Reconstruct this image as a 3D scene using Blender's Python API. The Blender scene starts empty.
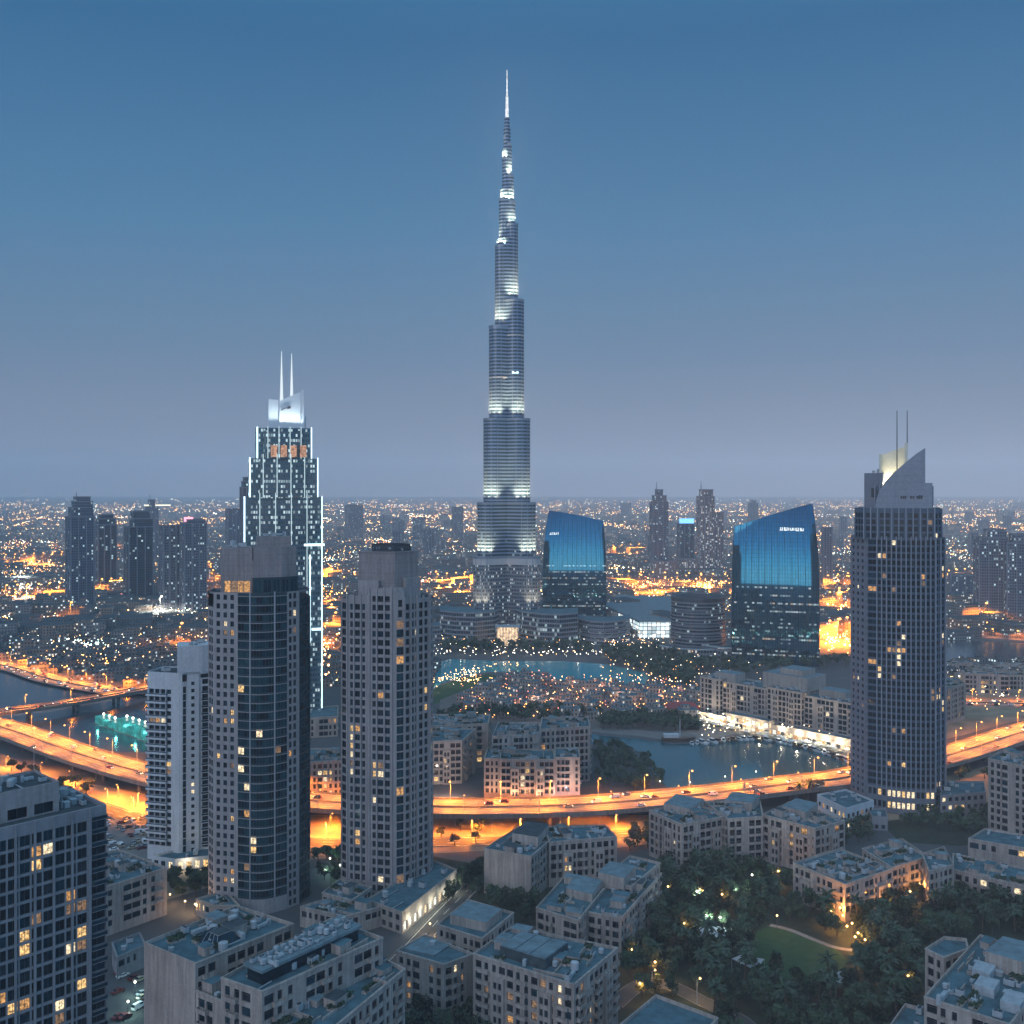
import bpy, math, random
from math import sin, cos, pi, radians, floor, atan2, sqrt, hypot
from mathutils import Vector
SC = bpy.context.scene
COL = SC.collection
RNG = random.Random(11)
F, HC, HY = 1024.0, 170.0, 488.0      # focal length in px, camera height in m, horizon row

# ------------------------------------------------------------------ camera, sky, sun, exposure
cam_d = bpy.data.cameras.new('camera'); cam = bpy.data.objects.new('camera', cam_d); COL.objects.link(cam)
cam.location = (0, 0, HC); cam.rotation_euler = (pi/2, 0, 0)
cam_d.sensor_width = 36; cam_d.lens = 36*F/1024; cam_d.shift_y = (HY-512)/1024
cam_d.clip_start = 1; cam_d.clip_end = 90000
SC.camera = cam
SC.view_settings.view_transform = 'Standard'; SC.view_settings.look = 'None'
SC.view_settings.gamma = 1; SC.view_settings.use_curve_mapping = False
SC.view_settings.exposure = -0.06
HAZE_D = 1.0e-4
SC.render.engine = 'CYCLES'
cy = SC.cycles
cy.use_denoising = True; cy.max_bounces = 6; cy.diffuse_bounces = 2; cy.glossy_bounces = 3
cy.transmission_bounces = 2; cy.volume_bounces = 1; cy.caustics_reflective = False; cy.caustics_refractive = False
cy.sample_clamp_indirect = 4.0; cy.sample_clamp_direct = 0; cy.use_light_tree = True
try: cy.denoiser = 'OPENIMAGEDENOISE'
except Exception: pass

def lin(c):
    c = c/255.0
    return c/12.92 if c <= .04045 else ((c+.055)/1.055)**2.4
def srgb(r, g, b, k=1.0): return (lin(r)*k, lin(g)*k, lin(b)*k, 1)

class NT:
    """tiny node-tree helper"""
    def __init__(s, nt): s.nt = nt
    def n(s, t, **kw):
        nd = s.nt.nodes.new(t)
        for k, v in kw.items(): setattr(nd, k, v)
        return nd
    def put(s, sock, v):
        if v is None: return
        if isinstance(v, bpy.types.NodeSocket): s.nt.links.new(v, sock)
        else:
            if hasattr(sock, 'default_value'):
                try: sock.default_value = v
                except Exception:
                    sock.default_value = (v, v, v, 1) if not isinstance(v, (tuple, list)) else tuple(v)[:len(sock.default_value)]
    def m(s, op, a, b=None, c=None, clamp=False):
        nd = s.n('ShaderNodeMath', operation=op); nd.use_clamp = clamp
        s.put(nd.inputs[0], a); s.put(nd.inputs[1], b)
        if c is not None: s.put(nd.inputs[2], c)
        return nd.outputs[0]
    def mix(s, f, a, b, blend='MIX'):
        nd = s.n('ShaderNodeMix', data_type='RGBA', blend_type=blend)
        s.put(nd.inputs[0], f); s.put(nd.inputs[6], a); s.put(nd.inputs[7], b)
        return nd.outputs[2]
    def ramp(s, f, stops, interp='LINEAR'):
        nd = s.n('ShaderNodeValToRGB'); cr = nd.color_ramp; cr.interpolation = interp
        while len(cr.elements) < len(stops): cr.elements.new(.5)
        for e, (p, c) in zip(cr.elements, stops):
            e.position = p; e.color = c if len(c) == 4 else (*c, 1)
        s.put(nd.inputs[0], f); return nd.outputs[0]
    def noise(s, vec, scale, detail=3, rough=.55, dim='3D'):
        nd = s.n('ShaderNodeTexNoise', noise_dimensions=dim)
        s.put(nd.inputs['Vector'], vec); nd.inputs['Scale'].default_value = scale
        nd.inputs['Detail'].default_value = detail; nd.inputs['Roughness'].default_value = rough
        return nd.outputs[0]
    def mapr(s, v, a, b, c, d, clamp=True):
        nd = s.n('ShaderNodeMapRange'); nd.clamp = clamp
        s.put(nd.inputs[0], v)
        for i, x in enumerate((a, b, c, d)): s.put(nd.inputs[i+1], x)
        return nd.outputs[0]
    def sep(s, v):
        nd = s.n('ShaderNodeSeparateXYZ'); s.put(nd.inputs[0], v); return nd.outputs
    def comb(s, x, y, z):
        nd = s.n('ShaderNodeCombineXYZ'); s.put(nd.inputs[0], x); s.put(nd.inputs[1], y); s.put(nd.inputs[2], z); return nd.outputs[0]

SUN_EL, SUN_ROT = radians(-2.0), radians(205)     # the sun has just set, behind the camera
world = bpy.data.worlds.new('World'); SC.world = world; world.use_nodes = True
w = NT(world.node_tree); bg = world.node_tree.nodes['Background']
tc = w.n('ShaderNodeTexCoord').outputs['Generated']
dx, dy, dz = w.sep(tc)
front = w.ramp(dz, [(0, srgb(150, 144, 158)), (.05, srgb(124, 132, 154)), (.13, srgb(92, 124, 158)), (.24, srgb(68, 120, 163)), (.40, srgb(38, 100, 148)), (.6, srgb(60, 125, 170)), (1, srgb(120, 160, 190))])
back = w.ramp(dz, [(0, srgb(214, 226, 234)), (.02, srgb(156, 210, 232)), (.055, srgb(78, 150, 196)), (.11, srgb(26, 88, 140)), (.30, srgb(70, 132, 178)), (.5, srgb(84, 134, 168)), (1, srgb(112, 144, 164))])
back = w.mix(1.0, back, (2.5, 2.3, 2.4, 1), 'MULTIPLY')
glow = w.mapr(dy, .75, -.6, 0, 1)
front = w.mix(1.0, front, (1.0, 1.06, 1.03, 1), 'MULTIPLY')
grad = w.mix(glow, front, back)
sky = w.n('ShaderNodeTexSky', sky_type='NISHITA'); sky.sun_disc = False
sky.sun_elevation = SUN_EL; sky.sun_rotation = SUN_ROT
nsky = w.mix(1.0, sky.outputs[0], (.08, .08, .08, 1), 'MULTIPLY')
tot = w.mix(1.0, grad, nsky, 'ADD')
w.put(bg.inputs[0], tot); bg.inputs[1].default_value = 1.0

sun_d = bpy.data.lights.new('sun', 'SUN'); sun = bpy.data.objects.new('sun', sun_d); COL.objects.link(sun)
sun_d.energy = .75; sun_d.angle = radians(45); sun_d.color = (1.0, .86, .84)
sun.rotation_euler = (radians(64), 0, radians(-32)); sun.location = (-300, -400, 600)

# ------------------------------------------------------------------ pixel -> place
def gp(x, y, z=0.0):
    Y = F*(HC-z)/(y-HY); return ((x-512)/F*Y, Y)
def rp(pix, z): return [gp(x, y, z) for x, y in pix]
def at(x, Y): return ((x-512)/F*Y, Y)
def zat(y, Y): return HC-(y-HY)*Y/F

# ------------------------------------------------------------------ mesh helpers
class MB:
    def __init__(s): s.v = []; s.f = []; s.m = []
    def poly(s, pts, m=0):
        i = len(s.v); s.v += [tuple(p) for p in pts]; s.f.append(tuple(range(i, i+len(pts)))); s.m.append(m)
    def quad(s, a, b, c, d, m=0): s.poly((a, b, c, d), m)
    def prism(s, pl, z0, z1, m=0, mt=None, top=True, bottom=False):
        pl = ccw(pl); n = len(pl)
        for i in range(n):
            a, b = pl[i], pl[(i+1) % n]
            s.quad((a[0], a[1], z0), (b[0], b[1], z0), (b[0], b[1], z1), (a[0], a[1], z1), m)
        if top: s.poly([(p[0], p[1], z1) for p in pl], m if mt is None else mt)
        if bottom: s.poly([(p[0], p[1], z0) for p in reversed(pl)], m)
    def frust(s, pa, pb, z0, z1, m=0, mt=None):
        n = len(pa)
        for i in range(n):
            j = (i+1) % n
            s.quad((*pa[i], z0), (*pa[j], z0), (*pb[j], z1), (*pb[i], z1), m)
        s.poly([(*p, z1) for p in pb], m if mt is None else mt)
    def box(s, c, sz, rot=0, m=0, mt=None, bottom=True):
        hx, hy = sz[0]/2, sz[1]/2
        s.prism(rect(c[0], c[1], sz[0], sz[1], rot), c[2], c[2]+sz[2], m, mt, True, bottom)
    def tube(s, p0, p1, r0, r1, n=8, m=0, cap=True):
        p0, p1 = Vector(p0), Vector(p1); d = (p1-p0).normalized()
        u = d.orthogonal().normalized(); v = d.cross(u)
        A = [p0+(u*cos(2*pi*k/n)+v*sin(2*pi*k/n))*r0 for k in range(n)]
        B = [p1+(u*cos(2*pi*k/n)+v*sin(2*pi*k/n))*r1 for k in range(n)]
        for k in range(n):
            j = (k+1) % n; s.quad(A[k], A[j], B[j], B[k], m)
        if cap: s.poly(B, m); s.poly(A[::-1], m)
    def ball(s, c, r, m=0, nu=8, nv=5, sz=1.0):
        rings = []
        for j in range(nv+1):
            t = pi*j/nv
            rings.append([(c[0]+r*sin(t)*cos(2*pi*i/nu), c[1]+r*sin(t)*sin(2*pi*i/nu), c[2]-r*sz*cos(t)) for i in range(nu)])
        for j in range(nv):
            for i in range(nu):
                k = (i+1) % nu
                if j == 0: s.poly((rings[0][0], rings[1][k], rings[1][i]), m)
                elif j == nv-1: s.poly((rings[j][i], rings[j][k], rings[nv][0]), m)
                else: s.quad(rings[j][i], rings[j][k], rings[j+1][k], rings[j+1][i], m)
    def octa(s, c, r, m=0):
        x, y, z = c
        P = [(x+r, y, z), (x, y+r, z), (x-r, y, z), (x, y-r, z), (x, y, z+r), (x, y, z-r)]
        i = len(s.v); s.v += P
        for a, b, c_ in ((0, 1, 4), (1, 2, 4), (2, 3, 4), (3, 0, 4), (1, 0, 5), (2, 1, 5), (3, 2, 5), (0, 3, 5)):
            s.f.append((i+a, i+b, i+c_)); s.m.append(m)
    def mesh(s, name, mats, off=(0, 0, 0), smooth=False):
        me = bpy.data.meshes.new(name)
        ox, oy, oz = off
        me.from_pydata([(a-ox, b-oy, c-oz) for a, b, c in s.v], [], s.f)
        for mt in (mats if isinstance(mats, (list, tuple)) else [mats]): me.materials.append(mt)
        me.polygons.foreach_set('material_index', s.m)
        if smooth: me.polygons.foreach_set('use_smooth', [True]*len(s.f))
        me.update(); return me
    def build(s, name, mats, parent=None, smooth=False):
        if not s.f: return None
        off = wloc(parent)
        return link(name, s.mesh(name, mats, off, smooth), parent)
def wloc(o):
    v = Vector((0, 0, 0))
    while o: v += o.location; o = o.parent
    return tuple(v)
def link(name, data, parent=None, loc=None, rot=0):
    o = bpy.data.objects.new(name, data); COL.objects.link(o)
    if parent: o.parent = parent
    if loc is not None: o.location = loc
    if rot: o.rotation_euler = (0, 0, rot)
    return o
def root(name, label, cat, loc, group=None, rot=0):
    o = link(name, None, None, loc, rot); tag(o, label, cat, group); o.empty_display_size = 1; return o
def tag(o, label=None, cat=None, group=None, kind=None):
    if label: o['label'] = label
    if cat: o['category'] = cat
    if group: o['group'] = group
    if kind: o['kind'] = kind
    return o
def copy_tree(o, parent=None):
    c = o.copy(); COL.objects.link(c)
    if parent: c.parent = parent
    for ch in list(o.children): copy_tree(ch, c)
    return c
def area2(pl): return sum(pl[i][0]*pl[(i+1) % len(pl)][1]-pl[(i+1) % len(pl)][0]*pl[i][1] for i in range(len(pl)))
def ccw(pl): return list(pl) if area2(pl) > 0 else list(pl)[::-1]
def rect(cx, cy_, wx, wy, rot=0):
    c, s_ = cos(rot), sin(rot)
    return [(cx+a*c-b*s_, cy_+a*s_+b*c) for a, b in ((-wx/2, -wy/2), (wx/2, -wy/2), (wx/2, wy/2), (-wx/2, wy/2))]
def cen(pl): return (sum(p[0] for p in pl)/len(pl), sum(p[1] for p in pl)/len(pl))
def inset(pl, t):
    pl = ccw(pl); n = len(pl); out = []
    for i in range(n):
        a, b, c = pl[i-1], pl[i], pl[(i+1) % n]
        d1 = Vector((b[0]-a[0], b[1]-a[1])).normalized(); d2 = Vector((c[0]-b[0], c[1]-b[1])).normalized()
        n1 = Vector((-d1.y, d1.x)); n2 = Vector((-d2.y, d2.x)); bi = n1+n2
        k = t/max(.3, 1+n1.dot(n2))
        out.append((b[0]+bi.x*k, b[1]+bi.y*k))
    return out
def inside(p, pl):
    r = False; n = len(pl)
    for i in range(n):
        a, b = pl[i], pl[i-1]
        if (a[1] > p[1]) != (b[1] > p[1]) and p[0] < (b[0]-a[0])*(p[1]-a[1])/(b[1]-a[1])+a[0]: r = not r
    return r
def rnd_in(pl, rng=RNG, t=0):
    q = inset(pl, t) if t else pl
    xs = [p[0] for p in q]; ys = [p[1] for p in q]
    for _ in range(200):
        p = (rng.uniform(min(xs), max(xs)), rng.uniform(min(ys), max(ys)))
        if inside(p, q): return p
    return cen(q)
def local(px, Y, pts):
    """footprint given as (right, toward camera) metres about a place seen at column px, Y metres out"""
    cx, cy_ = at(px, Y); L = hypot(cx, cy_); t = (-cx/L, -cy_/L); r = (-t[1], t[0])
    return [(cx+u*r[0]+v*t[0], cy_+u*r[1]+v*t[1]) for u, v in pts]

# ------------------------------------------------------------------ materials
def new_mat(name):
    m = bpy.data.materials.new(name); m.use_nodes = True
    n = NT(m.node_tree); b = m.node_tree.nodes['Principled BSDF']
    return m, n, b
def pos(n): return n.n('ShaderNodeNewGeometry').outputs['Position']
def simple(name, col, rough=.6, metal=0, spec=.5):
    m, n, b = new_mat(name); b.inputs['Base Color'].default_value = (*col, 1)
    b.inputs['Roughness'].default_value = rough; b.inputs['Metallic'].default_value = metal
    b.inputs['Specular IOR Level'].default_value = spec; return m
def surf(name, col, var=.25, scale=.15, rough=.8, streak=.2, bump=.0, joints=0):
    """stone, plaster, concrete: broad blotches, fine grain, rain streaks running down the walls"""
    m, n, b = new_mat(name); P = pos(n)
    a = n.noise(P, scale, 4, .6); g = n.noise(P, scale*14, 2, .6)
    x, y, z = n.sep(P); st = n.noise(n.comb(x, y, n.m('MULTIPLY', z, .06)), .9, 3, .6)
    k = n.m('ADD', n.mapr(a, .25, .75, 1-var, 1+var*.6), n.mapr(g, .3, .7, -.08, .08))
    k = n.m('MULTIPLY', k, n.mapr(st, .35, .7, 1+streak*.3, 1-streak))
    if joints:
        fr = n.m('FRACT', n.m('DIVIDE', z, joints)); k = n.m('MULTIPLY', k, n.mapr(fr, 0, .07, .72, 1))
    c = n.mix(1.0, (*col, 1), n.comb(k, k, k), 'MULTIPLY')
    n.put(b.inputs['Base Color'], c); b.inputs['Roughness'].default_value = rough; b.inputs['Specular IOR Level'].default_value = .25
    if bump:
        bp = n.n('ShaderNodeBump'); bp.inputs['Strength'].default_value = bump; n.put(bp.inputs['Height'], g); n.put(b.inputs['Normal'], bp.outputs[0])
    return m
def glass(name, col, rough=.06, metal=0.0, spec=.9, tilt=.006):
    m, n, b = new_mat(name); P = pos(n)
    oi = n.n('ShaderNodeObjectInfo').outputs['Random']
    v = n.noise(P, .35, 2, .6)
    k = n.m('ADD', n.mapr(v, .3, .7, .45, 1.5), n.m('MULTIPLY', oi, .8))
    n.put(b.inputs['Base Color'], n.mix(1.0, (*col, 1), n.comb(k, k, k), 'MULTIPLY'))
    b.inputs['Roughness'].default_value = rough; b.inputs['Metallic'].default_value = metal
    b.inputs['Specular IOR Level'].default_value = spec; b.inputs['IOR'].default_value = 1.6
    bp = n.n('ShaderNodeBump'); bp.inputs['Strength'].default_value = .25; bp.inputs['Distance'].default_value = .05
    n.put(bp.inputs['Height'], n.noise(P, .5, 1, .5)); n.put(b.inputs['Normal'], bp.outputs[0])
    return m
def emit(name, col, st, var=0.0, scale=1.3):
    """something that gives off light: a lamp, a lit room behind a pane"""
    m, n, b = new_mat(name)
    b.inputs['Base Color'].default_value = (.05, .045, .04, 1); b.inputs['Roughness'].default_value = .3
    c = (*col, 1)
    if var:
        v = n.noise(pos(n), scale, 3, .7); k = n.mapr(v, .38, .62, 1-var, 1.25)
        c = n.mix(1.0, c, n.comb(k, k, k), 'MULTIPLY')
    n.put(b.inputs['Emission Color'], c); b.inputs['Emission Strength'].default_value = st
    m.cycles.emission_sampling = 'NONE'
    return m
def cells(name, wall, pane, cw=3.2, ch=3.6, wf=.62, hf=.6, lit=.08, est=1.4, warm=.7, cyl=None, gl=.08, wrough=.6, wmetal=0.0, pmetal=0.0, zlit=None, fade=0, pvar=.5, lith=.5):
    """far facade: window grid on the object's own faces, a share of the rooms lit"""
    m, n, b = new_mat(name)
    P = n.n('ShaderNodeTexCoord').outputs['Object']; N = n.n('ShaderNodeTexCoord').outputs['Normal']
    x, y, z = n.sep(P); nx, ny, nz = n.sep(N)
    if cyl: u = n.m('MULTIPLY', n.m('ARCTAN2', y, x), cyl)
    else:
        sel = n.m('GREATER_THAN', n.m('ABSOLUTE', nx), n.m('ABSOLUTE', ny))
        u = n.m('ADD', n.m('MULTIPLY', y, sel), n.m('MULTIPLY', x, n.m('SUBTRACT', 1.0, sel)))
    cu, cv = n.m('DIVIDE', u, cw), n.m('DIVIDE', z, ch)
    fu, fv = n.m('FRACT', n.m('ADD', cu, 1000.0)), n.m('FRACT', n.m('ADD', cv, 1000.0))
    mu = n.m('LESS_THAN', n.m('ABSOLUTE', n.m('SUBTRACT', fu, .5)), wf/2)
    mv = n.m('LESS_THAN', n.m('ABSOLUTE', n.m('SUBTRACT', fv, .52)), hf/2)
    side = n.m('LESS_THAN', n.m('ABSOLUTE', nz), .5)
    win = n.m('MULTIPLY', n.m('MULTIPLY', mu, mv), side)
    wn = n.n('ShaderNodeTexWhiteNoise', noise_dimensions='4D')
    n.put(wn.inputs['Vector'], n.comb(n.m('FLOOR', cu), n.m('FLOOR', cv), n.m('ADD', n.m('ROUND', n.m('MULTIPLY', nx, 2)), n.m('MULTIPLY', n.m('ROUND', n.m('MULTIPLY', ny, 2)), 7))))
    n.put(wn.inputs['W'], n.m('MULTIPLY', n.n('ShaderNodeObjectInfo').outputs['Random'], 50))
    r1 = wn.outputs['Value']; r2, r3, r4 = n.sep(wn.outputs['Color'])
    th = n.m('SUBTRACT', 1.0, lit)
    if fade:   # rooms lit floor by floor: some storeys busier than others
        wl = n.n('ShaderNodeTexWhiteNoise', noise_dimensions='1D'); n.put(wl.inputs['W'], n.m('FLOOR', cv))
        th = n.m('SUBTRACT', 1.0, n.m('MULTIPLY', lit, n.m('MULTIPLY', n.m('POWER', wl.outputs['Value'], 3), fade)))
    on = n.m('GREATER_THAN', r1, th)
    if zlit: on = n.m('MULTIPLY', on, n.m('LESS_THAN', z, zlit))
    on = n.m('MULTIPLY', on, win)
    if lith < .5: on = n.m('MULTIPLY', on, n.m('LESS_THAN', n.m('ABSOLUTE', n.m('SUBTRACT', fv, .5)), lith))
    big = n.mapr(n.noise(P, .03, 3, .6), .3, .7, .8, 1.15)
    wc = n.mix(1.0, (*wall, 1), n.comb(big, big, big), 'MULTIPLY')
    pk = n.mapr(r3, 0, 1, 1-pvar, 1+pvar); pc = n.mix(1.0, (*pane, 1), n.comb(pk, pk, pk), 'MULTIPLY')
    n.put(b.inputs['Base Color'], n.mix(win, wc, pc))
    n.put(b.inputs['Roughness'], n.mapr(win, 0, 1, wrough, gl))
    n.put(b.inputs['Metallic'], n.mapr(win, 0, 1, wmetal, pmetal))
    lc = n.ramp(r2, [(0, (1, .52, .2)), (max(.05, warm*.8), (1, .70, .40)), (min(.99, warm+.1), (.85, .95, 1)), (1, (.7, .95, 1))])
    n.put(b.inputs['Emission Color'], lc); n.put(b.inputs['Emission Strength'], n.m('MULTIPLY', on, n.mapr(r4, 0, 1, est*.25, est)))
    m.cycles.emission_sampling = 'NONE'
    return m

BEIGE = surf('beige_render', (.42, .355, .315), .26, .09, .85, .34)
BEIGE2 = surf('sand_render', (.40, .34, .30), .18, .08, .85, .25)
PINK = surf('rose_stone', (.40, .33, .28), .2, .12, .85, .2)
STONE = surf('tower_stone', (.34, .305, .30), .15, .06, .8, .2, 0)
STONED = surf('crown_stone', (.29, .25, .245), .15, .05, .8, .25, 0, 4.2)
GREYW = surf('grey_panel', (.27, .265, .28), .14, .08, .7, .18)
WHITE = surf('white_panel', (.56, .57, .59), .10, .06, .6, .12)
SAIL = surf('sail_panel', (.26, .28, .32), .08, .05, .5, .08, 0, 3.6)
ROOF = surf('roof_membrane', (.08, .155, .185), .5, .22, .9, 0, .2)
ROOFP = surf('pale_roof_membrane', (.17, .235, .26), .4, .3, .9, 0, .2)
ROOFD = surf('dark_roof_gravel', (.06, .08, .09), .5, .3, .95, 0, .3)
METAL = surf('galvanised_metal', (.40, .43, .45), .3, .5, .45, .1)
DKMETAL = simple('dark_metal', (.05, .055, .065), .5, .3)
WFRAME = simple('window_frame_metal', (.09, .09, .10), .45, .4)
PFRAME = simple('pale_frame_metal', (.38, .39, .41), .4, .5)
G0 = glass('dark_window_glass', (.007, .012, .018), .07, 0, .17)
G1 = glass('curtained_window_glass', (.022, .026, .032), .12, 0, .17)
G2 = glass('blue_window_glass', (.008, .024, .036), .06, .0, .22)
GT = glass('teal_curtain_wall_glass', (.01, .036, .046), .05, .03, .35)
L0 = emit('warm_lit_room', (1, .62, .24), 1.25, .8)
L1 = emit('amber_lit_room', (1, .50, .16), .8, .8)
L2 = emit('pale_lit_room', (1, .80, .50), 1.4, .7)
L3 = emit('dim_lit_room', (1, .58, .30), .3, .8)
LW = emit('white_lit_room', (.95, .97, .85), 1.7, .6)
LGL = [G0, G1, G2]; LLT = [L0, L1, L2, L3]
WINM = [G0, G1, G2, GT, L0, L1, L2, L3, LW, WFRAME, PFRAME]
WIDX = {m.name: i for i, m in enumerate(WINM)}
SODIUM = (1.0, .265, .022)
LAMP_O = emit('sodium_lamp_glow', (1, .42, .10), 5)
LAMP_W = emit('white_lamp_glow', (1, .93, .78), 5)
LAMP_Y = emit('warm_lamp_glow', (1, .62, .25), 4)
LED = emit('white_led_strip', (.66, .90, 1), 2.4)
LEDW = emit('pale_led_strip', (1, .90, .68), 1.6)
LEDG = emit('green_white_shop_light', (.75, 1, .85), 1.6, .5, .4)
BLUEGLOW = emit('blue_roof_light', (.18, .5, 1), 2.2)
PINKGLOW = emit('pink_roof_sign', (1, .32, .42), 2.4)
HEADL = emit('car_headlight', (1, .88, .65), 12)
TAILL = emit('car_taillight', (1, .06, .03), 6)

def light(parent, p, power, col, radius=.4, kind='POINT', rot=None, spot=None, blend=1.0, name='lamp_light'):
    d = bpy.data.lights.new(name, kind); d.energy = power; d.color = col; d.shadow_soft_size = radius
    if kind == 'SPOT': d.spot_size = radians(spot or 120); d.spot_blend = blend
    o = bpy.data.objects.new(name, d); COL.objects.link(o)
    if parent: o.parent = parent; p = tuple(Vector(p)-parent.location) if parent.rotation_euler.z == 0 else p
    o.location = p
    if rot: o.rotation_euler = rot
    return o
# ------------------------------------------------------------------ buildings
WCACHE = {}
def window_mesh(w_, h_, mat, style):
    k = (round(w_, 2), round(h_, 2), mat.name, style)
    if k in WCACHE: return WCACHE[k]
    mb = MB(); window_geo(mb, w_, h_, '', 0, 0); me = mb.mesh('window', [mat]); fr = None
    if style.strip('p'):
        kf = (round(w_, 2), round(h_, 2), style)
        if kf not in WCACHE:
            mb = MB(); window_geo(mb, w_, h_, style, 0, 0, frame_only=True); WCACHE[kf] = mb.mesh('frame', [PFRAME if 'p' in style else WFRAME]) if mb.f else None
        fr = WCACHE[kf]
    WCACHE[k] = (me, fr); return WCACHE[k]
def window_geo(mb, w_, h_, style, mp, mf, xf=lambda p: p, frame_only=False):
    a, b = w_/2, h_/2
    def q(x0, x1, z0, z1, y, m): mb.quad(xf((x0, y, z0)), xf((x1, y, z0)), xf((x1, y, z1)), xf((x0, y, z1)), m)
    if not frame_only: q(-a, a, -b, b, 0, mp)
    def bar(x0, x1, z0, z1, y=-.07):
        q(x0, x1, z0, z1, y, mf)
        mb.quad(xf((x0, 0, z0)), xf((x0, y, z0)), xf((x0, y, z1)), xf((x0, 0, z1)), mf)
        mb.quad(xf((x1, y, z0)), xf((x1, 0, z0)), xf((x1, 0, z1)), xf((x1, y, z1)), mf)
        mb.quad(xf((x0, y, z1)), xf((x1, y, z1)), xf((x1, 0, z1)), xf((x0, 0, z1)), mf)
    t = .09
    if 'f' in style:
        bar(-a, -a+t, -b, b); bar(a-t, a, -b, b); bar(-a+t, a-t, -b, -b+t); bar(-a+t, a-t, b-t, b)
    if 'm' in style: bar(-t/2, t/2, -b+t, b-t)
    if 't' in style: bar(-a+t, a-t, b*.35, b*.35+t)
    if 'g' in style: bar(-a, a, -b+1.0, -b+1.1, -.3); bar(-a, a, -b, -b+.12, -.3); [bar(-a+w_*i/6-.03, -a+w_*i/6+.03, -b+.12, -b+1.0, -.28) for i in range(1, 6)]

class Bld:
    def __init__(s, name, label, cat, loc, group=None, walls=None, kind_cap=100):
        s.root = root(name, label, cat, loc, group)
        s.walls = walls or [BEIGE]; s.wall = MB(); s.wins = []; s.extra = {}; s.cap = kind_cap; s.seen = []
    def part(s, name, mats):
        if name not in s.extra: s.extra[name] = (MB(), mats)
        return s.extra[name][0]
    def faces_cam(s, p0, p1):
        n = (p1[1]-p0[1], -(p1[0]-p0[0])); m = ((p0[0]+p1[0])/2, (p0[1]+p1[1])/2)
        return n[0]*-m[0]+n[1]*-m[1] > -.10*hypot(*n)*hypot(*m)
    def grid(s, p0, p1, z0, z1, fh=3.6, bay=3.2, wf=.55, hf=.62, lit=.05, style='fm', mi=0, depth=.35, gl=None, sill=.22, ends=.6, pat=None, force=False, blank=None, top=0.0, litset=None):
        """one wall from p0 to p1 (outside on the right): openings cut in rows and columns, reveals and panes set back"""
        Lx = hypot(p1[0]-p0[0], p1[1]-p0[1])
        if Lx < .05: return
        if not (force or s.faces_cam(p0, p1)) or Lx < 1.4:
            s.wall.quad((*p0, z0), (*p1, z0), (*p1, z1), (*p0, z1), mi); return
        d = ((p1[0]-p0[0])/Lx, (p1[1]-p0[1])/Lx); nrm = (d[1], -d[0]); ang = atan2(d[1], d[0])
        def W(u, v, k=0.0): return (p0[0]+d[0]*u-nrm[0]*k, p0[1]+d[1]*u-nrm[1]*k, v)
        ends = min(ends, Lx*.12)
        nc = max(1, round((Lx-2*ends)/bay)); bw = (Lx-2*ends)/nc; nr = max(1, int((z1-z0-top+.01)/fh))
        cols = []
        for c in range(nc):
            f_ = wf if not pat else wf*pat[c % len(pat)]
            if f_ <= 0: continue
            cx = ends+bw*(c+.5); cols.append((cx-bw*f_/2, cx+bw*f_/2, c))
        gls = gl or LGL; lits = litset or LLT
        vprev = z0; on = set()
        for r in range(nr):
            v0 = z0+fh*(r+sill); v1 = v0+fh*hf
            if v1 > z1-.2: break
            row = [q for q in cols if not (blank and blank(q[2], r, nc, nr))]
            if not row: continue
            s.wall.quad(W(0, vprev), W(Lx, vprev), W(Lx, v0), W(0, v0), mi)
            u = 0
            for (u0, u1, c) in row:
                s.wall.quad(W(u, v0), W(u0, v0), W(u0, v1), W(u, v1), mi); u = u1
                if depth:
                    s.wall.quad(W(u0, v0), W(u0, v0, depth), W(u0, v1, depth), W(u0, v1), mi)
                    s.wall.quad(W(u1, v0, depth), W(u1, v0), W(u1, v1), W(u1, v1, depth), mi)
                    s.wall.quad(W(u0, v0), W(u1, v0), W(u1, v0, depth), W(u0, v0, depth), mi)
                    s.wall.quad(W(u0, v1, depth), W(u1, v1, depth), W(u1, v1), W(u0, v1), mi)
                hot = lit and ((c, r-1) in on or (c-1, r) in on); is_l = RNG.random() < (max(lit, .30) if hot else lit*.72)
                if is_l: on.add((c, r))
                m_ = RNG.choice(lits) if is_l else RNG.choices(gls, [5, 2, 3][:len(gls)])[0]
                s.wins.append((W((u0+u1)/2, (v0+v1)/2, depth), ang, u1-u0, v1-v0, m_, style, nrm))
            s.wall.quad(W(u, v0), W(Lx, v0), W(Lx, v1), W(u, v1), mi)
            vprev = v1
        s.wall.quad(W(0, vprev), W(Lx, vprev), W(Lx, z1), W(0, z1), mi)
    def shell(s, pl, z0, z1, spec=None, roof=True, parapet=1.0, rm=ROOF, mi=0, **kw):
        pl = ccw(pl); n = len(pl)
        for i in range(n):
            k = dict(kw)
            if spec and i in spec: k.update(spec[i])
            s.grid(pl[i], pl[(i+1) % n], z0, z1, mi=mi, **k)
        if roof: s.roof(pl, z1, parapet, rm, mi)
    def roof(s, pl, z, ph=1.0, rm=ROOF, mi=0, t=.35):
        pl = ccw(pl); q = inset(pl, t); n = len(pl)
        for i in range(n):
            j = (i+1) % n
            s.wall.quad((*pl[i], z), (*pl[j], z), (*q[j], z), (*q[i], z), mi)
            s.wall.quad((*q[i], z), (*q[j], z), (*q[j], z-ph), (*q[i], z-ph), mi)
        mb = s.part('roof', [rm]); mb.poly([(*p, z-ph) for p in q])
    def block(s, pl, z0, z1, mi=0, name=None, mats=None, rm=None):
        (s.part(name, mats) if name else s.wall).prism(pl, z0, z1, mi, 1 if (name and mats and len(mats) > 1) else mi)
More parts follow.
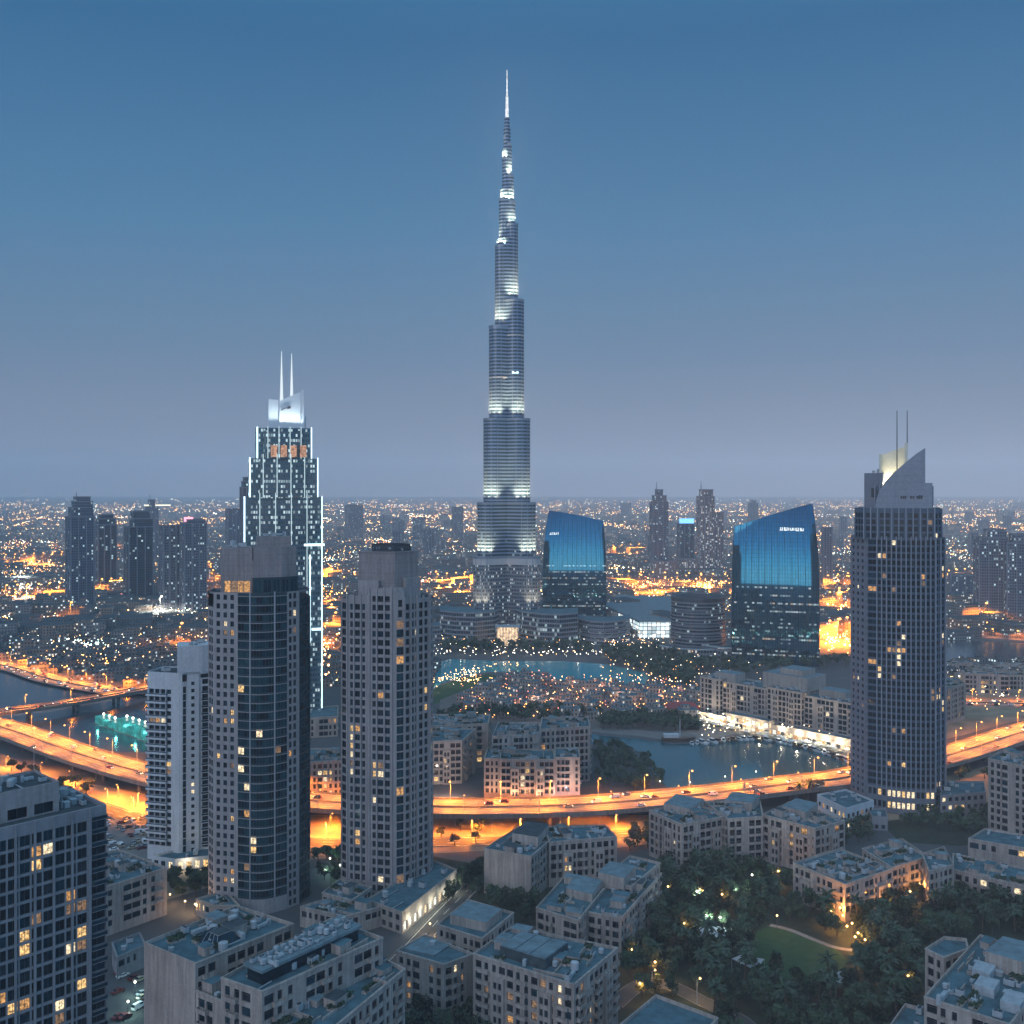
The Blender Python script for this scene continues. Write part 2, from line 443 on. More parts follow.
    def clutter(s, pl, z, n, t=2.0, big=1.0, rng=RNG):
        pl = ccw(pl); e = max(range(len(pl)), key=lambda i: hypot(pl[i][0]-pl[i-1][0], pl[i][1]-pl[i-1][1]))
        ang = atan2(pl[e][1]-pl[e-1][1], pl[e][0]-pl[e-1][0]); put = []
        for _ in range(n):
            for _t in range(30):
                p = rnd_in(pl, rng, t)
                if all(hypot(p[0]-a, p[1]-b) > 2.4*big for a, b in put): break
            else: continue
            put.append(p); k = rng.random()
            me = UNITS[0 if k < .4 else 1 if k < .6 else 2 if k < .8 else 3]
            o = link(me.name.split('.')[0], me, s.root, Vector((p[0], p[1], z))-s.root.location, ang+rng.choice((0, pi/2)))
            if me is UNITS[0]: link('fan', FANM, o); link('fan', FANM, o, (.85, 0, 0))
            f = rng.uniform(.8, 1.35)*big; o.scale = (f*rng.uniform(.85, 1.3), f, f*rng.uniform(.8, 1.2))
        if n > 3:
            pp = s.part('roof_pipe', [METAL])
            for _ in range(max(1, n//4)):
                a = rnd_in(pl, rng, t); L_ = rng.uniform(4, 11); d = ang+rng.choice((0, pi/2))
                b = (a[0]+cos(d)*L_, a[1]+sin(d)*L_)
                if inside(b, pl): pp.tube((*a, z+.45), (*b, z+.45), .17, .17, 6)
    def scape(s, pl, z, rng=RNG, dense=1.0):
        pl = ccw(pl); e = max(range(len(pl)), key=lambda i: hypot(pl[i][0]-pl[i-1][0], pl[i][1]-pl[i-1][1]))
        a = atan2(pl[e][1]-pl[e-1][1], pl[e][0]-pl[e-1][0]); A = abs(area2(pl))/2
        if A < 60: return
        for k in range(max(1, int(A/150*dense))):
            p = rnd_in(pl, rng, 3.2); sx, sy, h = rng.uniform(3, 6), rng.uniform(2.5, 4.5), rng.uniform(1.6, 3.0); r_ = a+rng.choice((0, pi/2))
            if all(inside(q, pl) for q in rect(*p, sx+1, sy+1, r_)):
                mb = MB(); mb.prism(rect(*p, sx, sy, r_), z, z+h, 0, 0); mb.prism(rect(*p, sx+.5, sy+.5, r_), z+h+.003, z+h+.25, 0, 1, bottom=True)
                mb.build('stair_hut', [s.walls[0], rng.choice((ROOF, ROOFP, ROOFD))], s.root)
        for k in range(int(A/70*dense)):
            p = rnd_in(pl, rng, 1.5); L_ = rng.uniform(4, 11); d = a+rng.choice((0, pi/2)); q = (p[0]+cos(d)*L_, p[1]+sin(d)*L_)
            if inside(q, pl): mb = MB(); mb.box(((p[0]+q[0])/2, (p[1]+q[1])/2, z), (L_, .3, rng.uniform(.6, 1.3)), d); mb.build('roof_wall', [s.walls[0]], s.root)
        for k in range(int(A/110*dense)):
            p = rnd_in(pl, rng, 2.2); sx, sy = rng.uniform(2, 6), rng.uniform(1.2, 3); mb = MB()
            if not all(inside(q, pl) for q in rect(*p, sx, sy, a)): continue
            mb.box((*p, z), (sx, sy, .5), a, 3)
            for i in range(int(sx*sy*9)):
                u, v = rng.uniform(-sx/2, sx/2), rng.uniform(-sy/2, sy/2); c = Vector((p[0]+u*cos(a)-v*sin(a), p[1]+u*sin(a)+v*cos(a), z+.5+rng.random()*.9))
                u1 = Vector((rng.gauss(0, 1), rng.gauss(0, 1), rng.gauss(0, .8))).normalized()*.42; v1 = u1.orthogonal()*.7; mb.poly((c-u1, c+v1, c+u1, c-v1), rng.choice((0, 0, 1)))
            mb.build('planter', LEAFM+[s.walls[0]], s.root)
    def finish(s, smooth=False):
        wall = s.wall.build('wall', s.walls, s.root)
        for nm, (mb, mats) in s.extra.items():
            o = mb.build(nm, mats, s.root)
        def key(q):
            (p, a, w_, h_, m, st, nr) = q; v = (Vector((0, 0, HC))-Vector(p)); L_ = v.length
            return w_*h_*max(0, (v.x*nr[0]+v.y*nr[1])/L_)/L_**2*(.02 if abs(p[0]/p[1]) > .53 or zpix(p) > 1050 else 1)
        ws = sorted(s.wins, key=key, reverse=True)
        off = s.root.location
        for (p, a, w_, h_, m, st, nr) in ws[:s.cap]:
            me, fr = window_mesh(w_, h_, m, st); o = link('window', me, s.root, Vector(p)-off, a)
            if fr: link('frame', fr, o)
        if len(ws) > s.cap:
            mb = MB()
            for (p, a, w_, h_, m, st, nr) in ws[s.cap:]:
                ca, sa = cos(a), sin(a)
                xf = lambda q, p=p, ca=ca, sa=sa: (p[0]+q[0]*ca-q[1]*sa, p[1]+q[0]*sa+q[1]*ca, p[2]+q[2])
                window_geo(mb, w_, h_, st if len(ws) < 1400 else '', WIDX[m.name], WIDX['pale_frame_metal' if 'p' in st else 'window_frame_metal'], xf)
            o = mb.build('window', WINM, s.root); o['kind'] = 'stuff'
        return s.root
def zpix(p): return HY+(HC-p[2])*F/p[1]
def xpix(p): return 512+p[0]*F/p[1]

# rooftop plant
UNITS = []
mb = MB(); mb.box((0, 0, .25), (1.9, 1.3, 1.3)); 
fb = MB(); fb.tube((-.4, 0, 1.553), (-.4, 0, 1.7), .45, .42, 10); FANM = fb.mesh('fan', [DKMETAL])
for a in (-.8, .8): mb.box((a, 0, 0), (.12, 1.2, .25), 0, 1)
UNITS.append(mb.mesh('rooftop_air_conditioner', [METAL, DKMETAL]))
mb = MB(); mb.tube((0, 0, .3), (0, 0, 1.9), .95, .95, 12); mb.tube((0, 0, 1.9), (0, 0, 2.15), .95, .3, 12); mb.box((0, 0, 0), (1.5, 1.5, .3), 0, 1)
UNITS.append(mb.mesh('water_tank', [METAL, DKMETAL]))
mb = MB(); mb.box((0, 0, .3), (3.6, .9, .7)); mb.box((1.9, 0, 0), (.9, .9, 1.6)); mb.box((-1.4, 0, 0), (.2, .8, .3)); mb.box((.4, 0, 0), (.2, .8, .3))
UNITS.append(mb.mesh('roof_duct', [METAL]))
mb = MB(); mb.box((0, 0, 0), (1.1, 1.1, .9)); mb.box((0, 0, .98), (1.35, 1.35, .12)); mb.tube((0, .9, 0), (0, .9, 1.7), .16, .16, 8, 0)
UNITS.append(mb.mesh('roof_vent', [METAL]))

FOOT = []     # footprints, so that trees keep clear of them
def hut(B, c, sx, sy, z, h, rot, rm=ROOFP, mi=0, door=True):
    pl = rect(c[0], c[1], sx, sy, rot)
    B.part('penthouse', B.walls+[rm]).prism(pl, z, z+h, mi, len(B.walls))
    B.part('penthouse', B.walls+[rm]).prism(inset(pl, -.25), z+h, z+h+.25, mi, len(B.walls), bottom=True)
def edge_angle(pl, i=0): return atan2(pl[(i+1) % len(pl)][1]-pl[i][1], pl[(i+1) % len(pl)][0]-pl[i][0])
PATS = [[1, 1, .0, 1.1, 1.1], [.7, .7, 1.2, 0], [1.2, .6, .6, 0, 1.2], [1, .6, .6, 1]]
def lowrise(label, blocks, cat='apartment block', walls=None, fh=3.55, lit=.05, units=8, group='low residential blocks around the garden', bay=2.9, name='apartment_block', wf=.78, hf=.66, cornice=True, base=0.0, cap=100, rm=ROOF, style='ft', frontbays=True, near=True):
    """blocks: list of (roof outline, roof height, options)"""
    allp = [p for b in blocks for p in b[0]]; c = cen(allp)
    B = Bld(name, label, cat, (c[0], c[1], base), group, walls or [BEIGE], cap)
    for bi, b in enumerate(blocks):
        pl = ccw(b[0]); z = b[1]; o = b[2] if len(b) > 2 else {}
        FOOT.append(pl)
        n = len(pl)
        for i in range(n):
            p0, p1 = pl[i], pl[(i+1) % n]
            if i in o.get('blank', ()): B.wall.quad((*p0, base), (*p1, base), (*p1, z), (*p0, z)); continue
            nf = max(1, int((z-base-1.2)/fh)); z0 = z-1.3-nf*fh
            if not B.faces_cam(p0, p1): B.wall.quad((*p0, base), (*p1, base), (*p1, z), (*p0, z)); continue
            if z0 > base+.05: B.wall.quad((*p0, base), (*p1, base), (*p1, z0), (*p0, z0))
            B.grid(p0, p1, max(z0, base), z, fh=fh, bay=bay, wf=wf, hf=hf, lit=o.get('lit', lit), style=style, pat=PATS[(bi+i+len(label)) % len(PATS)], depth=.45)
            if cornice:
                d = Vector((p1[0]-p0[0], p1[1]-p0[1])).normalized(); nx, ny = d.y, -d.x
                for (zz, hh, pr) in ((z-.55, .5, .22), (z-1.3-fh*max(1, nf-1), .3, .14)):
                    a0 = (p0[0]+nx*.003, p0[1]+ny*.003); a1 = (p1[0]+nx*.003, p1[1]+ny*.003)
                    t = MB(); t.prism([a0, a1, (a1[0]+nx*pr, a1[1]+ny*pr), (a0[0]+nx*pr, a0[1]+ny*pr)], zz, zz+hh, bottom=True); t.build('cornice', [B.walls[0]], B.root)
            Lx = hypot(p1[0]-p0[0], p1[1]-p0[1])
            if near and Lx > 9 and nf >= 2:
                dd_ = Vector((p1[0]-p0[0], p1[1]-p0[1])).normalized()
                for f_ in ((.12, .5, .9) if Lx > 24 else (.3,)):
                    c0 = Vector(p0)+dd_*max(2.2, min(Lx-2.2, Lx*f_)); balconies(B, tuple(c0-dd_*1.9), tuple(c0+dd_*1.9), [max(z0, base)+fh*k for k in range(1, nf)], 1.25, .2, .95, B.walls[0], B.walls[0])
            if frontbays and Lx > 14 and nf >= 3 and not o.get('nobay'):
                d = Vector((p1[0]-p0[0], p1[1]-p0[1])).normalized(); nx, ny = d.y, -d.x
                for f_ in ((.27, .73) if Lx > 26 else (.62,)):
                    hw = 2.3; pr = 1.1; zt = z-1.3-fh*1.02
                    cxy = (p0[0]+d.x*Lx*f_, p0[1]+d.y*Lx*f_)
                    A = (cxy[0]-d.x*hw, cxy[1]-d.y*hw); D = (cxy[0]+d.x*hw, cxy[1]+d.y*hw)
                    Bq = (A[0]+nx*pr, A[1]+ny*pr); Cq = (D[0]+nx*pr, D[1]+ny*pr)
                    B.wall.quad((*A, base), (*Bq, base), (*Bq, zt), (*A, zt)); B.wall.quad((*Cq, base), (*D, base), (*D, zt), (*Cq, zt))
                    zb = zt-.9-(nf-1)*fh
                    if zb > base: B.wall.quad((*Bq, base), (*Cq, base), (*Cq, zb), (*Bq, zb))
                    B.grid(Bq, Cq, max(zb, base), zt, fh=fh, bay=2.0, wf=.72, hf=.62, lit=lit*1.5, style='ftm', depth=.5)
                    B.roof([A, Bq, Cq, D], zt, .7, rm)
        B.roof(pl, z, 1.0, o.get('rm', rm))
        a = edge_angle(pl, o.get('edge', 0))
        for (fx, fy, sx, sy, hh) in o.get('huts', ()):
            p = bil(pl, fx, fy); hut(B, p, sx, sy, z-1.0, hh, a, o.get('hrm', ROOFP))
        B.clutter(pl, z-1.0, o.get('units', units))
        if o.get('units', units) > 2 and near: B.scape(pl, z-1.0)
    return B
def bil(pl, u, v):
    a, b, c, d = pl[:4]
    return (a[0]*(1-u)*(1-v)+b[0]*u*(1-v)+c[0]*u*v+d[0]*(1-u)*v, a[1]*(1-u)*(1-v)+b[1]*u*(1-v)+c[1]*u*v+d[1]*(1-u)*v)

# ------------------------------------------------------------------ plants
LEAFM = [surf('dark_leaf', (.030, .050, .030), .3, .5, .8, 0), surf('mid_leaf', (.055, .085, .045), .3, .5, .8, 0), surf('grey_leaf', (.085, .11, .075), .3, .5, .8, 0)]
BARK = surf('bark', (.10, .075, .055), .3, 2, .9, 0)
def crown_mesh(seed, rx, rz, n=9, per=64, ls=.62):
    g = random.Random(seed); mb = MB()
    for k in range(n):
        a = g.uniform(0, 2*pi); rr = rx*sqrt(g.random())*.72; h = g.uniform(-.55, .75)*rz
        c = (cos(a)*rr, sin(a)*rr, h); cr = g.uniform(.30, .5)*rx; cm = g.choices((0, 1, 2), (5, 4, 2))[0]
        for _ in range(per):
            d = Vector((g.gauss(0, 1), g.gauss(0, 1), g.gauss(0, .8)))
            d = d.normalized()*cr*g.uniform(.55, 1.08)
            p = Vector(c)+d; u = Vector((g.gauss(0, 1), g.gauss(0, 1), g.gauss(0, .6))).normalized(); v = u.orthogonal().normalized()
            s1, s2 = ls*g.uniform(.6, 1.3), ls*g.uniform(.35, .7)
            mb.poly((p-u*s1, p+v*s2, p+u*s1, p-v*s2), cm if g.random() < .75 else g.choice((0, 1, 2)))
    return mb.mesh('crown', LEAFM)
def trunk_mesh(seed, h, r):
    g = random.Random(seed); mb = MB(); mb.tube((0, 0, 0), (0, 0, h), r, r*.7, 7)
    for k in range(4):
        a = g.uniform(0, 6.28); mb.tube((0, 0, h*.85), (cos(a)*h*.45, sin(a)*h*.45, h*1.45), r*.5, r*.2, 5)
    return mb.mesh('trunk', [BARK])
def frond_crown(seed, L=3.4, n=20):
    g = random.Random(seed); mb = MB()
    for k in range(n):
        a = 2*pi*k/n+g.uniform(-.15, .15); el = g.uniform(-.25, 1.1); P = []; p = Vector((0, 0, 0)); d = Vector((cos(a)*cos(el), sin(a)*cos(el), sin(el)))
        for i in range(6):
            P.append(p.copy()); p = p+d*L/5; d = (d+Vector((0, 0, -.30))).normalized()
        s_ = Vector((-sin(a), cos(a), 0))
        for i in range(5):
            w0, w1 = (.10, .5, .55, .45, .3, .05)[i], (.10, .5, .55, .45, .3, .05)[i+1]
            for sg in (-1, 1):
                q0 = P[i]+s_*sg*w0-Vector((0, 0, w0*.5)); q1 = P[i+1]+s_*sg*w1-Vector((0, 0, w1*.5))
                mb.poly((P[i], P[i+1], q1, q0), g.choices((0, 1, 2), (3, 4, 3))[0])
    return mb.mesh('crown', LEAFM)
def palm_trunk(h):
    mb = MB(); z = 0; r = .30; 
    for i in range(6): mb.tube((0.02*i*i, 0, h*i/6), (.02*(i+1)**2, 0, h*(i+1)/6), r*(1-.05*i)*1.08, r*(1-.05*i)*.92, 8)
    return mb.mesh('trunk', [BARK])
BRO = [(crown_mesh(s_, rx, rz), trunk_mesh(s_, h, .22), h+rz*.75) for s_, rx, rz, h in ((1, 3.6, 2.7, 3.0), (2, 4.4, 3.0, 3.4), (3, 3.0, 3.0, 3.2), (4, 4.0, 2.4, 2.6), (5, 2.5, 2.0, 2.2))]
PAL = [(frond_crown(s_, L_), palm_trunk(h), h) for s_, L_, h in ((1, 3.2, 7.5), (2, 3.6, 9), (3, 3.0, 6))]
def tree(p, label, group, palm=False, sc=1.0, rng=RNG, z=0.0):
    cr, tr, h = rng.choice(PAL if palm else BRO)
    r = root('palm_tree' if palm else 'broadleaf_tree', label, 'palm' if palm else 'tree', (p[0], p[1], z), group, rng.uniform(0, 6.28))
    s_ = sc*rng.uniform(.8, 1.25)
    o = link('trunk', tr, r); o.scale = (s_,)*3
    o = link('crown', cr, r, (.72 if palm else 0, 0, h*s_)); o.scale = (s_*rng.uniform(.9, 1.1), s_*rng.uniform(.9, 1.1), s_)
    if palm: o.location = (.72*s_, 0, h*s_)
    return r

# ------------------------------------------------------------------ street furniture
ORD = 'first second third fourth fifth sixth seventh eighth ninth tenth eleventh twelfth thirteenth fourteenth fifteenth sixteenth seventeenth eighteenth nineteenth twentieth'.split()
ORD += ['twenty-'+o for o in ORD[:9]]+['thirtieth']+['thirty-'+o for o in ORD[:9]]+['fortieth']+['forty-'+o for o in ORD[:9]]+['fiftieth']
_lm = {}
def lamp_parts(h, arm, r, glow, double):
    k = (h, arm, r, glow.name, double)
    if k not in _lm:
        a = MB(); a.tube((0, 0, 0), (0, 0, h), .16, .09, 8); a.tube((0, 0, 0), (0, 0, .8), .25, .22, 8)
        for sg in ((1, -1) if double else (1,)): a.tube((0, 0, h-.2), (arm*sg, 0, h+.25), .07, .06, 6)
        pole = a.mesh('pole', [METAL])
        b = MB(); b.box((0, 0, .05), (1.1, .5, .2)); b.ball((0, 0, -.02), r, 1, 10, 6, .7)
        _lm[k] = (pole, b.mesh('lamp_head', [DKMETAL, glow]))
    return _lm[k]
def street_lamp(p, z, rot, label, group, power=2500, h=11, arm=2.2, r=.75, glow=None, col=SODIUM, double=False, lit=True, name='street_lamp', rad=.5):
    pole, head = lamp_parts(h, arm, r, glow or LAMP_O, double)
    R_ = root(name, label, 'street lamp', (p[0], p[1], z), group, rot)
    link('pole', pole, R_)
    for sg in ((1, -1) if double else (1,)):
        hd = link('lamp_head', head, R_, (arm*sg, 0, h+.2), 0 if sg > 0 else pi)
        if lit: 
            l = light(None, (0, 0, -r*.7-.25), power, col, rad, 'SPOT', None, 155, .35); l.parent = hd
    return R_
def car_mesh(paint, van=False):
    mb = MB()
    prof = [(-2.2, .35), (-2.25, .85), (-1.9, 1.0), (-1.35, 1.05), (-.75, 1.48), (.55, 1.48), (1.2, 1.0), (2.0, .88), (2.2, .7), (2.2, .35)]
    if van: prof = [(-2.5, .35), (-2.55, 1.2), (-2.4, 2.1), (.9, 2.1), (1.7, 1.25), (2.45, 1.05), (2.5, .35)]
    n = len(prof)
    for i in range(n):
        a, b = prof[i], prof[(i+1) % n]
        gl_ = (a[1]+b[1])/2 > 1.1 and abs(a[1]-b[1]) > .2
        k0 = .72 if a[1] > 1.2 else .88; k1 = .72 if b[1] > 1.2 else .88
        mb.quad((a[0], -k0, a[1]), (b[0], -k1, b[1]), (b[0], k1, b[1]), (a[0], k0, a[1]), 1 if gl_ else 0)
    for sg in (-1, 1):
        pts = [(x, sg*(.72 if z > 1.2 else .88), z) for x, z in prof]; mb.poly(pts if sg > 0 else pts[::-1], 0)
        if not van: q = [(-1.2, 1.06), (-.7, 1.42), (.5, 1.42), (1.1, 1.02)]
        else: q = [(-.2, 1.3), (-.2, 1.9), (.8, 1.9), (1.4, 1.3)]
        mb.poly([(x, sg*((.725 if z > 1.2 else .885)+.01), z) for x, z in q], 1)
        for x in (-1.4, 1.4): mb.tube((x, sg*.66, .33), (x, sg*.9, .33), .33, .33, 10, 2)
    return mb.mesh('body', [paint, G0, DKMETAL])
PAINTS = [('white', simple('white_car_paint', (.7, .7, .7), .3)), ('silver', simple('silver_car_paint', (.4, .41, .43), .3, .6)), ('black', simple('black_car_paint', (.015, .015, .018), .2)), ('red', simple('red_car_paint', (.12, .015, .015), .3)), ('beige', simple('beige_car_paint', (.4, .34, .25), .3))]
CARS = [(n_, car_mesh(p_)) for n_, p_ in PAINTS]+[('white', car_mesh(PAINTS[0][1], True))]
mb = MB(); mb.ball((0, 0, 0), .17, 0, 8, 5); HL = mb.mesh('headlight', [HEADL])
mb = MB(); mb.ball((0, 0, 0), .15, 0, 8, 5); TL = mb.mesh('taillight', [TAILL])
def car(p, z, rot, label, group, lights=True, kind=None):
    n_, me = CARS[kind] if kind is not None else RNG.choice(CARS)
    van = me is CARS[-1][1]
    r = root('van' if van else 'car', label % ('%s van' % n_ if van else '%s car' % n_), 'van' if van else 'car', (p[0], p[1], z), group, rot)
    link('body', me, r)
    if lights:
        for sy in (-.6, .6):
            link('headlight', HL, r, ((2.46 if van else 2.16), sy, .68)); link('taillight', TL, r, ((-2.5 if van else -2.22), sy, .8))
    return r
# ================================================================== THE SETTING
def sheet(name, pix_or_pts, z, mat, world=False):
    pl = ccw(pix_or_pts if world else rp(pix_or_pts, z))
    mb = MB(); mb.poly([(*p, z) for p in pl]); o = mb.build(name, [mat]); o['kind'] = 'structure'; return pl
m_, n_, b_ = new_mat('city_ground'); P_ = pos(n_)
k_ = n_.noise(P_, .004, 5, .65); k2_ = n_.noise(P_, .05, 3, .6)
n_.put(b_.inputs['Base Color'], n_.mix(n_.mapr(k2_, .35, .65, 0, 1), n_.ramp(k_, [(.35, (.045, .052, .05)), (.5, (.075, .078, .08)), (.62, (.12, .115, .11))]), (.08, .08, .085, 1)))
b_.inputs['Roughness'].default_value = .95; GROUND = m_
SAND = surf('bare_sand', (.30, .235, .165), .4, .06, .95, 0, .3)
PAVE = surf('paving', (.20, .185, .175), .2, .2, .9, 0)
ASPH = surf('asphalt', (.075, .075, .078), .25, .25, .85, 0)
GARDEN = surf('garden_soil', (.035, .045, .03), .4, .2, .95, 0)
LAWNM = surf('lawn_grass', (.035, .085, .035), .25, .3, .95, 0, .2)
CONC = surf('bridge_concrete', (.20, .185, .17), .2, .15, .85, .3)
def water_mat(name, col, rough=.08):
    m, n, b = new_mat(name); P = pos(n); x, y, z = n.sep(P)
    b.inputs['Base Color'].default_value = (*col, 1); b.inputs['Roughness'].default_value = rough; b.inputs['Specular IOR Level'].default_value = .3
    bp = n.n('ShaderNodeBump'); bp.inputs['Strength'].default_value = .35; bp.inputs['Distance'].default_value = .25
    n.put(bp.inputs['Height'], n.noise(n.comb(x, n.m('MULTIPLY', y, .5), z), .45, 3, .6)); n.put(b.inputs['Normal'], bp.outputs[0]); return m
WATER = water_mat('lake_water_surface', (.018, .10, .12), .14); WATER2 = water_mat('fountain_water', (.010, .26, .30), .25); WATER3 = water_mat('creek_water', (.03, .05, .065), .18)  # the fountain pool's lighting is put into its bright teal base colour

mb = MB(); mb.quad((-15000, -2400, 0), (15000, -2400, 0), (15000, 20000, 0), (-15000, 20000, 0)); o = mb.build('ground', [GROUND]); o['kind'] = 'structure'
LAKE = sheet('lake_water', [(588, 733), (604, 736), (640, 739), (672, 744), (700, 744), (735, 737), (770, 736), (812, 745), (870, 766), (870, 788), (800, 788), (700, 795), (676, 796), (655, 775), (640, 752), (612, 742), (588, 744)], .04, WATER)
LAKE2 = sheet('fountain_lake_water', [(434, 664), (450, 659), (500, 661), (560, 661), (605, 664), (652, 674), (645, 684), (600, 683), (560, 680), (538, 672), (505, 672), (486, 672), (462, 676), (440, 684), (426, 694)], .04, WATER2)
CREEK = sheet('creek_water', [(-120, 676), (0, 671), (60, 684), (110, 694), (190, 700), (210, 730), (185, 752), (120, 752), (70, 748), (40, 735), (0, 733), (-120, 730)], .04, WATER3)
CREEK2 = sheet('creek_water', [(930, 638), (1110, 648), (1110, 668), (1000, 664), (930, 664)], .04, WATER3)
sheet('bare_ground', [(-110, 745), (150, 795), (260, 815), (700, 815), (720, 835), (600, 850), (500, 850), (300, 860), (150, 905), (60, 900), (-110, 800)], .03, SAND)
sheet('bare_ground', [(860, 798), (1110, 735), (1110, 790), (1000, 810), (870, 830)], .03, SAND)
sheet('bare_ground', [(930, 690), (1110, 684), (1110, 716), (1010, 722), (960, 736), (930, 742)], .03, SAND)
sheet('forecourt', [(90, 800), (160, 815), (160, 870), (100, 880)], .06, PAVE)
GARD = sheet('garden_ground', [(640, 880), (700, 862), (790, 868), (900, 905), (1110, 895), (1110, 1090), (600, 1090), (612, 960)], .03, GARDEN)
LAWN = sheet('lawn', [(757, 930), (775, 925), (800, 936), (835, 948), (850, 962), (838, 976), (800, 982), (770, 975), (752, 955)], .06, LAWNM)
GARD2 = sheet('garden_ground', [(330, 850), (400, 850), (560, 880), (545, 925), (470, 930), (440, 900), (330, 900)], .03, GARDEN)
sheet('spit_lawn', [(424, 696), (440, 686), (462, 678), (487, 674), (500, 676), (478, 688), (448, 701), (424, 706)], .045, LAWNM)
sheet('promenade', [(585, 731), (604, 733), (640, 736), (672, 741), (700, 741), (735, 734), (772, 733), (815, 742), (875, 763), (875, 752), (800, 728), (700, 716), (672, 733), (600, 727)], .05, PAVE)
sheet('island_ground', [(440, 700), (500, 676), (560, 684), (640, 690), (690, 700), (700, 730), (600, 728), (480, 722), (440, 715)], .05, surf('island_paving', (.17, .14, .125), .3, .1, .9, 0))
STREET = [(392, 968), (420, 940), (446, 912), (474, 884), (492, 868)]

def catmull(P, k=10):
    out = []
    for i in range(len(P)-1):
        a = P[max(0, i-1)]; b = P[i]; c = P[i+1]; d = P[min(len(P)-1, i+2)]
        for j in range(k):
            t = j/k
            out.append(tuple(.5*(2*b[q]+(c[q]-a[q])*t+(2*a[q]-5*b[q]+4*c[q]-d[q])*t*t+(3*b[q]-a[q]-3*c[q]+d[q])*t**3) for q in range(len(b))))
    out.append(tuple(P[-1])); return out
def resample(P, step):
    out = [P[0]]; acc = 0
    for a, b in zip(P, P[1:]):
        L = hypot(b[0]-a[0], b[1]-a[1])
        while acc+L >= step:
            t = (step-acc)/L; a = tuple(a[i]+(b[i]-a[i])*t for i in range(len(a))); out.append(a); L = hypot(b[0]-a[0], b[1]-a[1]); acc = 0
        acc += L
    return out
def normals(P):
    N = []
    for i in range(len(P)):
        a, b = P[max(0, i-1)], P[min(len(P)-1, i+1)]; d = Vector((b[0]-a[0], b[1]-a[1])).normalized(); N.append((-d.y, d.x))
    return N
def strip(mb, P, N, o0, o1, z0, z1, m=0):
    """a bar running along a road: across from o0 to o1, up from z0 to z1 (above the road's own height)"""
    for i in range(len(P)-1):
        def q(k, o, z): return (P[k][0]+N[k][0]*o, P[k][1]+N[k][1]*o, P[k][2]+z)
        a, b = i, i+1
        mb.quad(q(a, o0, z1), q(b, o0, z1), q(b, o1, z1), q(a, o1, z1), m)
        if abs(z1-z0) > .001:
            mb.quad(q(a, o0, z0), q(b, o0, z0), q(b, o0, z1), q(a, o0, z1), m); mb.quad(q(b, o1, z0), q(a, o1, z0), q(a, o1, z1), q(b, o1, z1), m)
            mb.quad(q(a, o1, z0), q(b, o1, z0), q(b, o0, z0), q(a, o0, z0), m)
m_, n_, b_ = new_mat('worn_asphalt_with_light_trails'); uv = n_.n('ShaderNodeTexCoord').outputs['UV']; x_, y_, z_ = n_.sep(uv)
tr_ = n_.noise(n_.comb(n_.m('MULTIPLY', x_, .02), n_.m('MULTIPLY', y_, 26), 0), 1.0, 3, .65)  # pale lengthwise streaks paint traffic light trails into the tyre-worn colour
tw_ = n_.noise(n_.comb(n_.m('MULTIPLY', x_, .3), n_.m('MULTIPLY', y_, 60), 3), 1.0, 2, .6)
kk_ = n_.m('ADD', n_.mapr(tr_, .3, .7, .015, .33), n_.mapr(tw_, .3, .7, -.03, .04))
n_.put(b_.inputs['Base Color'], n_.comb(kk_, n_.m('MULTIPLY', kk_, .97), n_.m('MULTIPLY', kk_, .92))); b_.inputs['Roughness'].default_value = .7; HWY = m_
PAINTW = simple('road_marking_paint', (.75, .74, .7), .6)
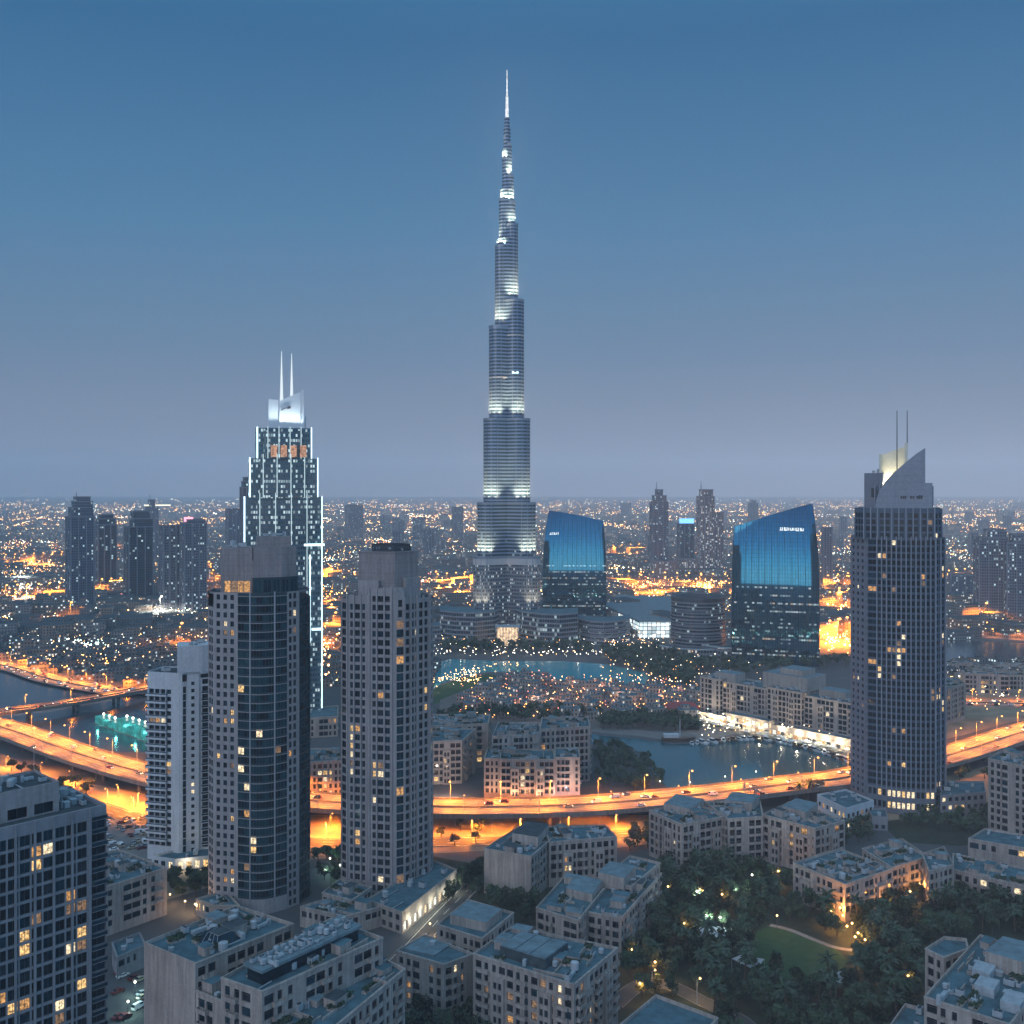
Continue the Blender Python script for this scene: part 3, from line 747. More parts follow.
def road(name, pts, width, mat, thick=1.3, median=True, piers=True, lanes=3, parapet=1.0, marks=True):
    P = catmull(pts, 14); N = normals(P); h = width/2
    mb = MB(); mb2 = MB()
    s_ = 0; uvs = []
    for i in range(len(P)-1):
        L = hypot(P[i+1][0]-P[i][0], P[i+1][1]-P[i][1])
        def q(k, o, z=0): return (P[k][0]+N[k][0]*o, P[k][1]+N[k][1]*o, P[k][2]+z)
        mb.quad(q(i, -h), q(i+1, -h), q(i+1, h), q(i, h), 0); uvs.append(((s_, 0), (s_+L, 0), (s_+L, 1), (s_, 1)))
        s_ += L
    nt = len(mb.f)
    if thick > .3:
        for i in range(len(P)-1):
            for (o0, z0, o1, z1) in ((-h, -thick, -h, 0), (h, 0, h, -thick), (h*.55, -thick-.9, -h*.55, -thick-.9), (-h*.55, -thick-.9, -h, -thick), (h, -thick, h*.55, -thick-.9)):
                mb.quad(q_(P, N, i, o0, z0), q_(P, N, i+1, o0, z0), q_(P, N, i+1, o1, z1), q_(P, N, i, o1, z1), 1)
    o = mb.build(name, [mat, CONC]); o['kind'] = 'structure'
    ul = o.data.uv_layers.new(name='UVMap')
    for fi in range(nt):
        for k, li in enumerate(o.data.polygons[fi].loop_indices): ul.data[li].uv = uvs[fi][k]
    for sg in (-1, 1):
        pb = MB(); strip(pb, P, N, sg*(h-.35), sg*h, .003, parapet, 0); pb.build('parapet', [CONC], o)
    if median: pb = MB(); strip(pb, P, N, -.35, .35, .003, .9, 0); pb.build('median_barrier', [CONC], o)
    lm = MB(); fine = resample(P, 3.0); FN = normals(fine); k0 = 1.0 if median else 0
    lw = (h-1.2-(1.0 if median else 0))/lanes if median else (2*h-2)/lanes
    for sg in ((-1, 1) if median else (1,)):
        for l in range(lanes+1 if marks else 0):
            off = sg*(1.0+lw*l) if median else -h+1+lw*l
            for i in range(0, len(fine)-1):
                if l not in (0, lanes) and i % 4 > 1: continue
                a, b = fine[i:i+2]; 
                strip(lm, [a, b], FN[i:i+2], off-.1, off+.1, .012, .012)
    if marks: lm.build('lane_marking', [PAINTW], o)
    if piers:
        for i, p in enumerate(resample(P, 34)):
            if i == 0 or p[2] < 4: continue
            nn = normals([P[min(range(len(P)-1), key=lambda k: hypot(P[k][0]-p[0], P[k][1]-p[1]))], P[min(range(len(P)-1), key=lambda k: hypot(P[k][0]-p[0], P[k][1]-p[1]))+1]])[0]
            pb = MB()
            for sg in (-.3, .3):
                c = (p[0]+nn[0]*h*sg*1.3, p[1]+nn[1]*h*sg*1.3); pb.tube((*c, 0), (*c, p[2]-thick-1.8), 1.1, 1.1, 12)
            pb.box((p[0], p[1], p[2]-thick-1.9), (width*.62, 2.2, 1.0), atan2(nn[1], nn[0])); pb.build('pier', [CONC], o)
    return P
def q_(P, N, k, o, z): return (P[k][0]+N[k][0]*o, P[k][1]+N[k][1]*o, P[k][2]+z)
def rpts(pix, z): return [(*gp(x, y, z), z) for x, y in pix]
MAINR = road('flyover', rpts([(-70, 711), (0, 727), (78, 754), (147, 774), (230, 792), (325, 802), (432, 807), (520, 807), (600, 804), (700, 795), (800, 783), (850, 777), (943, 757), (1024, 732), (1100, 712)], 8), 27, HWY, lanes=4)
BRIDGE = road('bridge', rpts([(-70, 724), (0, 712), (59, 704), (100, 697), (147, 688), (215, 672), (300, 650)], 7), 16, HWY, lanes=2)
FARR = road('road', rpts([(-110, 650), (0, 665), (49, 679), (94, 688), (125, 692), (147, 691)], 1.2), 26, HWY, thick=.2, piers=False, lanes=4, parapet=.6)
LOWR = road('road', rpts([(-110, 800), (60, 800), (150, 822), (300, 842), (432, 842), (560, 838), (640, 834)], .12), 13, ASPH, thick=.1, median=False, piers=False, lanes=3, parapet=.18)
FRONTR = road('street', rpts(STREET, .12), 9, ASPH, thick=.1, median=False, piers=False, lanes=2, parapet=.15)
RIGHTR = road('road', rpts([(930, 702), (985, 703), (1030, 704), (1110, 703)], .12), 22, HWY, thick=.1, median=True, piers=False, lanes=3, parapet=.2)
CREEKR = road('road', rpts([(920, 632), (1024, 640), (1110, 646)], .12), 14, HWY, thick=.1, median=False, piers=False, lanes=3, parapet=.2)
GARDR = road('lane', rpts([(614, 1005), (640, 985), (668, 985), (700, 1000), (740, 1020), (760, 1040)], .12), 6.5, ASPH, thick=.1, median=False, piers=False, lanes=1, parapet=.06, marks=False)
PATH = road('garden_path', rpts([(770, 925), (790, 930), (815, 940), (838, 948), (870, 952)], .1), 2.6, surf('pale_path', (.3, .28, .25)), thick=.1, median=False, piers=False, lanes=1, parapet=.04, marks=False)

# lamps along the roads
def lamps_along(P, step, off, label, group, start=10, **kw):
    R_ = resample(P, step); N = normals(R_); L_ = []
    for p, n in zip(R_[1:], N[1:]):
        q = (p[0]+n[0]*off, p[1]+n[1]*off)
        x = 512+q[0]*F/q[1]
        if -30 < x < 1054: L_.append((x, q, p[2], atan2(-n[1], -n[0]) if off > 0 else atan2(n[1], n[0])))
    L_.sort()
    for i, (x, q, z, a) in enumerate(L_):
        street_lamp(q, z, a, label % ORD[i], group, **kw)
# the flyover runs left to right: its left-hand side (positive offset) is the lake side
lamps_along(MAINR, 27, 13.0, 'tall sodium lamp on the lake side of the wide flyover, %s from the left', 'street lamps along the flyover', power=60000, h=10, arm=3.4, r=.6)
lamps_along(MAINR, 36, -13.0, 'added sodium lamp on the town side of the wide flyover, %s from the left', 'street lamps along the flyover', power=28000, h=9, arm=3.0, r=.45)  # unseen second row of lamps, added to brighten the deck
lamps_along(BRIDGE, 34, 7.6, 'sodium lamp on the narrower creek bridge, %s from the left', 'street lamps along the creek bridge', power=45000, h=9, arm=2.5, r=.6)
lamps_along(FARR, 30, 12.4, 'sodium lamp beside the broad road past the creek, %s from the left', 'street lamps along the road past the creek', power=68000, h=10, arm=3, r=.8)
lamps_along(LOWR, 24, 6.8, 'sodium lamp on the sandy ground under the flyover, %s from the left', 'street lamps under the flyover', power=60000, h=8, arm=1.5, r=.45)
lamps_along(RIGHTR, 36, 10.5, 'sodium lamp on the street behind the tall fin-fronted tower, %s from the left', 'street lamps behind the right tower', power=22000, h=9, arm=2, r=.7)
lamps_along(CREEKR, 26, 7.0, 'sodium lamp on the far bank of the right-hand creek, %s from the left', 'street lamps on the creek bank', power=12000, h=9, arm=2, r=1.0)
# traffic
def traffic(P, offs, n, label, group, rng):
    R_ = resample(P, 4); N = normals(R_); used = []
    for _ in range(n):
        for _t in range(20):
            i = rng.randrange(1, len(R_)-1); o = rng.choice(offs)
            x = 512+R_[i][0]*F/R_[i][1]
            if -20 < x < 1044 and all(abs(i-a) > 3 or o != b for a, b in used): break
        else: continue
        used.append((i, o)); p = R_[i]; n = N[i]; d = atan2(-n[0], n[1])
        car((p[0]+n[0]*o, p[1]+n[1]*o), p[2]+.01, d if o < 0 else d+pi, label, group)
traffic(MAINR, (-11.2, -8.2, -5.2, -2.4, 2.4, 5.2, 8.2, 11.2), 64, '%s driving with its lights on along the wide orange-lit flyover', 'traffic on the flyover', random.Random(3))
traffic(BRIDGE, (-5.6, -2.4, 2.4, 5.6), 24, '%s crossing the narrower bridge over the creek', 'traffic on the creek bridge', random.Random(4))
traffic(FARR, (-10, -6, -3, 3, 6, 10), 40, '%s on the broad street-lit road past the creek', 'traffic on the road past the creek', random.Random(5))
traffic(RIGHTR, (-8, -5, 5, 8), 16, '%s on the street behind the tall fin-fronted tower', 'traffic behind the right tower', random.Random(6))
g = random.Random(8)
for i in range(34):
    p = gp(g.uniform(104, 148), g.uniform(818, 852)); car(p, .07, g.choice((.6, 2.2))+g.uniform(-.1, .1), '%s parked on the forecourt beside the white balcony tower', 'cars parked by the white tower', lights=False)

street_lamp(gp(34, 790), 0, -1.2, 'very tall slim light mast rising behind the roof of the gridded corner block', 'street lamps along the flyover', 16000, 35, 1.2, .75, LAMP_O, SODIUM, name='high_mast_lamp')

for i, (x, y) in enumerate(((6, 768), (40, 775), (70, 784), (96, 779), (118, 797), (138, 806), (330, 828), (455, 826), (492, 832), (520, 827), (560, 828), (600, 826))):
    street_lamp(gp(x, y), 0, i*1.1, 'lone sodium lamp on the bare sand beneath the flyover, %s from the left' % ORD[i], 'street lamps under the flyover', 40000, 7, 1.2, .42)
# ================================================================== LANDMARK TOWERS
def dirs(px, Y, yaw=0):
    cx, cy_ = at(px, Y); L = hypot(cx, cy_); t = Vector((-cx/L, -cy_/L)); r = Vector((-t.y, t.x))
    c, s_ = cos(yaw), sin(yaw); return r*c+t*s_, t*c-r*s_
# ---- the very tall stepped tower with its spire
BX, BYD = 507.0, 1180.0
bc = at(BX, BYD); PXM = F/BYD
BK = root('supertall_tower', 'tallest tower of all, silvery stepped shaft tapering to a lit needle spire', 'skyscraper', (bc[0], bc[1], 0))
BURJ = cells('banded_steel_and_glass', (.20, .27, .36), (.02, .05, .08), 2.1, 4.0, .97, .55, .05, .45, .75, None, .16, .38, .4, .3, 120, 0, .1)
BURJL = cells('banded_steel_and_glass_lower', (.17, .19, .22), (.02, .03, .042), 1.8, 4.0, .62, .5, .22, .75, .75, None, .14, .4, .4, .2, None, 0, .3)
BLADE = simple('steel_blade', (.22, .26, .31), .4, .6)
rr, tt = dirs(BX, BYD)
def wing_dir(a): return rr*cos(a)+tt*sin(a)
def stadium(L, w_, d, n=9):
    s_ = Vector((-d.y, d.x)); c = Vector(bc)
    pts = [c-s_*w_, c+d*(L-w_)-s_*w_]
    pts += [c+d*(L-w_)+(d*sin(pi*k/n)-s_*cos(pi*k/n))*w_ for k in range(1, n)]
    pts += [c+d*(L-w_)+s_*w_, c+s_*w_]
    return [tuple(p) for p in pts]
def zb(y): return HC-(y-HY)/PXM
LEFT = [(33.5, 556), (29.5, 503), (23.5, 420), (18, 328), (12, 247.5), (8, 201), (4.6, 159), (3.4, 137)]
RIGHT = [(33, 556), (28.5, 503), (23, 420), (17, 302), (11, 226), (8.3, 203), (6.6, 177), (4.6, 145)]
BACK = [(31, 530), (26, 460), (20, 375), (14.5, 280), (9.5, 215), (6.5, 190), (4, 150)]
for a, T in ((radians(150), LEFT), (radians(30), RIGHT), (radians(270), BACK)):
    d = wing_dir(a); k = abs(cos(a)) if abs(cos(a)) > .3 else .866
    zlow = 0
    for i, (E_, y) in enumerate(T):
        w_ = min(12.5, E_/PXM*.52); L_ = (E_/PXM-w_)/k+w_; z1 = zb(y)
        mb = MB()
        pl = stadium(L_, w_, d)
        mb.prism(pl, zlow, z1, 0, 1)
        mb.prism(inset(pl, -.35), z1-1.6, z1+1.2, 2, 2, bottom=True)
        o = mb.build('wing_tier', [BURJL if i == 0 else BURJ, ROOFD, BLADE], BK)
        # the tier above is floodlit from this terrace
        if i+1 < len(T) and a != radians(270):
            E2 = T[i+1][0]; w2 = min(12.5, E2/PXM*.52); Lb_ = (E2/PXM-w2)/k+w2
            Hn = zb(T[i+1][1])-z1
            s_ = Vector((-d.y, d.x))
            for q in (-1.2, -.6, 0, .6, 1.2):
                dd = (d*cos(q)+s_*sin(q)); run = max(3.0, min(7.5, (L_-Lb_)*.9)); p = Vector(bc)+d*(Lb_-w2)+dd*(w2+run)
                aim = Vector((-dd.x*run, -dd.y*run, min(Hn*.55, 30)))
                light(BK, (p.x, p.y, z1+1.4), 9000+2600*min(Hn, 60), (1, .78, .48), .8, 'SPOT', aim.to_track_quat('-Z', 'Y').to_euler(), 85, 1.0, 'floodlight')
        zlow = z1-3
# lit foot of the two front wings
for a in (radians(150), radians(30)):
    d = wing_dir(a); s_ = Vector((-d.y, d.x)); w_ = 12.5; L_ = (33.5/PXM-w_)/.866+w_
    for q in (-1, -.4, .4, 1):
        dd = d*cos(q*1.2)+s_*sin(q*1.2); p = Vector(bc)+d*(L_-w_)+dd*(w_+6); aim = Vector((-dd.x*6, -dd.y*6, 16))
        light(BK, (p.x, p.y, 37), 40000, (1, .82, .56), .8, 'SPOT', aim.to_track_quat('-Z', 'Y').to_euler(), 85, 1.0, 'floodlight')
mb = MB()
for (r_, y0, y1) in ((11.5, 640, 240), (8, 240, 190), (5.5, 190, 150), (4.0, 150, 128), (3.0, 128, 118)):
    mb.prism([(bc[0]+r_*cos(2*pi*i/14), bc[1]+r_*sin(2*pi*i/14)) for i in range(14)], max(0, zb(y0)), zb(y1), 0, 0)
mb.build('core', [BURJ], BK)
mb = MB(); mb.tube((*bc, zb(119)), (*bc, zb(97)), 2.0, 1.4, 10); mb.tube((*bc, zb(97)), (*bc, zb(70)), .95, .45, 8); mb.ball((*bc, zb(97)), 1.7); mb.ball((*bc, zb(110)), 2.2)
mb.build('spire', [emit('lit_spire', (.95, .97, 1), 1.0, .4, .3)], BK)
# mechanical floors: pale louvre bands
LOUV = surf('pale_louvre', (.42, .42, .43), .1, .3, .5, 0)
for a, E_, y in ((150, 33.5, 560), (30, 33, 560), (150, 18, 376), (30, 17, 334)):
    d = wing_dir(radians(a)); w_ = min(12.5, E_/PXM*.52); L_ = (E_/PXM-w_)/.866+w_
    mb = MB(); mb.prism(inset(stadium(L_, w_, d), -.25), zb(y+3.5), zb(y-4) if E_ > 20 else zb(y+2), 0, 0, bottom=True); mb.build('louvre_band', [LOUV], BK)
# vertical steel blades on the rounded ends
for a, T in ((radians(150), LEFT), (radians(30), RIGHT)):
    d = wing_dir(a); s_ = Vector((-d.y, d.x)); zl = 30
    for (E_, y) in T[:5]:
        w_ = min(12.5, E_/PXM*.52); L_ = (E_/PXM-w_)/.866+w_; mb = MB()
        for q in (-1.35, -.8, -.27, .27, .8, 1.35):
            dd = d*cos(q)+s_*sin(q); p = Vector(bc)+d*(L_-w_)+dd*(w_+.1); mb.box((p.x, p.y, zl), (.4, .5, zb(y)-zl), atan2(dd.y, dd.x))
        mb.build('blade', [BLADE], BK); zl = zb(y)
# illuminated marks high on the right wing
mb = MB(); d = wing_dir(radians(30)); w_ = min(12.5, 17/PXM*.52); L_ = (17/PXM-w_)/.866+w_; s_ = Vector((-d.y, d.x)); g = random.Random(2)
for i in range(6):
    dd = d*cos(-1.35+i*.12)+s_*sin(-1.35+i*.12); p = Vector(bc)+d*(L_-w_)+dd*(w_+.5); mb.box((p.x, p.y, zb(375)), (.5, .9, g.uniform(1.4, 2.6)), atan2(dd.y, dd.x))
mb.build('lit_sign', [LED], BK)
# ---- its terraced podium
POD = cells('podium_bands', (.19, .215, .25), (.02, .035, .05), 2.6, 4.6, .86, .66, .14, .55, .7, None, .12, .5, .2)
def terrace(name, label, cat, pts_px, z, mat, steps=4, back=30, step_in=1.5, group=None, rim=None):
    """long curved building whose front follows a line of pixels on the ground, floors stepping back"""
    front_ = [Vector(gp(x, y)) for x, y in pts_px]
    c = front_[len(front_)//2]; R_ = root(name, label, cat, (c.x, c.y, 0), group)
    for k in range(steps):
        z0, z1 = z*k/steps, z*(k+1)/steps
        fr = [p+p.normalized()*step_in*k for p in front_]; bk = [p+p.normalized()*back for p in front_]
        pl = [tuple(p) for p in fr]+[tuple(p) for p in reversed(bk)]
        mb = MB(); mb.prism(pl, z0 if k == 0 else z0+.01, z1, 0, 1); mb.build('floor_tier', [mat, ROOF], R_)
        f2 = [p-p.normalized()*.7 for p in fr]; b2 = [p+p.normalized()*.8 for p in fr]
        mb = MB(); mb.prism([tuple(p) for p in f2]+[tuple(p) for p in reversed(b2)], z1-.9, z1+.25, 0, 0, bottom=True); mb.build('floor_edge', [rim or GREYW], R_)
    return R_
PW1 = terrace('podium_building', 'low terraced podium left of the lit entrance under the tallest tower', 'podium', [(440, 641), (455, 643), (475, 644), (494, 642), (500, 639)], 33, POD, 7, 60, 1.3)
PW2 = terrace('podium_building', 'low curved podium right of the lit entrance under the tallest tower', 'podium', [(515, 639), (522, 642), (540, 645), (560, 646), (578, 644)], 33, POD, 7, 60, 1.3)
PW3 = terrace('terrace_building', 'curved banded terrace building lit along its foot, right of the tallest tower podium', 'building', [(578, 641), (590, 644), (604, 645), (618, 644), (630, 641)], 24, POD, 6, 50, 1.6)
PW0 = terrace('terrace_building', 'low dim terrace at the far left end of the tallest tower podium', 'building', [(424, 642), (432, 643), (442, 642)], 18, POD, 4, 40, 1.3)
# entrance pavilion
ec = gp(507.5, 645); ER = root('entrance_pavilion', 'glowing glass entrance box with a flat canopy at the foot of the tallest tower', 'pavilion', (ec[0], ec[1], 0))
mb = MB(); mb.box((ec[0], ec[1], 0), (23, 10, 20)); mb.build('wall', [emit('lit_lobby', (1, .70, .42), 1.3, .6, .35)], ER)
mb = MB(); mb.box((ec[0], ec[1]-1, 20.01), (27, 14, 1.3)); mb.build('canopy', [METAL], ER)
for i in range(8):
    mb = MB(); mb.box((ec[0]-11+i*22/7, ec[1]-5.6, 0), (.6, .8, 20)); mb.build('column', [STONE], ER)
# ---- mirrored blue blades
def blade_tower(px, Y, base_px, top_l, top_r, half, label, sign=None, bulge=.8, lean=.000225, yaw=0.0):
    c = at(px, Y); R_ = root('glass_tower', label, 'office tower', (c[0], c[1], 0)); r, t = dirs(px, Y, yaw); s_ = Y/F
    zl, zr = zat(top_l[1], Y), zat(top_r[1], Y); zt = max(zl, zr)
    def X(z):
        f_ = z/zt
        return (-half+ (px-half-0 - top_l[0])*0 + (top_l[0]-(px-half))*max(0, (f_-.45)/.55)**2)*s_, (half+(top_r[0]-(px+half))*max(0, (f_-.45)/.55)**2)*s_
    nu, nv = 26, 44; V = {}
    mb = MB()
    def P(i, j, off=0.0):
        u = i/nu; top = zl+(zr-zl)*u+1.2*sin(pi*u); z = top*j/nv
        a, b = X(z); x = a+(b-a)*u; y = bulge*(1-(2*u-1)**2)-lean*z*z+off
        p = Vector(c)+r*x+t*y; return (p.x, p.y, z)
    idx = {}
    for j in range(nv+1):
        for i in range(nu+1): idx[i, j] = len(mb.v); mb.v.append(P(i, j))
    for j in range(nv):
        for i in range(nu): mb.f.append((idx[i, j], idx[i+1, j], idx[i+1, j+1], idx[i, j+1])); mb.m.append(0)
    mb.build('facade', [MIRROR], R_, True)
    bk = MB(); D = -30
    def Q(i, j): p = P(i, j); u = i/nu; a, b = X(p[2]); q = Vector(c)+r*((a+(b-a)*u)*.92)+t*(D+.6*lean*p[2]**2); return (q.x, q.y, p[2])
    for j in range(nv):
        bk.quad(Q(nu, j), Q(0, j), Q(0, j+1), Q(nu, j+1), 0)
        bk.quad(P(nu, j), Q(nu, j), Q(nu, j+1), P(nu, j+1), 0); bk.quad(Q(0, j), P(0, j), P(0, j+1), Q(0, j+1), 0)
    bk.build('side_wall', [cells('blade_side', (.05, .07, .09), (.02, .035, .05), 3, 3.8, .8, .6, .10, .9, .6, None, .1)], R_)
    rf = MB(); rf.poly([P(i, nv) for i in range(nu+1)]+[Q(i, nv) for i in range(nu, -1, -1)]); rf.build('roof', [ROOFD], R_)
    for i in range(0, nu+1, 2):
        f = MB()
        for j in range(nv):
            a0, a1, b0, b1 = P(i, j, .05), P(i, j+1, .05), P(i, j, .8), P(i, j+1, .8); w_ = r*.16; W3 = Vector((w_.x, w_.y, 0))
            A0, A1, B0, B1 = [Vector(q) for q in (a0, a1, b0, b1)]
            f.quad(A0-W3, B0-W3, B1-W3, A1-W3); f.quad(B0+W3, A0+W3, A1+W3, B1+W3); f.quad(B0-W3, B0+W3, B1+W3, B1-W3)
        f.build('fin', [DKFIN], R_)
    if sign:
        x0, x1, yy, n = sign; g = random.Random(n)
        sm = MB()
        for k in range(n):
            xx = x0+(x1-x0)*(k+.5)/n; u = (xx-(px-half))/(2*half); z = zat(yy, Y-bulge); top = zl+(zr-zl)*u; j = z/top*nv
            p = Vector(P(u*nu, j, 1.0)); h_ = g.choice((2.6, 3.2)); ww = (x1-x0)/n*s_*.34
            for sd in ((-1, 1) if k % 3 else (0,)): sm.box((p.x+r.x*ww*sd, p.y+r.y*ww*sd, p.z-h_/2), (.8, .5, h_), atan2(r.y, r.x))
            if k % 2 == 0: sm.box((p.x, p.y, p.z-h_/2), (ww*2, .5, .8), atan2(r.y, r.x))
        sm.build('lit_sign', [emit('white_sign', (.9, .97, 1), 1.3)], R_)
    return R_
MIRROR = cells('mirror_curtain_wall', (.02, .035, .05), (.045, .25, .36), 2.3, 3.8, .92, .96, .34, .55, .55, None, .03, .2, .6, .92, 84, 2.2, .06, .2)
DKFIN = simple('dark_fin', (.012, .03, .05), .4, .3)
blade_tower(574.5, 1262, 625, (549, 511), (602, 521), 31.5, 'curved blue mirror-glass tower sloping down to the right, beside the tallest tower', (547, 558, 534, 4), yaw=-.028)
blade_tower(775, 985, 664, (737, 527), (811, 504), 42.5, 'larger curved blue mirror-glass tower rising to a point at its right corner', (780, 805, 530, 9), yaw=.042)
# ---- drum building and ring podium
dc = gp(698, 652); DR = root('drum_building', 'round drum-shaped building wrapped in horizontal louvres between the two blue glass towers', 'building', (dc[0], dc[1], 0))
DRUMM = cells('drum_louvres', (.16, .19, .22), (.02, .032, .045), 2.4, 3.3, .96, .55, .06, .7, .6, 28, .15, .4, .4)
zd = zat(603, dc[1]-28)
mb = MB(); N_ = 40
for k in range(12):
    z0, z1 = zd*k/12, zd*(k+1)/12; r0 = 29.5-2.2*k/12; r1 = 29.5-2.2*(k+1)/12
    mb.frust([(dc[0]+r0*cos(2*pi*i/N_), dc[1]+r0*sin(2*pi*i/N_)) for i in range(N_)], [(dc[0]+r1*cos(2*pi*i/N_), dc[1]+r1*sin(2*pi*i/N_)) for i in range(N_)], z0, z1, 0, 1)
mb.build('wall', [DRUMM, ROOFD], DR)
for k in range(13):
    r_ = 30.1-2.2*k/12; ring = [(dc[0]+r_*cos(2*pi*i/N_), dc[1]+r_*sin(2*pi*i/N_)) for i in range(N_)]
    if k == 0: continue
    mb = MB(); mb.prism(ring, zd*k/12-.45, zd*k/12-.05, 0, 0, bottom=True); mb.build('louvre_ring', [GREYW], DR)
mb = MB(); ro = [(27.8, zd), (27.8, zd+4), (25.5, zd+4), (22.5, zd+.3)]
for (ra, za), (rb, zb_) in zip(ro, ro[1:]):
    for i in range(N_):
        a, b = 2*pi*i/N_, 2*pi*(i+1)/N_
        mb.quad((dc[0]+ra*cos(a), dc[1]+ra*sin(a), za), (dc[0]+ra*cos(b), dc[1]+ra*sin(b), za), (dc[0]+rb*cos(b), dc[1]+rb*sin(b), zb_), (dc[0]+rb*cos(a), dc[1]+rb*sin(a), zb_))
mb.build('roof_rim', [DKMETAL], DR)
def ring_band(name, label, cx, cy_, r0, r1, a0, a1, z, mat, cat='podium'):
    R_ = root(name, label, cat, (cx, cy_, 0)); n = 24
    A = [(cx+r1*cos(radians(a0+(a1-a0)*i/n)), cy_+r1*sin(radians(a0+(a1-a0)*i/n))) for i in range(n+1)]
    Bq = [(cx+r0*cos(radians(a0+(a1-a0)*i/n)), cy_+r0*sin(radians(a0+(a1-a0)*i/n))) for i in range(n, -1, -1)]
    mb = MB(); mb.prism(A+Bq, 0, z, 0, 1); mb.build('wall', [mat, ROOFD], R_)
    A2 = [(cx+(r1+1.2)*cos(radians(a0+(a1-a0)*i/n)), cy_+(r1+1.2)*sin(radians(a0+(a1-a0)*i/n))) for i in range(n+1)]
    B2 = [(cx+(r1-2)*cos(radians(a0+(a1-a0)*i/n)), cy_+(r1-2)*sin(radians(a0+(a1-a0)*i/n))) for i in range(n, -1, -1)]
    mb = MB(); mb.prism(A2+B2, z, z+1.1, 0, 0, bottom=True); mb.build('roof_edge', [METAL], R_); return R_
RB = cells('ring_podium', (.16, .17, .19), (.03, .04, .05), 3, 5, .8, .5, .25, .8, .8, None, .15)
ring_band('ring_podium', 'low curved podium hugging the foot of the drum-shaped building', dc[0], dc[1], 31, 46, 195, 300, 9, RB)
q = gp(735, 655); ring_band('ring_podium', 'low curved podium in front of the larger blue mirror-glass tower', q[0], q[1], 22, 38, 200, 345, 12, RB)
# ---- mall hall with lit front
hp = rp([(606, 606), (640, 622), (672, 622), (672, 598), (618, 596)], 18); c = cen(hp); HR = root('mall_hall', 'grey-roofed mall hall with a bright white-green lit front, left of the drum', 'building', (c[0], c[1], 0))
mb = MB(); mb.prism(hp, 0, 18, 0, 1); mb.build('wall', [cells('hall_front', (.3, .31, .32), (.1, .12, .12), 5, 4.2, .85, .8, .95, 2.2, .05, None, .2), ROOF], HR)
mb = MB(); mb.prism(inset(hp, -1.5), 18.01, 19.4, 0, 0, bottom=True); mb.build('roof', [ROOFP], HR)
mb = MB(); a, b = gp(611, 607, 17), gp(636, 620, 17); d = atan2(b[1]-a[1], b[0]-a[0]); mb.box(((a[0]+b[0])/2-1.6, (a[1]+b[1])/2-1.6, 16.2), (hypot(b[0]-a[0], b[1]-a[1]), 1.2, 1.6), d); mb.build('lit_fascia', [LED], HR)

# ---- stepped white-lit tower (left)
HYD = 735.0; s_ = HYD/F; hr, ht = dirs(283, HYD)
hc = at(283, HYD); HT = root('stepped_tower', 'stepped dark tower outlined in white light with a glowing crown and twin masts', 'skyscraper', (hc[0], hc[1], 0))
HM = cells('stepped_tower_glass', (.06, .105, .13), (.025, .065, .085), 1.7, 3.6, .7, .55, .34, .9, .2, None, .08, .4)
def hz(y): return zat(y, HYD)
def hpl(x0, x1, d0, d1, off=0): return [tuple(Vector(hc)+hr*((x-283)*s_)+ht*t_) for x, t_ in ((x0, d0), (x1, d0), (x1, d1), (x0, d1))]
TI = [(246, 321, 16, 0, 497), (251, 317, 14.5, 497, 459), (258, 311, 13, 459, 429)]
for k, (x0, x1, d, yb_, yt_) in enumerate(TI):
    z0 = 0 if not yb_ else hz(yb_)-.01; z1 = hz(yt_); a = atan2(hr.y, hr.x)
    mb = MB(); loc = rect(0, 0, (x1-x0)*s_, 2*d, 0); mb.prism(loc, z0, z1, 0, 1)
    # rounded glass bow in front
    bow = [((x1-x0)*s_*(.34*cos(pi+pi*i/10)), -d-3.2*sin(pi*i/10)) for i in range(11)]
    mb.prism(bow, z0, z1-2, 0, 1)
    link('tower_tier', mb.mesh('tower_tier', [HM, ROOFD]), HT, (0, 0, 0), a)
    # white light lines at the corners and pale mullions between
    for x, wd in ((x0+.5, 1.0), (x1-.5, .7)):
        p = Vector(hc)+hr*((x-283)*s_)+ht*(d+.45); mb = MB(); zb0 = z0 if k else hz(705 if x > 283 else 560)
        mb.box((p.x, p.y, zb0), (wd, .8, z1-zb0+.6), a); mb.build('light_line', [LED], HT)
    n = 5
    for i in range(1, n):
        x = x0+(x1-x0)*i/n; u_ = (x-283)*s_/((x1-x0)*s_*.34); bowd = 3.2*sqrt(max(0, 1-u_*u_)) if abs(u_) < 1 else 0
        p = Vector(hc)+hr*((x-283)*s_)+ht*(d+bowd+.35); mb = MB(); mb.box((p.x, p.y, z0), (.5, .8, z1-z0+(3 if k < 2 else 1)), a); mb.build('mullion', [emit('faint_led_mullion', (.7, .92, 1), .95) if i == 1 and k == 0 else bpy.data.materials['faint_led_mullion']], HT)
    for sx in (-1, 1):   # terrace floodlights washing the tier above
        if k < 2:
            p = Vector(hc)+hr*(((x0+x1)/2-283+sx*(x1-x0)*.44)*s_)+ht*(d-1.2); light(HT, (p.x, p.y, z1+1), 6000, (.8, .93, 1), .6, 'SPOT', (pi, 0, 0), 100, .9, 'floodlight')
mb = MB(); p = Vector(hc)+hr*((306-283)*s_)+ht*17.2; mb.box((p.x, p.y, hz(545)), (34*s_, 1.5, 1.6), a); p2 = Vector(hc)+hr*((316-283)*s_)+ht*17.2; mb.box((p2.x, p2.y, hz(628)), (11*s_, 1.5, 1.5), a); mb.build('light_line', [LED], HT)
mb = MB(); p = Vector(hc)+hr*((309-283)*s_)+ht*16.8; mb.box((p.x, p.y, hz(640)), (.8, .7, 62), a); mb.build('light_line', [LED], HT)
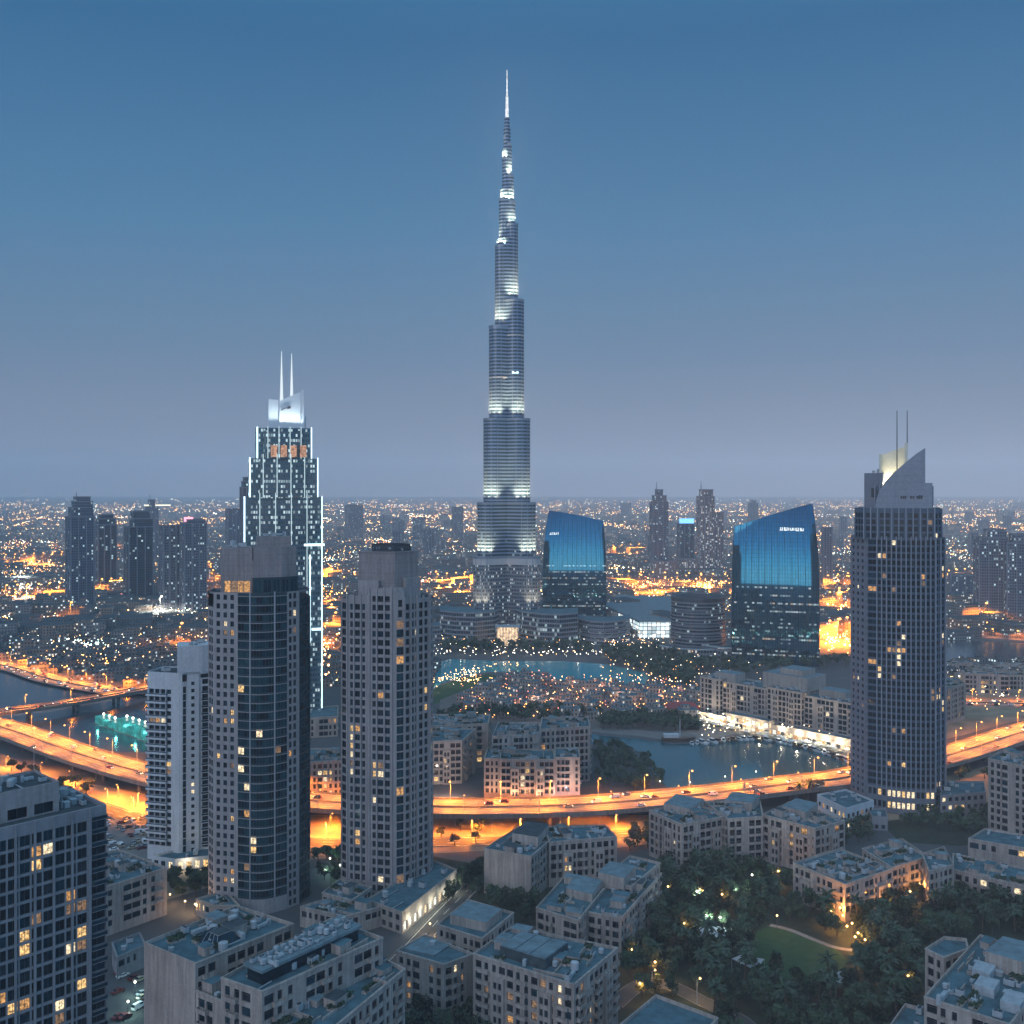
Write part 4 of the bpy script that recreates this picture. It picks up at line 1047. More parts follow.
mb = MB(); 
for i in range(4):
    p = Vector(hc)+hr*((274.5+i*9.3-283)*s_)+ht*16.9; mb.box((p.x, p.y, hz(459)+1), (6*s_, .5, 8.2), a)
mb.build('lit_lounge_window', [emit('orange_lounge', (1, .50, .28), .6, .6, .6)], HT)
CROWNL = surf('crown_panel', (.62, .66, .68), .05, .1, .5, 0)
zc = hz(429)
for (x0, x1, yl, yr, dd) in ((269, 278.5, 400, 401, 6.5), (279.5, 300, 402, 392.5, 8.5), (300.6, 303, 391, 391, 9.3), (304, 305.5, 416, 416, 3)):
    mb = MB(); pl = hpl(x0, x1, dd, dd-1.2); zz = [hz(yl), hz(yr), hz(yr), hz(yl)]
    B_ = [(*p, zc) for p in pl]; T_ = [(*p, z) for p, z in zip(pl, zz)]
    for i in range(4): j = (i+1) % 4; mb.quad(B_[i], B_[j], T_[j], T_[i])
    mb.poly(T_); mb.build('crown_wall', [CROWNL], HT)
for x in (271, 276, 282, 288, 294, 299):
    p = Vector(hc)+hr*((x-283)*s_)+ht*(11.5); light(HT, (p.x, p.y, zc+1.2), 7500, (.85, .96, 1), .5, 'SPOT', (pi+.15, 0, 0), 120, .9, 'floodlight')
for x, y in ((281.6, 352), (291.4, 354)):
    p = Vector(hc)+hr*((x-283)*s_)+ht*4; mb = MB(); mb.tube((p.x, p.y, zc), (p.x, p.y, hz(398)), 1.3, 1.2, 8); mb.tube((p.x, p.y, hz(398)), (p.x, p.y, hz(y)), 1.15, .18, 8); mb.build('mast', [emit('lit_mast', (.85, .95, 1), 1.0) if x < 285 else bpy.data.materials['lit_mast']], HT)
mb = MB()   # dark curved swoosh mark on the crown
for i in range(7):
    t = i/6; p = Vector(hc)+hr*((281.5+t*8-283)*s_)+ht*9.0; mb.box((p.x, p.y, hz(411.5-2.2*sin(t*2.6)-(1.0 if i == 6 else 0))), (1.25, .5, .7 if i not in (5, 6) else 1.6), a)
mb.build('emblem', [DKMETAL], HT)
# ================================================================== THE NEARER TOWERS
def balconies(B, p0, p1, zs, proj=1.3, th=.28, rail=1.0, m=None, gl=None):
    d = Vector((p1[0]-p0[0], p1[1]-p0[1])).normalized(); n = Vector((d.y, -d.x)); a = atan2(d.y, d.x); L = hypot(p1[0]-p0[0], p1[1]-p0[1])
    mb = MB(); mb.box((0, -proj/2, 0), (L, proj, th)); me = mb.mesh('balcony', [m or WHITE])
    mb = MB(); mb.box((0, -proj+.06, th+.003), (L, .1, rail))
    for sx in (-L/2+.06, L/2-.06): mb.box((sx, -proj/2, th+.003), (.1, proj-.3, rail))
    rl = mb.mesh('railing', [gl or G2]); c = ((p0[0]+p1[0])/2+n.x*.004, (p0[1]+p1[1])/2+n.y*.004)
    for z in zs: link('railing', rl, link('balcony', me, B.root, Vector((c[0], c[1], z))-B.root.location, a))
def piers(B, p0, p1, z0, z1, n, w_=.7, pr=.7, ends=True, name=None, mats=None):
    """upright ribs standing proud of a wall"""
    d = Vector((p1[0]-p0[0], p1[1]-p0[1])); L = d.length; d.normalize(); nn = Vector((d.y, -d.x)); a = atan2(d.y, d.x)
    for i in range(n+1):
        if not ends and i in (0, n): continue
        u = L*i/n; c = Vector(p0)+d*u+nn*(pr/2-.02)
        (B.part(name, mats) if name else B.wall).box((c.x, c.y, z0), (w_, pr, z1-z0), a, 0)
def arc(p0, p1, bulge, n):
    d = Vector((p1[0]-p0[0], p1[1]-p0[1])); nn = Vector((d.y, -d.x)).normalized()
    return [tuple(Vector(p0)+d*(i/n)+nn*bulge*sin(pi*i/n)) for i in range(n+1)]

# ---- curved-glass tower (E)
EY = 420.0
e = local(260, EY, [(-20.5, -3), (-18.2, 3), (-9, 8.2), (-8.6, 8.6), (10.6, 9), (15.2, 5.6), (15.6, 5.2), (20.4, -3), (19, -16), (-19, -16)]); FOOT.append(e)
SPANT = surf('dark_teal_spandrel', (.025, .05, .06), .1, .1, .35, 0)
E_ = Bld('residential_tower', 'brown-grey tower with a bowed dark glass front and plain stone crown', 'apartment tower', (*cen(e), 0), None, [STONE, STONED, SPANT])
ze, fl = 128.0, 3.55
E_.grid(e[0], e[1], 0, ze-6, fl, 3, .8, .7, .02, 'f', depth=.3, gl=[G0, G2], force=True)
E_.grid(e[1], e[2], 0, ze, fl, 3.5, .52, .60, .06, 'fm', depth=.5)
E_.wall.quad((*e[2], 0), (*e[3], 0), (*e[3], ze), (*e[2], ze), 0)
bow = arc(e[3], e[4], 3.6, 8)
for i in range(8):
    E_.grid(bow[i], bow[i+1], 6, ze-(0 if i > 2 else 0), fl, 2.6, .98, .84, .10 if i < 4 else .05, 'm', 2, .18, gl=[GT, G2, G0], ends=.02)
    E_.wall.quad((*bow[i], 0), (*bow[i+1], 0), (*bow[i+1], 6), (*bow[i], 6), 0)
E_.grid(e[4], e[5], 0, ze, fl, 2.8, .66, .70, .07, 'fm', depth=.4)
E_.wall.quad((*e[5], 0), (*e[6], 0), (*e[6], ze), (*e[5], ze), 0)
E_.grid(e[6], e[7], 0, ze-3, fl, 2.6, .96, .82, .02, 'm', 2, .2, gl=[GT, G2, G0], force=True)
E_.grid(e[7], e[8], 0, ze-3, fl, 3, .7, .7, .02, 'm', gl=[G0, G2], force=True)
for a_, b_2 in ((8, 9), (9, 0)): E_.wall.quad((*e[a_], 0), (*e[b_2], 0), (*e[b_2], ze), (*e[a_], ze), 0)
top = [e[0], e[1], e[2]]+bow+[e[5], e[7], e[8], e[9]]
E_.roof(top, ze, .8, ROOFD)
for p in (bow[2], bow[6]): E_.part('rib', [PFRAME]).tube((p[0], p[1], 6), (p[0], p[1], ze+.5), .35, .35, 6)
# balcony slab lines round the bow
for r in range(1, 35):
    mb = E_.part('floor_slab', [STONE])
    bq = arc(e[3], e[4], 3.95, 8)
    mb.prism([bow[0]]+bq[1:8]+[bow[8]]+[tuple(Vector(p)*1.0006) for p in reversed(bow[1:8])], 6+fl*r-.16, 6+fl*r+.12, bottom=True)
cr = local(260, EY, [(-15.5, 2), (-3, 5.6), (-2.4, 5.8), (8.5, 6.2), (14.5, 2.2), (14, -12), (-14.5, -12)])
E_.wall.prism(cr, ze-1, zat(559, EY), 1)
E_.grid(*local(260, EY, [(-14.6, 3.9), (-3.2, 7.3)]), ze-.5, zat(575, EY), 5.6, 3, .96, .84, 1.0, 'ft', 1, .15, litset=[L1, L3, L1], sill=.08, force=True)
gb = arc(*local(260, EY, [(-2.8, 8.0), (15.2, 3.2)]), 1.6, 5)
for i in range(5): E_.grid(gb[i], gb[i+1], ze-.5, zat(576, EY), 5.6, 3, .96, .86, .0, 'm', 2, .15, gl=[GT, G2], sill=.08, force=True)
cr2 = local(260, EY, [(-15.5, 2.1), (-3, 5.7), (-3, -10), (-15.5, -10)]); E_.wall.prism(cr2, zat(559.5, EY), zat(547, EY), 1)
cr3 = arc(*local(260, EY, [(-2.6, 6.6), (14.6, 2.4)]), 1.6, 6)+local(260, EY, [(13, -9), (-3, -9)]); E_.wall.prism(cr3, zat(577, EY), zat(546.5, EY), 1)
cr4 = local(260, EY, [(-1.5, 3), (12.5, 1), (11, -7), (-1.5, -7)]); E_.wall.prism(cr4, zat(546.5, EY)+.01, zat(536.5, EY), 1)
E_.clutter(cr2, zat(547, EY), 4); E_.clutter(cr4, zat(536.5, EY), 4)
E_.finish()
# entrance lights at its foot
# ---- notched beige tower (F)
FY = 432.0
def fl_(pts): return local(388, FY, pts)
f = fl_([(-19.6, 1.5), (-16.8, 5.2), (-8.2, 8.6), (-7.6, 9.6), (1.6, 13), (3.4, 13.2), (6.6, 11.8), (17.2, 1.6), (19.2, -4), (14, -22), (-16, -20)]); FOOT.append(f)
T_ = Bld('residential_tower', 'beige tower with punched windows, stepped shoulders and a blank penthouse block', 'apartment tower', (*cen(f), 0), None, [STONE, STONED])
zf = zat(597, FY); z2 = zat(586, FY); fl = 3.6
T_.grid(f[10], f[0], 0, zf, fl, 3.2, .5, .6, .03, 'f')
T_.grid(f[0], f[1], 0, zf, fl, 2.8, .85, .75, .02, 'm', gl=[G0, G2])
T_.grid(f[1], f[2], 0, zf+1.6, fl, 3.1, .74, .68, .05, 'fm', pat=[.65, 1.2, .65])
T_.grid(f[2], f[3], 0, z2, fl, 3, .5, .5, .03, 'f')
T_.grid(f[3], f[4], 0, z2, fl, 3.1, .76, .68, .09, 'fm', pat=[.65, 1.2, 1.0])
T_.wall.quad((*f[4], 0), (*f[5], 0), (*f[5], z2), (*f[4], z2), 0)
T_.grid(f[5], f[6], 0, zf-8, fl, 3.4, .97, .86, .10, 'm', depth=.25, gl=[GT, G2], ends=.05)
T_.grid(f[5], f[6], zf-8, z2-1, 4.2, 3.4, .7, .7, 0, 'f', depth=.3, gl=[G0, G2])
T_.grid(f[6], f[7], 0, zf, fl, 2.6, .8, .7, .05, 'fm', depth=.5, pat=[1.15, 1.15, .8])
T_.grid(f[7], f[8], 0, zf-1, fl, 2.6, .6, .6, .03, 'f')
for a_, b_2 in ((8, 9), (9, 10)): T_.wall.quad((*f[a_], 0), (*f[b_2], 0), (*f[b_2], zf), (*f[a_], zf), 0)
T_.roof(f, zf, .9, ROOFD)
piers(T_, f[6], f[7], 0, zf+1.2, 4, .8, .55); piers(T_, f[3], f[4], 0, z2+.8, 3, .7, .5); piers(T_, f[1], f[2], 0, zf+2, 3, .7, .5)
sh = fl_([(-9, 6), (2.5, 10.6), (5.6, 10), (13.5, 2), (10, -12), (-11, -10)]); T_.wall.prism(sh, zf-1, z2, 0)
T_.grid(*fl_([(-12.3, 4.7), (-4, 8.3)]), zf-1, zat(579, FY), 4.4, 2.6, .5, .6, 0, 'f'); T_.wall.prism(fl_([(-12.2, 4.6), (-4, 8.2), (-2, 0), (-11, -2)]), zf-1, zat(579.1, FY), 0)
T_.grid(*fl_([(7.6, 8.3), (13.7, 2.4)]), zf-.5, zat(577, FY), 6.8, 2.2, .72, .75, 0, 'fm', gl=[G0])
T_.wall.prism(fl_([(7.5, 8.2), (13.6, 2.3), (11, -8), (3, -4)]), zf-.6, zat(577.2, FY), 0)
cw = fl_([(-12.4, 1.6), (2.8, 7.4), (12.6, -.6), (9, -13), (-11, -12)]); zk = zat(552, FY); T_.wall.prism(cw, z2-.2, zk, 1)
T_.wall.prism(inset(cw, -.3), zk+.01, zk+.5, 1, bottom=True)
fc = T_.part('rooftop_screen', [DKMETAL]); q = inset(fl_([(-7, 3), (2.6, 6.4), (10, -.6), (7, -11), (-7, -10)]), .5)
for i in range(len(q)):
    a, b = Vector(q[i]), Vector(q[(i+1) % len(q)]); n = int((b-a).length/1.1)
    for k in range(n): p = a+(b-a)*k/n; fc.box((p.x, p.y, zk+.5), (.3, .3, 2.6))
    fc.quad((*a, zk+2.3), (*b, zk+2.3), (*b, zk+3.2), (*a, zk+3.2)); fc.quad((*a, zk+.5), (*b, zk+.5), (*b, zk+1.4), (*a, zk+1.4))
T_.clutter(cw, zk+.5, 5); T_.clutter(fl_([(-17, 1), (-9, 5), (-10, -8), (-15, -8)]), zf-.9, 5)
T_.finish()
# its arcaded shop podium running back along the street
pd = rp([(366, 899), (402, 912), (457, 869), (434, 860)], 8.6)
pc = cen(pd); FOOT.append(pd)
PB = Bld('shop_podium', 'low arcaded podium with bright shop windows along the street below the notched beige tower', 'shops', (*pc, 0), None, [BEIGE2])
pd = ccw(pd)
for i in range(len(pd)):
    a, b = pd[i], pd[(i+1) % len(pd)]; L = hypot(a[0]-b[0], a[1]-b[1])
    if PB.faces_cam(a, b) and xpix(b) > 420 or (xpix(a) > 395 and xpix(b) > 430 and xpix(a) < 410):
        PB.grid(a, b, 0, 5.2, 5.0, 4.2, .78, .74, 1.0, 'fmt', depth=.7, sill=.08, litset=[LW, LW, L2], force=True); PB.wall.quad((*a, 5.2), (*b, 5.2), (*b, 8.6), (*a, 8.6))
        n = int(L/9)
        for k in range(n):
            t = (k+.5)/n; d = Vector((b[0]-a[0], b[1]-a[1])).normalized(); p = (a[0]+(b[0]-a[0])*t+d.y*2.2, a[1]+(b[1]-a[1])*t-d.x*2.2); light(PB.root, (*p, 4.2), 900, (.95, .95, .72), .5)
    else: PB.grid(a, b, 0, 8.6, 4, 3.6, .55, .55, .12, 'f')
PB.roof(pd, 8.6, .9); PB.clutter(pd, 7.7, 8); PB.finish()
# ---- white balcony slab tower (D)
DY = 468.0
dl = lambda pts: local(180, DY, pts)
d = dl([(-14.2, -6), (-3.2, 1.2), (-.4, 3), (1.0, 3.2), (3.0, 2.3), (8.2, 2.0), (9, 1.2), (16, .2), (17, -14), (-8, -18)]); FOOT.append(d)
D_ = Bld('balcony_tower', 'slim white tower with stacked dark balconies, left of the bowed glass tower', 'apartment tower', (*cen(d), 0), None, [WHITE, GREYW])
zd_ = zat(672, DY); fl = 3.3
D_.grid(d[0], d[1], 6, zd_, fl, 3.2, .86, .66, .03, 'm', depth=.9, gl=[G0, G2], top=5)
for a_, b_2 in ((1, 2), (2, 3)): D_.wall.quad((*d[a_], 0), (*d[b_2], 0), (*d[b_2], zd_+(0 if a_ == 1 else 0)), (*d[a_], zd_), 0)
D_.grid(d[3], d[4], 0, zd_-4, fl, 3, .95, .9, .02, '', depth=.3, gl=[G2], force=True)
D_.grid(d[4], d[5], 0, zd_-1, fl, 3.2, .36, .5, .06, 'f', depth=.4)
D_.wall.quad((*d[5], 0), (*d[6], 0), (*d[6], zd_-1), (*d[5], zd_-1), 0)
D_.grid(d[6], d[7], 0, zd_-3, fl, 3.6, .9, .72, .06, 'm', depth=.8, gl=[G0, G2])
D_.grid(d[7], d[8], 0, zd_-3, fl, 3, .5, .5, .02, 'f')
for a_, b_2 in ((8, 9), (9, 0)): D_.wall.quad((*d[a_], 0), (*d[b_2], 0), (*d[b_2], zd_), (*d[a_], zd_), 0)
D_.wall.quad((*d[0], 0), (*d[1], 0), (*d[1], 6), (*d[0], 6), 0)
D_.roof(d, zd_, .8, ROOFD)
q0, q1 = d[0], tuple(Vector(d[0])*.2+Vector(d[1])*.8)
balconies(D_, q0, q1, [6+fl*k-.2 for k in range(1, 22)], 1.5, .9, .35)
qa = tuple(Vector(d[6])*.95+Vector(d[7])*.05); balconies(D_, qa, d[7], [fl*k-.2 for k in range(2, 24)], 1.0, .3, .8)
pn = dl([(-1.2, 1.6), (3, 2.4), (9.5, 1.2), (16.5, -1.5), (15.5, -12), (-1, -13)]); D_.wall.prism(pn[0:1]+pn[2:], zd_-1.2, zat(646, DY), 0)
D_.clutter(dl([(-11, -7), (-3, -2), (-4, -12), (-8, -14)]), zd_-.8, 5); D_.clutter(pn, zat(646, DY), 4)
D_.finish()
po = local(182, 462, [(-13, -1), (-3, 6.5), (16, 7), (18, -4), (0, -8)]); FOOT.append(po)
PO = Bld('podium_building', 'white single-storey podium with warm lit doors at the foot of the white balcony tower', 'podium', (*cen(po), 0), None, [WHITE])
PO.shell(po, 0, 5.2, fh=5, bay=3.5, wf=.6, hf=.66, lit=.55, style='fm', sill=.05, litset=[L2, L0]); PO.clutter(po, 4.2, 3); PO.finish()
for px, py in ((168, 868), (186, 872), (204, 866)): light(PO.root, (*gp(px, py), 4), 900, (1, .85, .6), .4)
# ---- fin-fronted tower with the sail top (G)
GY = 540.0
gl2 = lambda pts: local(897, GY, pts)
g0 = gl2([(-23.6, -7), (-15.6, 2.6), (-14.6, 3.6)]); fr = arc(*gl2([(-14.6, 3.6), (18.6, 3.2)]), 3.4, 7); g1 = gl2([(23.6, -4.5), (21, -26), (-20, -28)])
GBLUE = surf('blue_grey_panel', (.17, .185, .22), .1, .08, .6, .12)
SPAN = surf('dark_blue_spandrel', (.08, .11, .155), .1, .1, .35, 0)
G_ = Bld('fin_fronted_tower', 'tall dark tower ribbed with pale fins, a curved sail wall and twin masts on top', 'skyscraper', (*at(897, GY), 0), None, [GBLUE, SAIL, SPAN])
zg = zat(537, GY); fl = 3.5; FOOT.append(g0[:2]+fr+g1)
G_.grid(g0[0], g0[1], 0, zg, fl, 3.4, .42, .5, .04, 'f', depth=.4)
G_.grid(g0[1], g0[2], 0, zg, fl, 2, .3, .4, 0, '')
for i in range(7):
    z0 = 13.5
    G_.grid(fr[i], fr[i+1], z0, zg, fl, 2.45 if i else 5, .72 if i else .9, .68, .04 if i else .10, '' if i else 'm', 2, .35, [G0, G2, G2], ends=.05)
    G_.grid(fr[i], fr[i+1], 1, 13.5, 6.0, 2.45, .72, .55, .9 if i > 1 else .1, 'f', depth=.4, litset=[L2, L2, L0], sill=.3, ends=.1)
    G_.wall.quad((*fr[i], 0), (*fr[i+1], 0), (*fr[i+1], 1), (*fr[i], 1))
G_.grid(fr[7], g1[0], 0, zg, fl, 2.6, .7, .68, .03, '', 2, .3, gl=[G0, G2], force=True)
G_.grid(g1[0], g1[1], 0, zg, fl, 3.2, .5, .6, .02, '')
G_.wall.quad((*g1[1], 0), (*g1[2], 0), (*g1[2], zg), (*g1[1], zg)); G_.wall.quad((*g1[2], 0), (*g0[0], 0), (*g0[0], zg), (*g1[2], zg))
for i in range(1, 7): piers(G_, fr[i], fr[i+1], 12.5, zg+.6, 2, .5, .75, name='fin', mats=[SAIL])
piers(G_, fr[7], g1[0], 12.5, zg, 2, .6, .6, name='fin', mats=[SAIL])
G_.roof(g0[:2]+fr+g1, zg, .8, ROOFD)
def gtier(x0, x1, dpt, y0, y1, back=-24):
    a0, a1 = (x0-897)*GY/F, (x1-897)*GY/F
    fr2 = arc(*gl2([(a0+5, dpt), (a1-4, dpt)]), 2.4, 5); pl = gl2([(a0, dpt-6)])+fr2+gl2([(a1, dpt-6), (a1-2, back), (a0+2, back)])
    za, zb_ = zat(y0, GY)-1, zat(y1, GY)
    for i in range(len(pl)):
        p, q = pl[i], pl[(i+1) % len(pl)]
        G_.grid(p, q, za, zb_, fl, 2.6, .72, .7, .03, '', 2, .35, [G0, G2])
    for i in range(5): piers(G_, fr2[i], fr2[i+1], za, zb_+.5, 2, .6, .7, name='fin', mats=[SAIL])
    G_.roof(pl, zb_, .8, ROOFD); return pl
gtier(856.5, 939, 4.0, 537, 508)
gtier(867, 931, 2.2, 508, 486)
zs0 = zat(508, GY)-.5
# sail wall
sw = [(876.5, 508), (877.5, 500), (881, 490), (887, 480.5), (895, 471.5), (905, 462.5), (914, 455), (923, 448.5), (923, 483), (929.6, 483), (929.6, 508)]
sp_ = [((x-897)*GY/F, zat(y, GY)) for x, y in sw]; mb = G_.part('sail_wall', [SAIL])
A = [(*gl2([(u, 5.0)])[0], z) for u, z in sp_]; Bk = [(*gl2([(u, 3.2)])[0], z) for u, z in sp_]
cA = A[0:1]
mb.poly(A[::-1]); mb.poly(Bk)
for i in range(len(A)): j = (i+1) % len(A); mb.quad(A[i], A[j], Bk[j], Bk[i])
# stair core block at its left and the lit crown behind
G_.wall.prism(gl2([(-16.3, 1.5), (-7, 2.6), (-6, -14), (-15, -14)]), zs0, zat(473, GY), 0)
G_.grid(*gl2([(-13.6, 1.9), (-8.6, 2.5)]), zat(500, GY), zat(477, GY), 6.2, 5, .9, .8, 0, 'fm', gl=[G2], depth=-.06)
zc0, LITP = zat(474, GY), surf('lit_crown_panel', (.66, .62, .5), .05, .1, .5, 0)
for (u0, u1, y0, y1, dp) in ((-8.2, 4.2, 454.5, 446, -7), ):
    P4 = gl2([(u0, dp), (u1, dp), (u1, dp-1), (u0, dp-1)]); zz = [zat(y0, GY), zat(y1, GY), zat(y1, GY), zat(y0, GY)]
    mb = G_.part('crown_wall', [LITP])
    for i in range(4): j = (i+1) % 4; mb.quad((*P4[i], zc0-6), (*P4[j], zc0-6), (*P4[j], zz[j]), (*P4[i], zz[i]))
    mb.poly([(*p, z) for p, z in zip(P4, zz)])
mb = G_.part('crown_wall', [LITP]); 
for u, y in ((-8.4, 454), (4.6, 443)):
    mb.prism(gl2([(u-.5, -6), (u+.5, -6), (u+.5, 0), (u-.5, 0)]) if u < 0 else gl2([(u-.8, -7), (u+.8, -7), (u+.8, -1), (u-.8, -1)]), zc0-6, zat(y, GY))
G_.wall.prism(gl2([(-9.2, 1.5), (5, 1.5), (5, -14), (-9.2, -14)]), zs0, zc0-6, 0)
for u in (-6, -2.5, 1, 3.5): p = gl2([(u, -3.5)])[0]; light(G_.root, (*p, zc0-4.5), 2600, (1, .92, .66), .6, name='floodlight')
for x, yb_ in ((897, 452), (906.6, 446)):
    p = gl2([((x-897)*GY/F, -4.5)])[0]; mb = MB(); mb.tube((*p, zc0-6), (*p, zat(410, GY)), .36, .2, 8, 0); mb.build('mast', [DKMETAL], G_.root)
mb = MB(); g = random.Random(4)   # dark marks on the sail wall
for k, x in enumerate((901, 903.2, 905.0, 910, 912.3, 916.0, 917.8, 919.6)):
    p = gl2([((x-897)*GY/F, 5.12)])[0]; h_ = g.uniform(1.3, 1.9); a = atan2(*(lambda v: (v[1], v[0]))(tuple(dirs(897, GY)[0])))
    mb.box((p[0], p[1], zat(498.6, GY)), (.75, .2, h_), a); 
    if k % 2: mb.box((p[0], p[1], zat(498.6, GY)+h_*.6), (1.5, .22, .35), a)
mb.build('sign', [DKMETAL], G_.root)
G_.clutter(gl2([(-14, -2), (-7, 0), (-6, -12), (-13, -12)]), zat(473, GY), 4)
G_.finish()
# its podium
def simple_block(name, label, cat, pix, z, walls=None, fh=3.8, lit=.08, units=5, group=None, bay=3.4, wf=.55, hf=.5, litset=None, cap=60, rm=ROOF, style='f', base=0, parapet=.9):
    pl = ccw(rp(pix, z)); FOOT.append(pl); B = Bld(name, label, cat, (*cen(pl), base), group, walls or [BEIGE], cap)
    B.shell(pl, base, z, fh=fh, bay=bay, wf=wf, hf=hf, lit=lit, style=style, litset=litset, rm=rm, parapet=parapet)
    if units: B.clutter(pl, z-parapet, units)
    return B
simple_block('podium_building', 'small white-walled podium with lit windows, left of the fin-fronted tower foot', 'podium', [(817, 794), (846, 808), (874, 800), (846, 789)], 11, [WHITE], 4.5, .45).finish()
simple_block('podium_building', 'dim low podium with a flat roof, right of the fin-fronted tower foot', 'podium', [(940, 795), (986, 792), (984, 781), (944, 781)], 13, [GREYW], 4.2, .1).finish()
b = simple_block('podium_building', 'narrow grey base storey wrapped round the front of the fin-fronted tower', 'podium', [(868, 808), (872, 816), (888, 817), (886, 808)], 7, [GREYW], 4, .1, 1); b.finish()
# ---- big dark-windowed block at the lower left (A)
za = 84.0
A0, A1, A2 = gp(-46, 839, za), gp(90, 808, za), gp(107, 804.5, za)
dA = Vector((A1[0]-A0[0], A1[1]-A0[1])).normalized(); nA = Vector((dA.y, -dA.x))
A2 = tuple(Vector(A1)+dA*(hypot(A2[0]-A1[0], A2[1]-A1[1])))
back = -nA*26; ap = [A0, A1, A2, tuple(Vector(A2)+back), tuple(Vector(A0)+back)]; FOOT.append(ap)
AB = Bld('office_block', 'large gridded block with dark and warm lit windows filling the lower left corner', 'apartment tower', (*cen(ap), 0), None, [GREYW, STONE])
AB.grid(A0, A1, 4, za-1.2, 3.5, 2.9, .88, .80, .12, 'fm', depth=.45, sill=.12)
piers(AB, A0, A1, 0, za, 7, .6, .4)
AB.wall.quad((*A0, 0), (*A1, 0), (*A1, 4), (*A0, 4)); AB.wall.quad((*A0, za-1.2), (*A1, za-1.2), (*A1, za), (*A0, za))
AB.grid(A1, A2, 0, za-1.2, 3.5, 6, .98, .82, .01, 'm', depth=1.0, gl=[G0, G0, G2], ends=.02); AB.wall.quad((*A1, za-1.2), (*A2, za-1.2), (*A2, za), (*A1, za))
balconies(AB, tuple(Vector(A1)+dA*.5), A2, [3.5*k-.15 for k in range(1, 24)], .7, .16, .9, GREYW)
for i in (2, 3, 4): p, q = ap[i], ap[(i+1) % 5]; AB.wall.quad((*p, 0), (*q, 0), (*q, za), (*p, za))
AB.roof(ap, za, 1.1, ROOFD, 0, .6)
zp = zat(771, 286); pz = [gp(-40, 786, zp), gp(60, 771, zp)]
pf0, pf1 = tuple(Vector(A0)-nA*7), tuple(Vector(gp(60, 811, za-1.0)))
pf1 = tuple(Vector(pf0)+dA*(Vector(pf1)-Vector(pf0)).dot(dA)); ph = [pf0, pf1, tuple(Vector(pf1)-nA*16), tuple(Vector(pf0)-nA*16)]
AB.grid(ph[0], ph[1], za-1.1, zp, 4.6, 6.2, .74, .62, 0, 'fm', 1, .5, gl=[G0], sill=.06)
for i in (1, 2, 3): p, q = ph[i], ph[(i+1) % 4]; AB.wall.quad((*p, za-1.1), (*q, za-1.1), (*q, zp), (*p, zp), 1)
AB.roof(ph, zp, .7, ROOFD, 1); AB.clutter(ph, zp-.7, 14)
AB.clutter([pf1, tuple(Vector(A2)-nA*4), tuple(Vector(A2)-nA*22), tuple(Vector(pf1)-nA*14)], za-1.1, 10)
AB.finish()
# ================================================================== LOW BLOCKS IN FRONT
def low(label, blocks, **kw):
    B = lowrise(label, blocks, **kw); return B
B = low('tall beige block at the bottom left with blank walls, skylight and long cluttered roof hall', [
    (rp([(144, 942), (195, 963), (294, 923), (237, 905)], 45), 45, dict(units=18, lit=.02, nobay=1, blank=(0,))),
    (rp([(196, 990), (223, 1001), (244, 984), (214, 973)], 38), 38, dict(units=3, nobay=1)),
    (rp([(221, 977), (262, 991), (383, 937), (330, 918)], 45.3), 45.3, dict(units=8, lit=.0, nobay=1)),
    (rp([(262, 1022), (318, 1040), (405, 968), (372, 952)], 37), 37, dict(units=5, lit=.0, nobay=1))], walls=[BEIGE], bay=3.2, fh=3.7)
q = ccw(rp([(221, 977), (262, 991), (383, 937), (330, 918)], 45.3)); a = edge_angle(q, 1)
# long glazed roof hall with plant on top
lh = rp([(243, 963), (262, 971), (362, 925), (340, 915)], 48.4); mb = B.part('rooftop_hall', [G0, ROOFP]); mb.prism(inset(lh, .8), 44.3, 47.6, 0, 0); mb.prism(lh, 47.62, 48.4, 1, 1, bottom=True); B.clutter(lh, 48.4, 34, 1.2, .7)
sk = rp([(196, 935), (222, 942), (240, 930), (214, 924)], 46.2); c = cen(sk); mb = B.part('skylight', [G2, PFRAME]); mb.frust(ccw(sk), inset(sk, 1.6), 44.0, 46.6, 0)
for t in (.2, .4, .6, .8):
    s0, s1 = bil(ccw(sk), t, 0), bil(ccw(sk), t, 1); m0 = bil(inset(sk, 1.6), t, 0); m1 = bil(inset(sk, 1.6), t, 1)
    mb.tube((*s0, 44.1), (*m0, 46.7), .1, .1, 5, 1); mb.tube((*m0, 46.7), (*m1, 46.7), .1, .1, 5, 1)
B.finish()
B = low('big beige block with a teal flat roof and raised panel house, bottom centre', [
    (rp([(473, 953), (574, 984), (618, 947), (512, 926)], 25), 25, dict(units=14, lit=.05))], walls=[BEIGE], units=12, fh=3.5, bay=2.9, cap=100)
q = rp([(500, 943), (545, 957), (568, 940), (522, 929)], 28); B.part('penthouse', [ROOFD, ROOFP]).prism(q, 24, 27.2, 0, 1)
for k in range(3):
    t0, t1 = k/3+.01, (k+1)/3-.01; cc = ccw(q); pp = [bil(cc, t0, .03), bil(cc, t1, .03), bil(cc, t1, .97), bil(cc, t0, .97)]; B.part('roof_panel', [ROOFP]).prism(pp, 27.21, 27.5, 0)
B.finish()
B = low('small beige wing with warm lit bay windows beside the bottom-centre block', [
    (rp([(396, 950), (444, 964), (474, 953), (425, 934)], 19), 19, dict(units=1, lit=.16, nobay=1)),], fh=3.5, bay=2.8)
B.part('roof_tank_cover', [ROOFP]).prism(rp([(404, 948), (434, 955), (452, 943), (423, 936)], 18.8), 18, 18.7); B.finish()
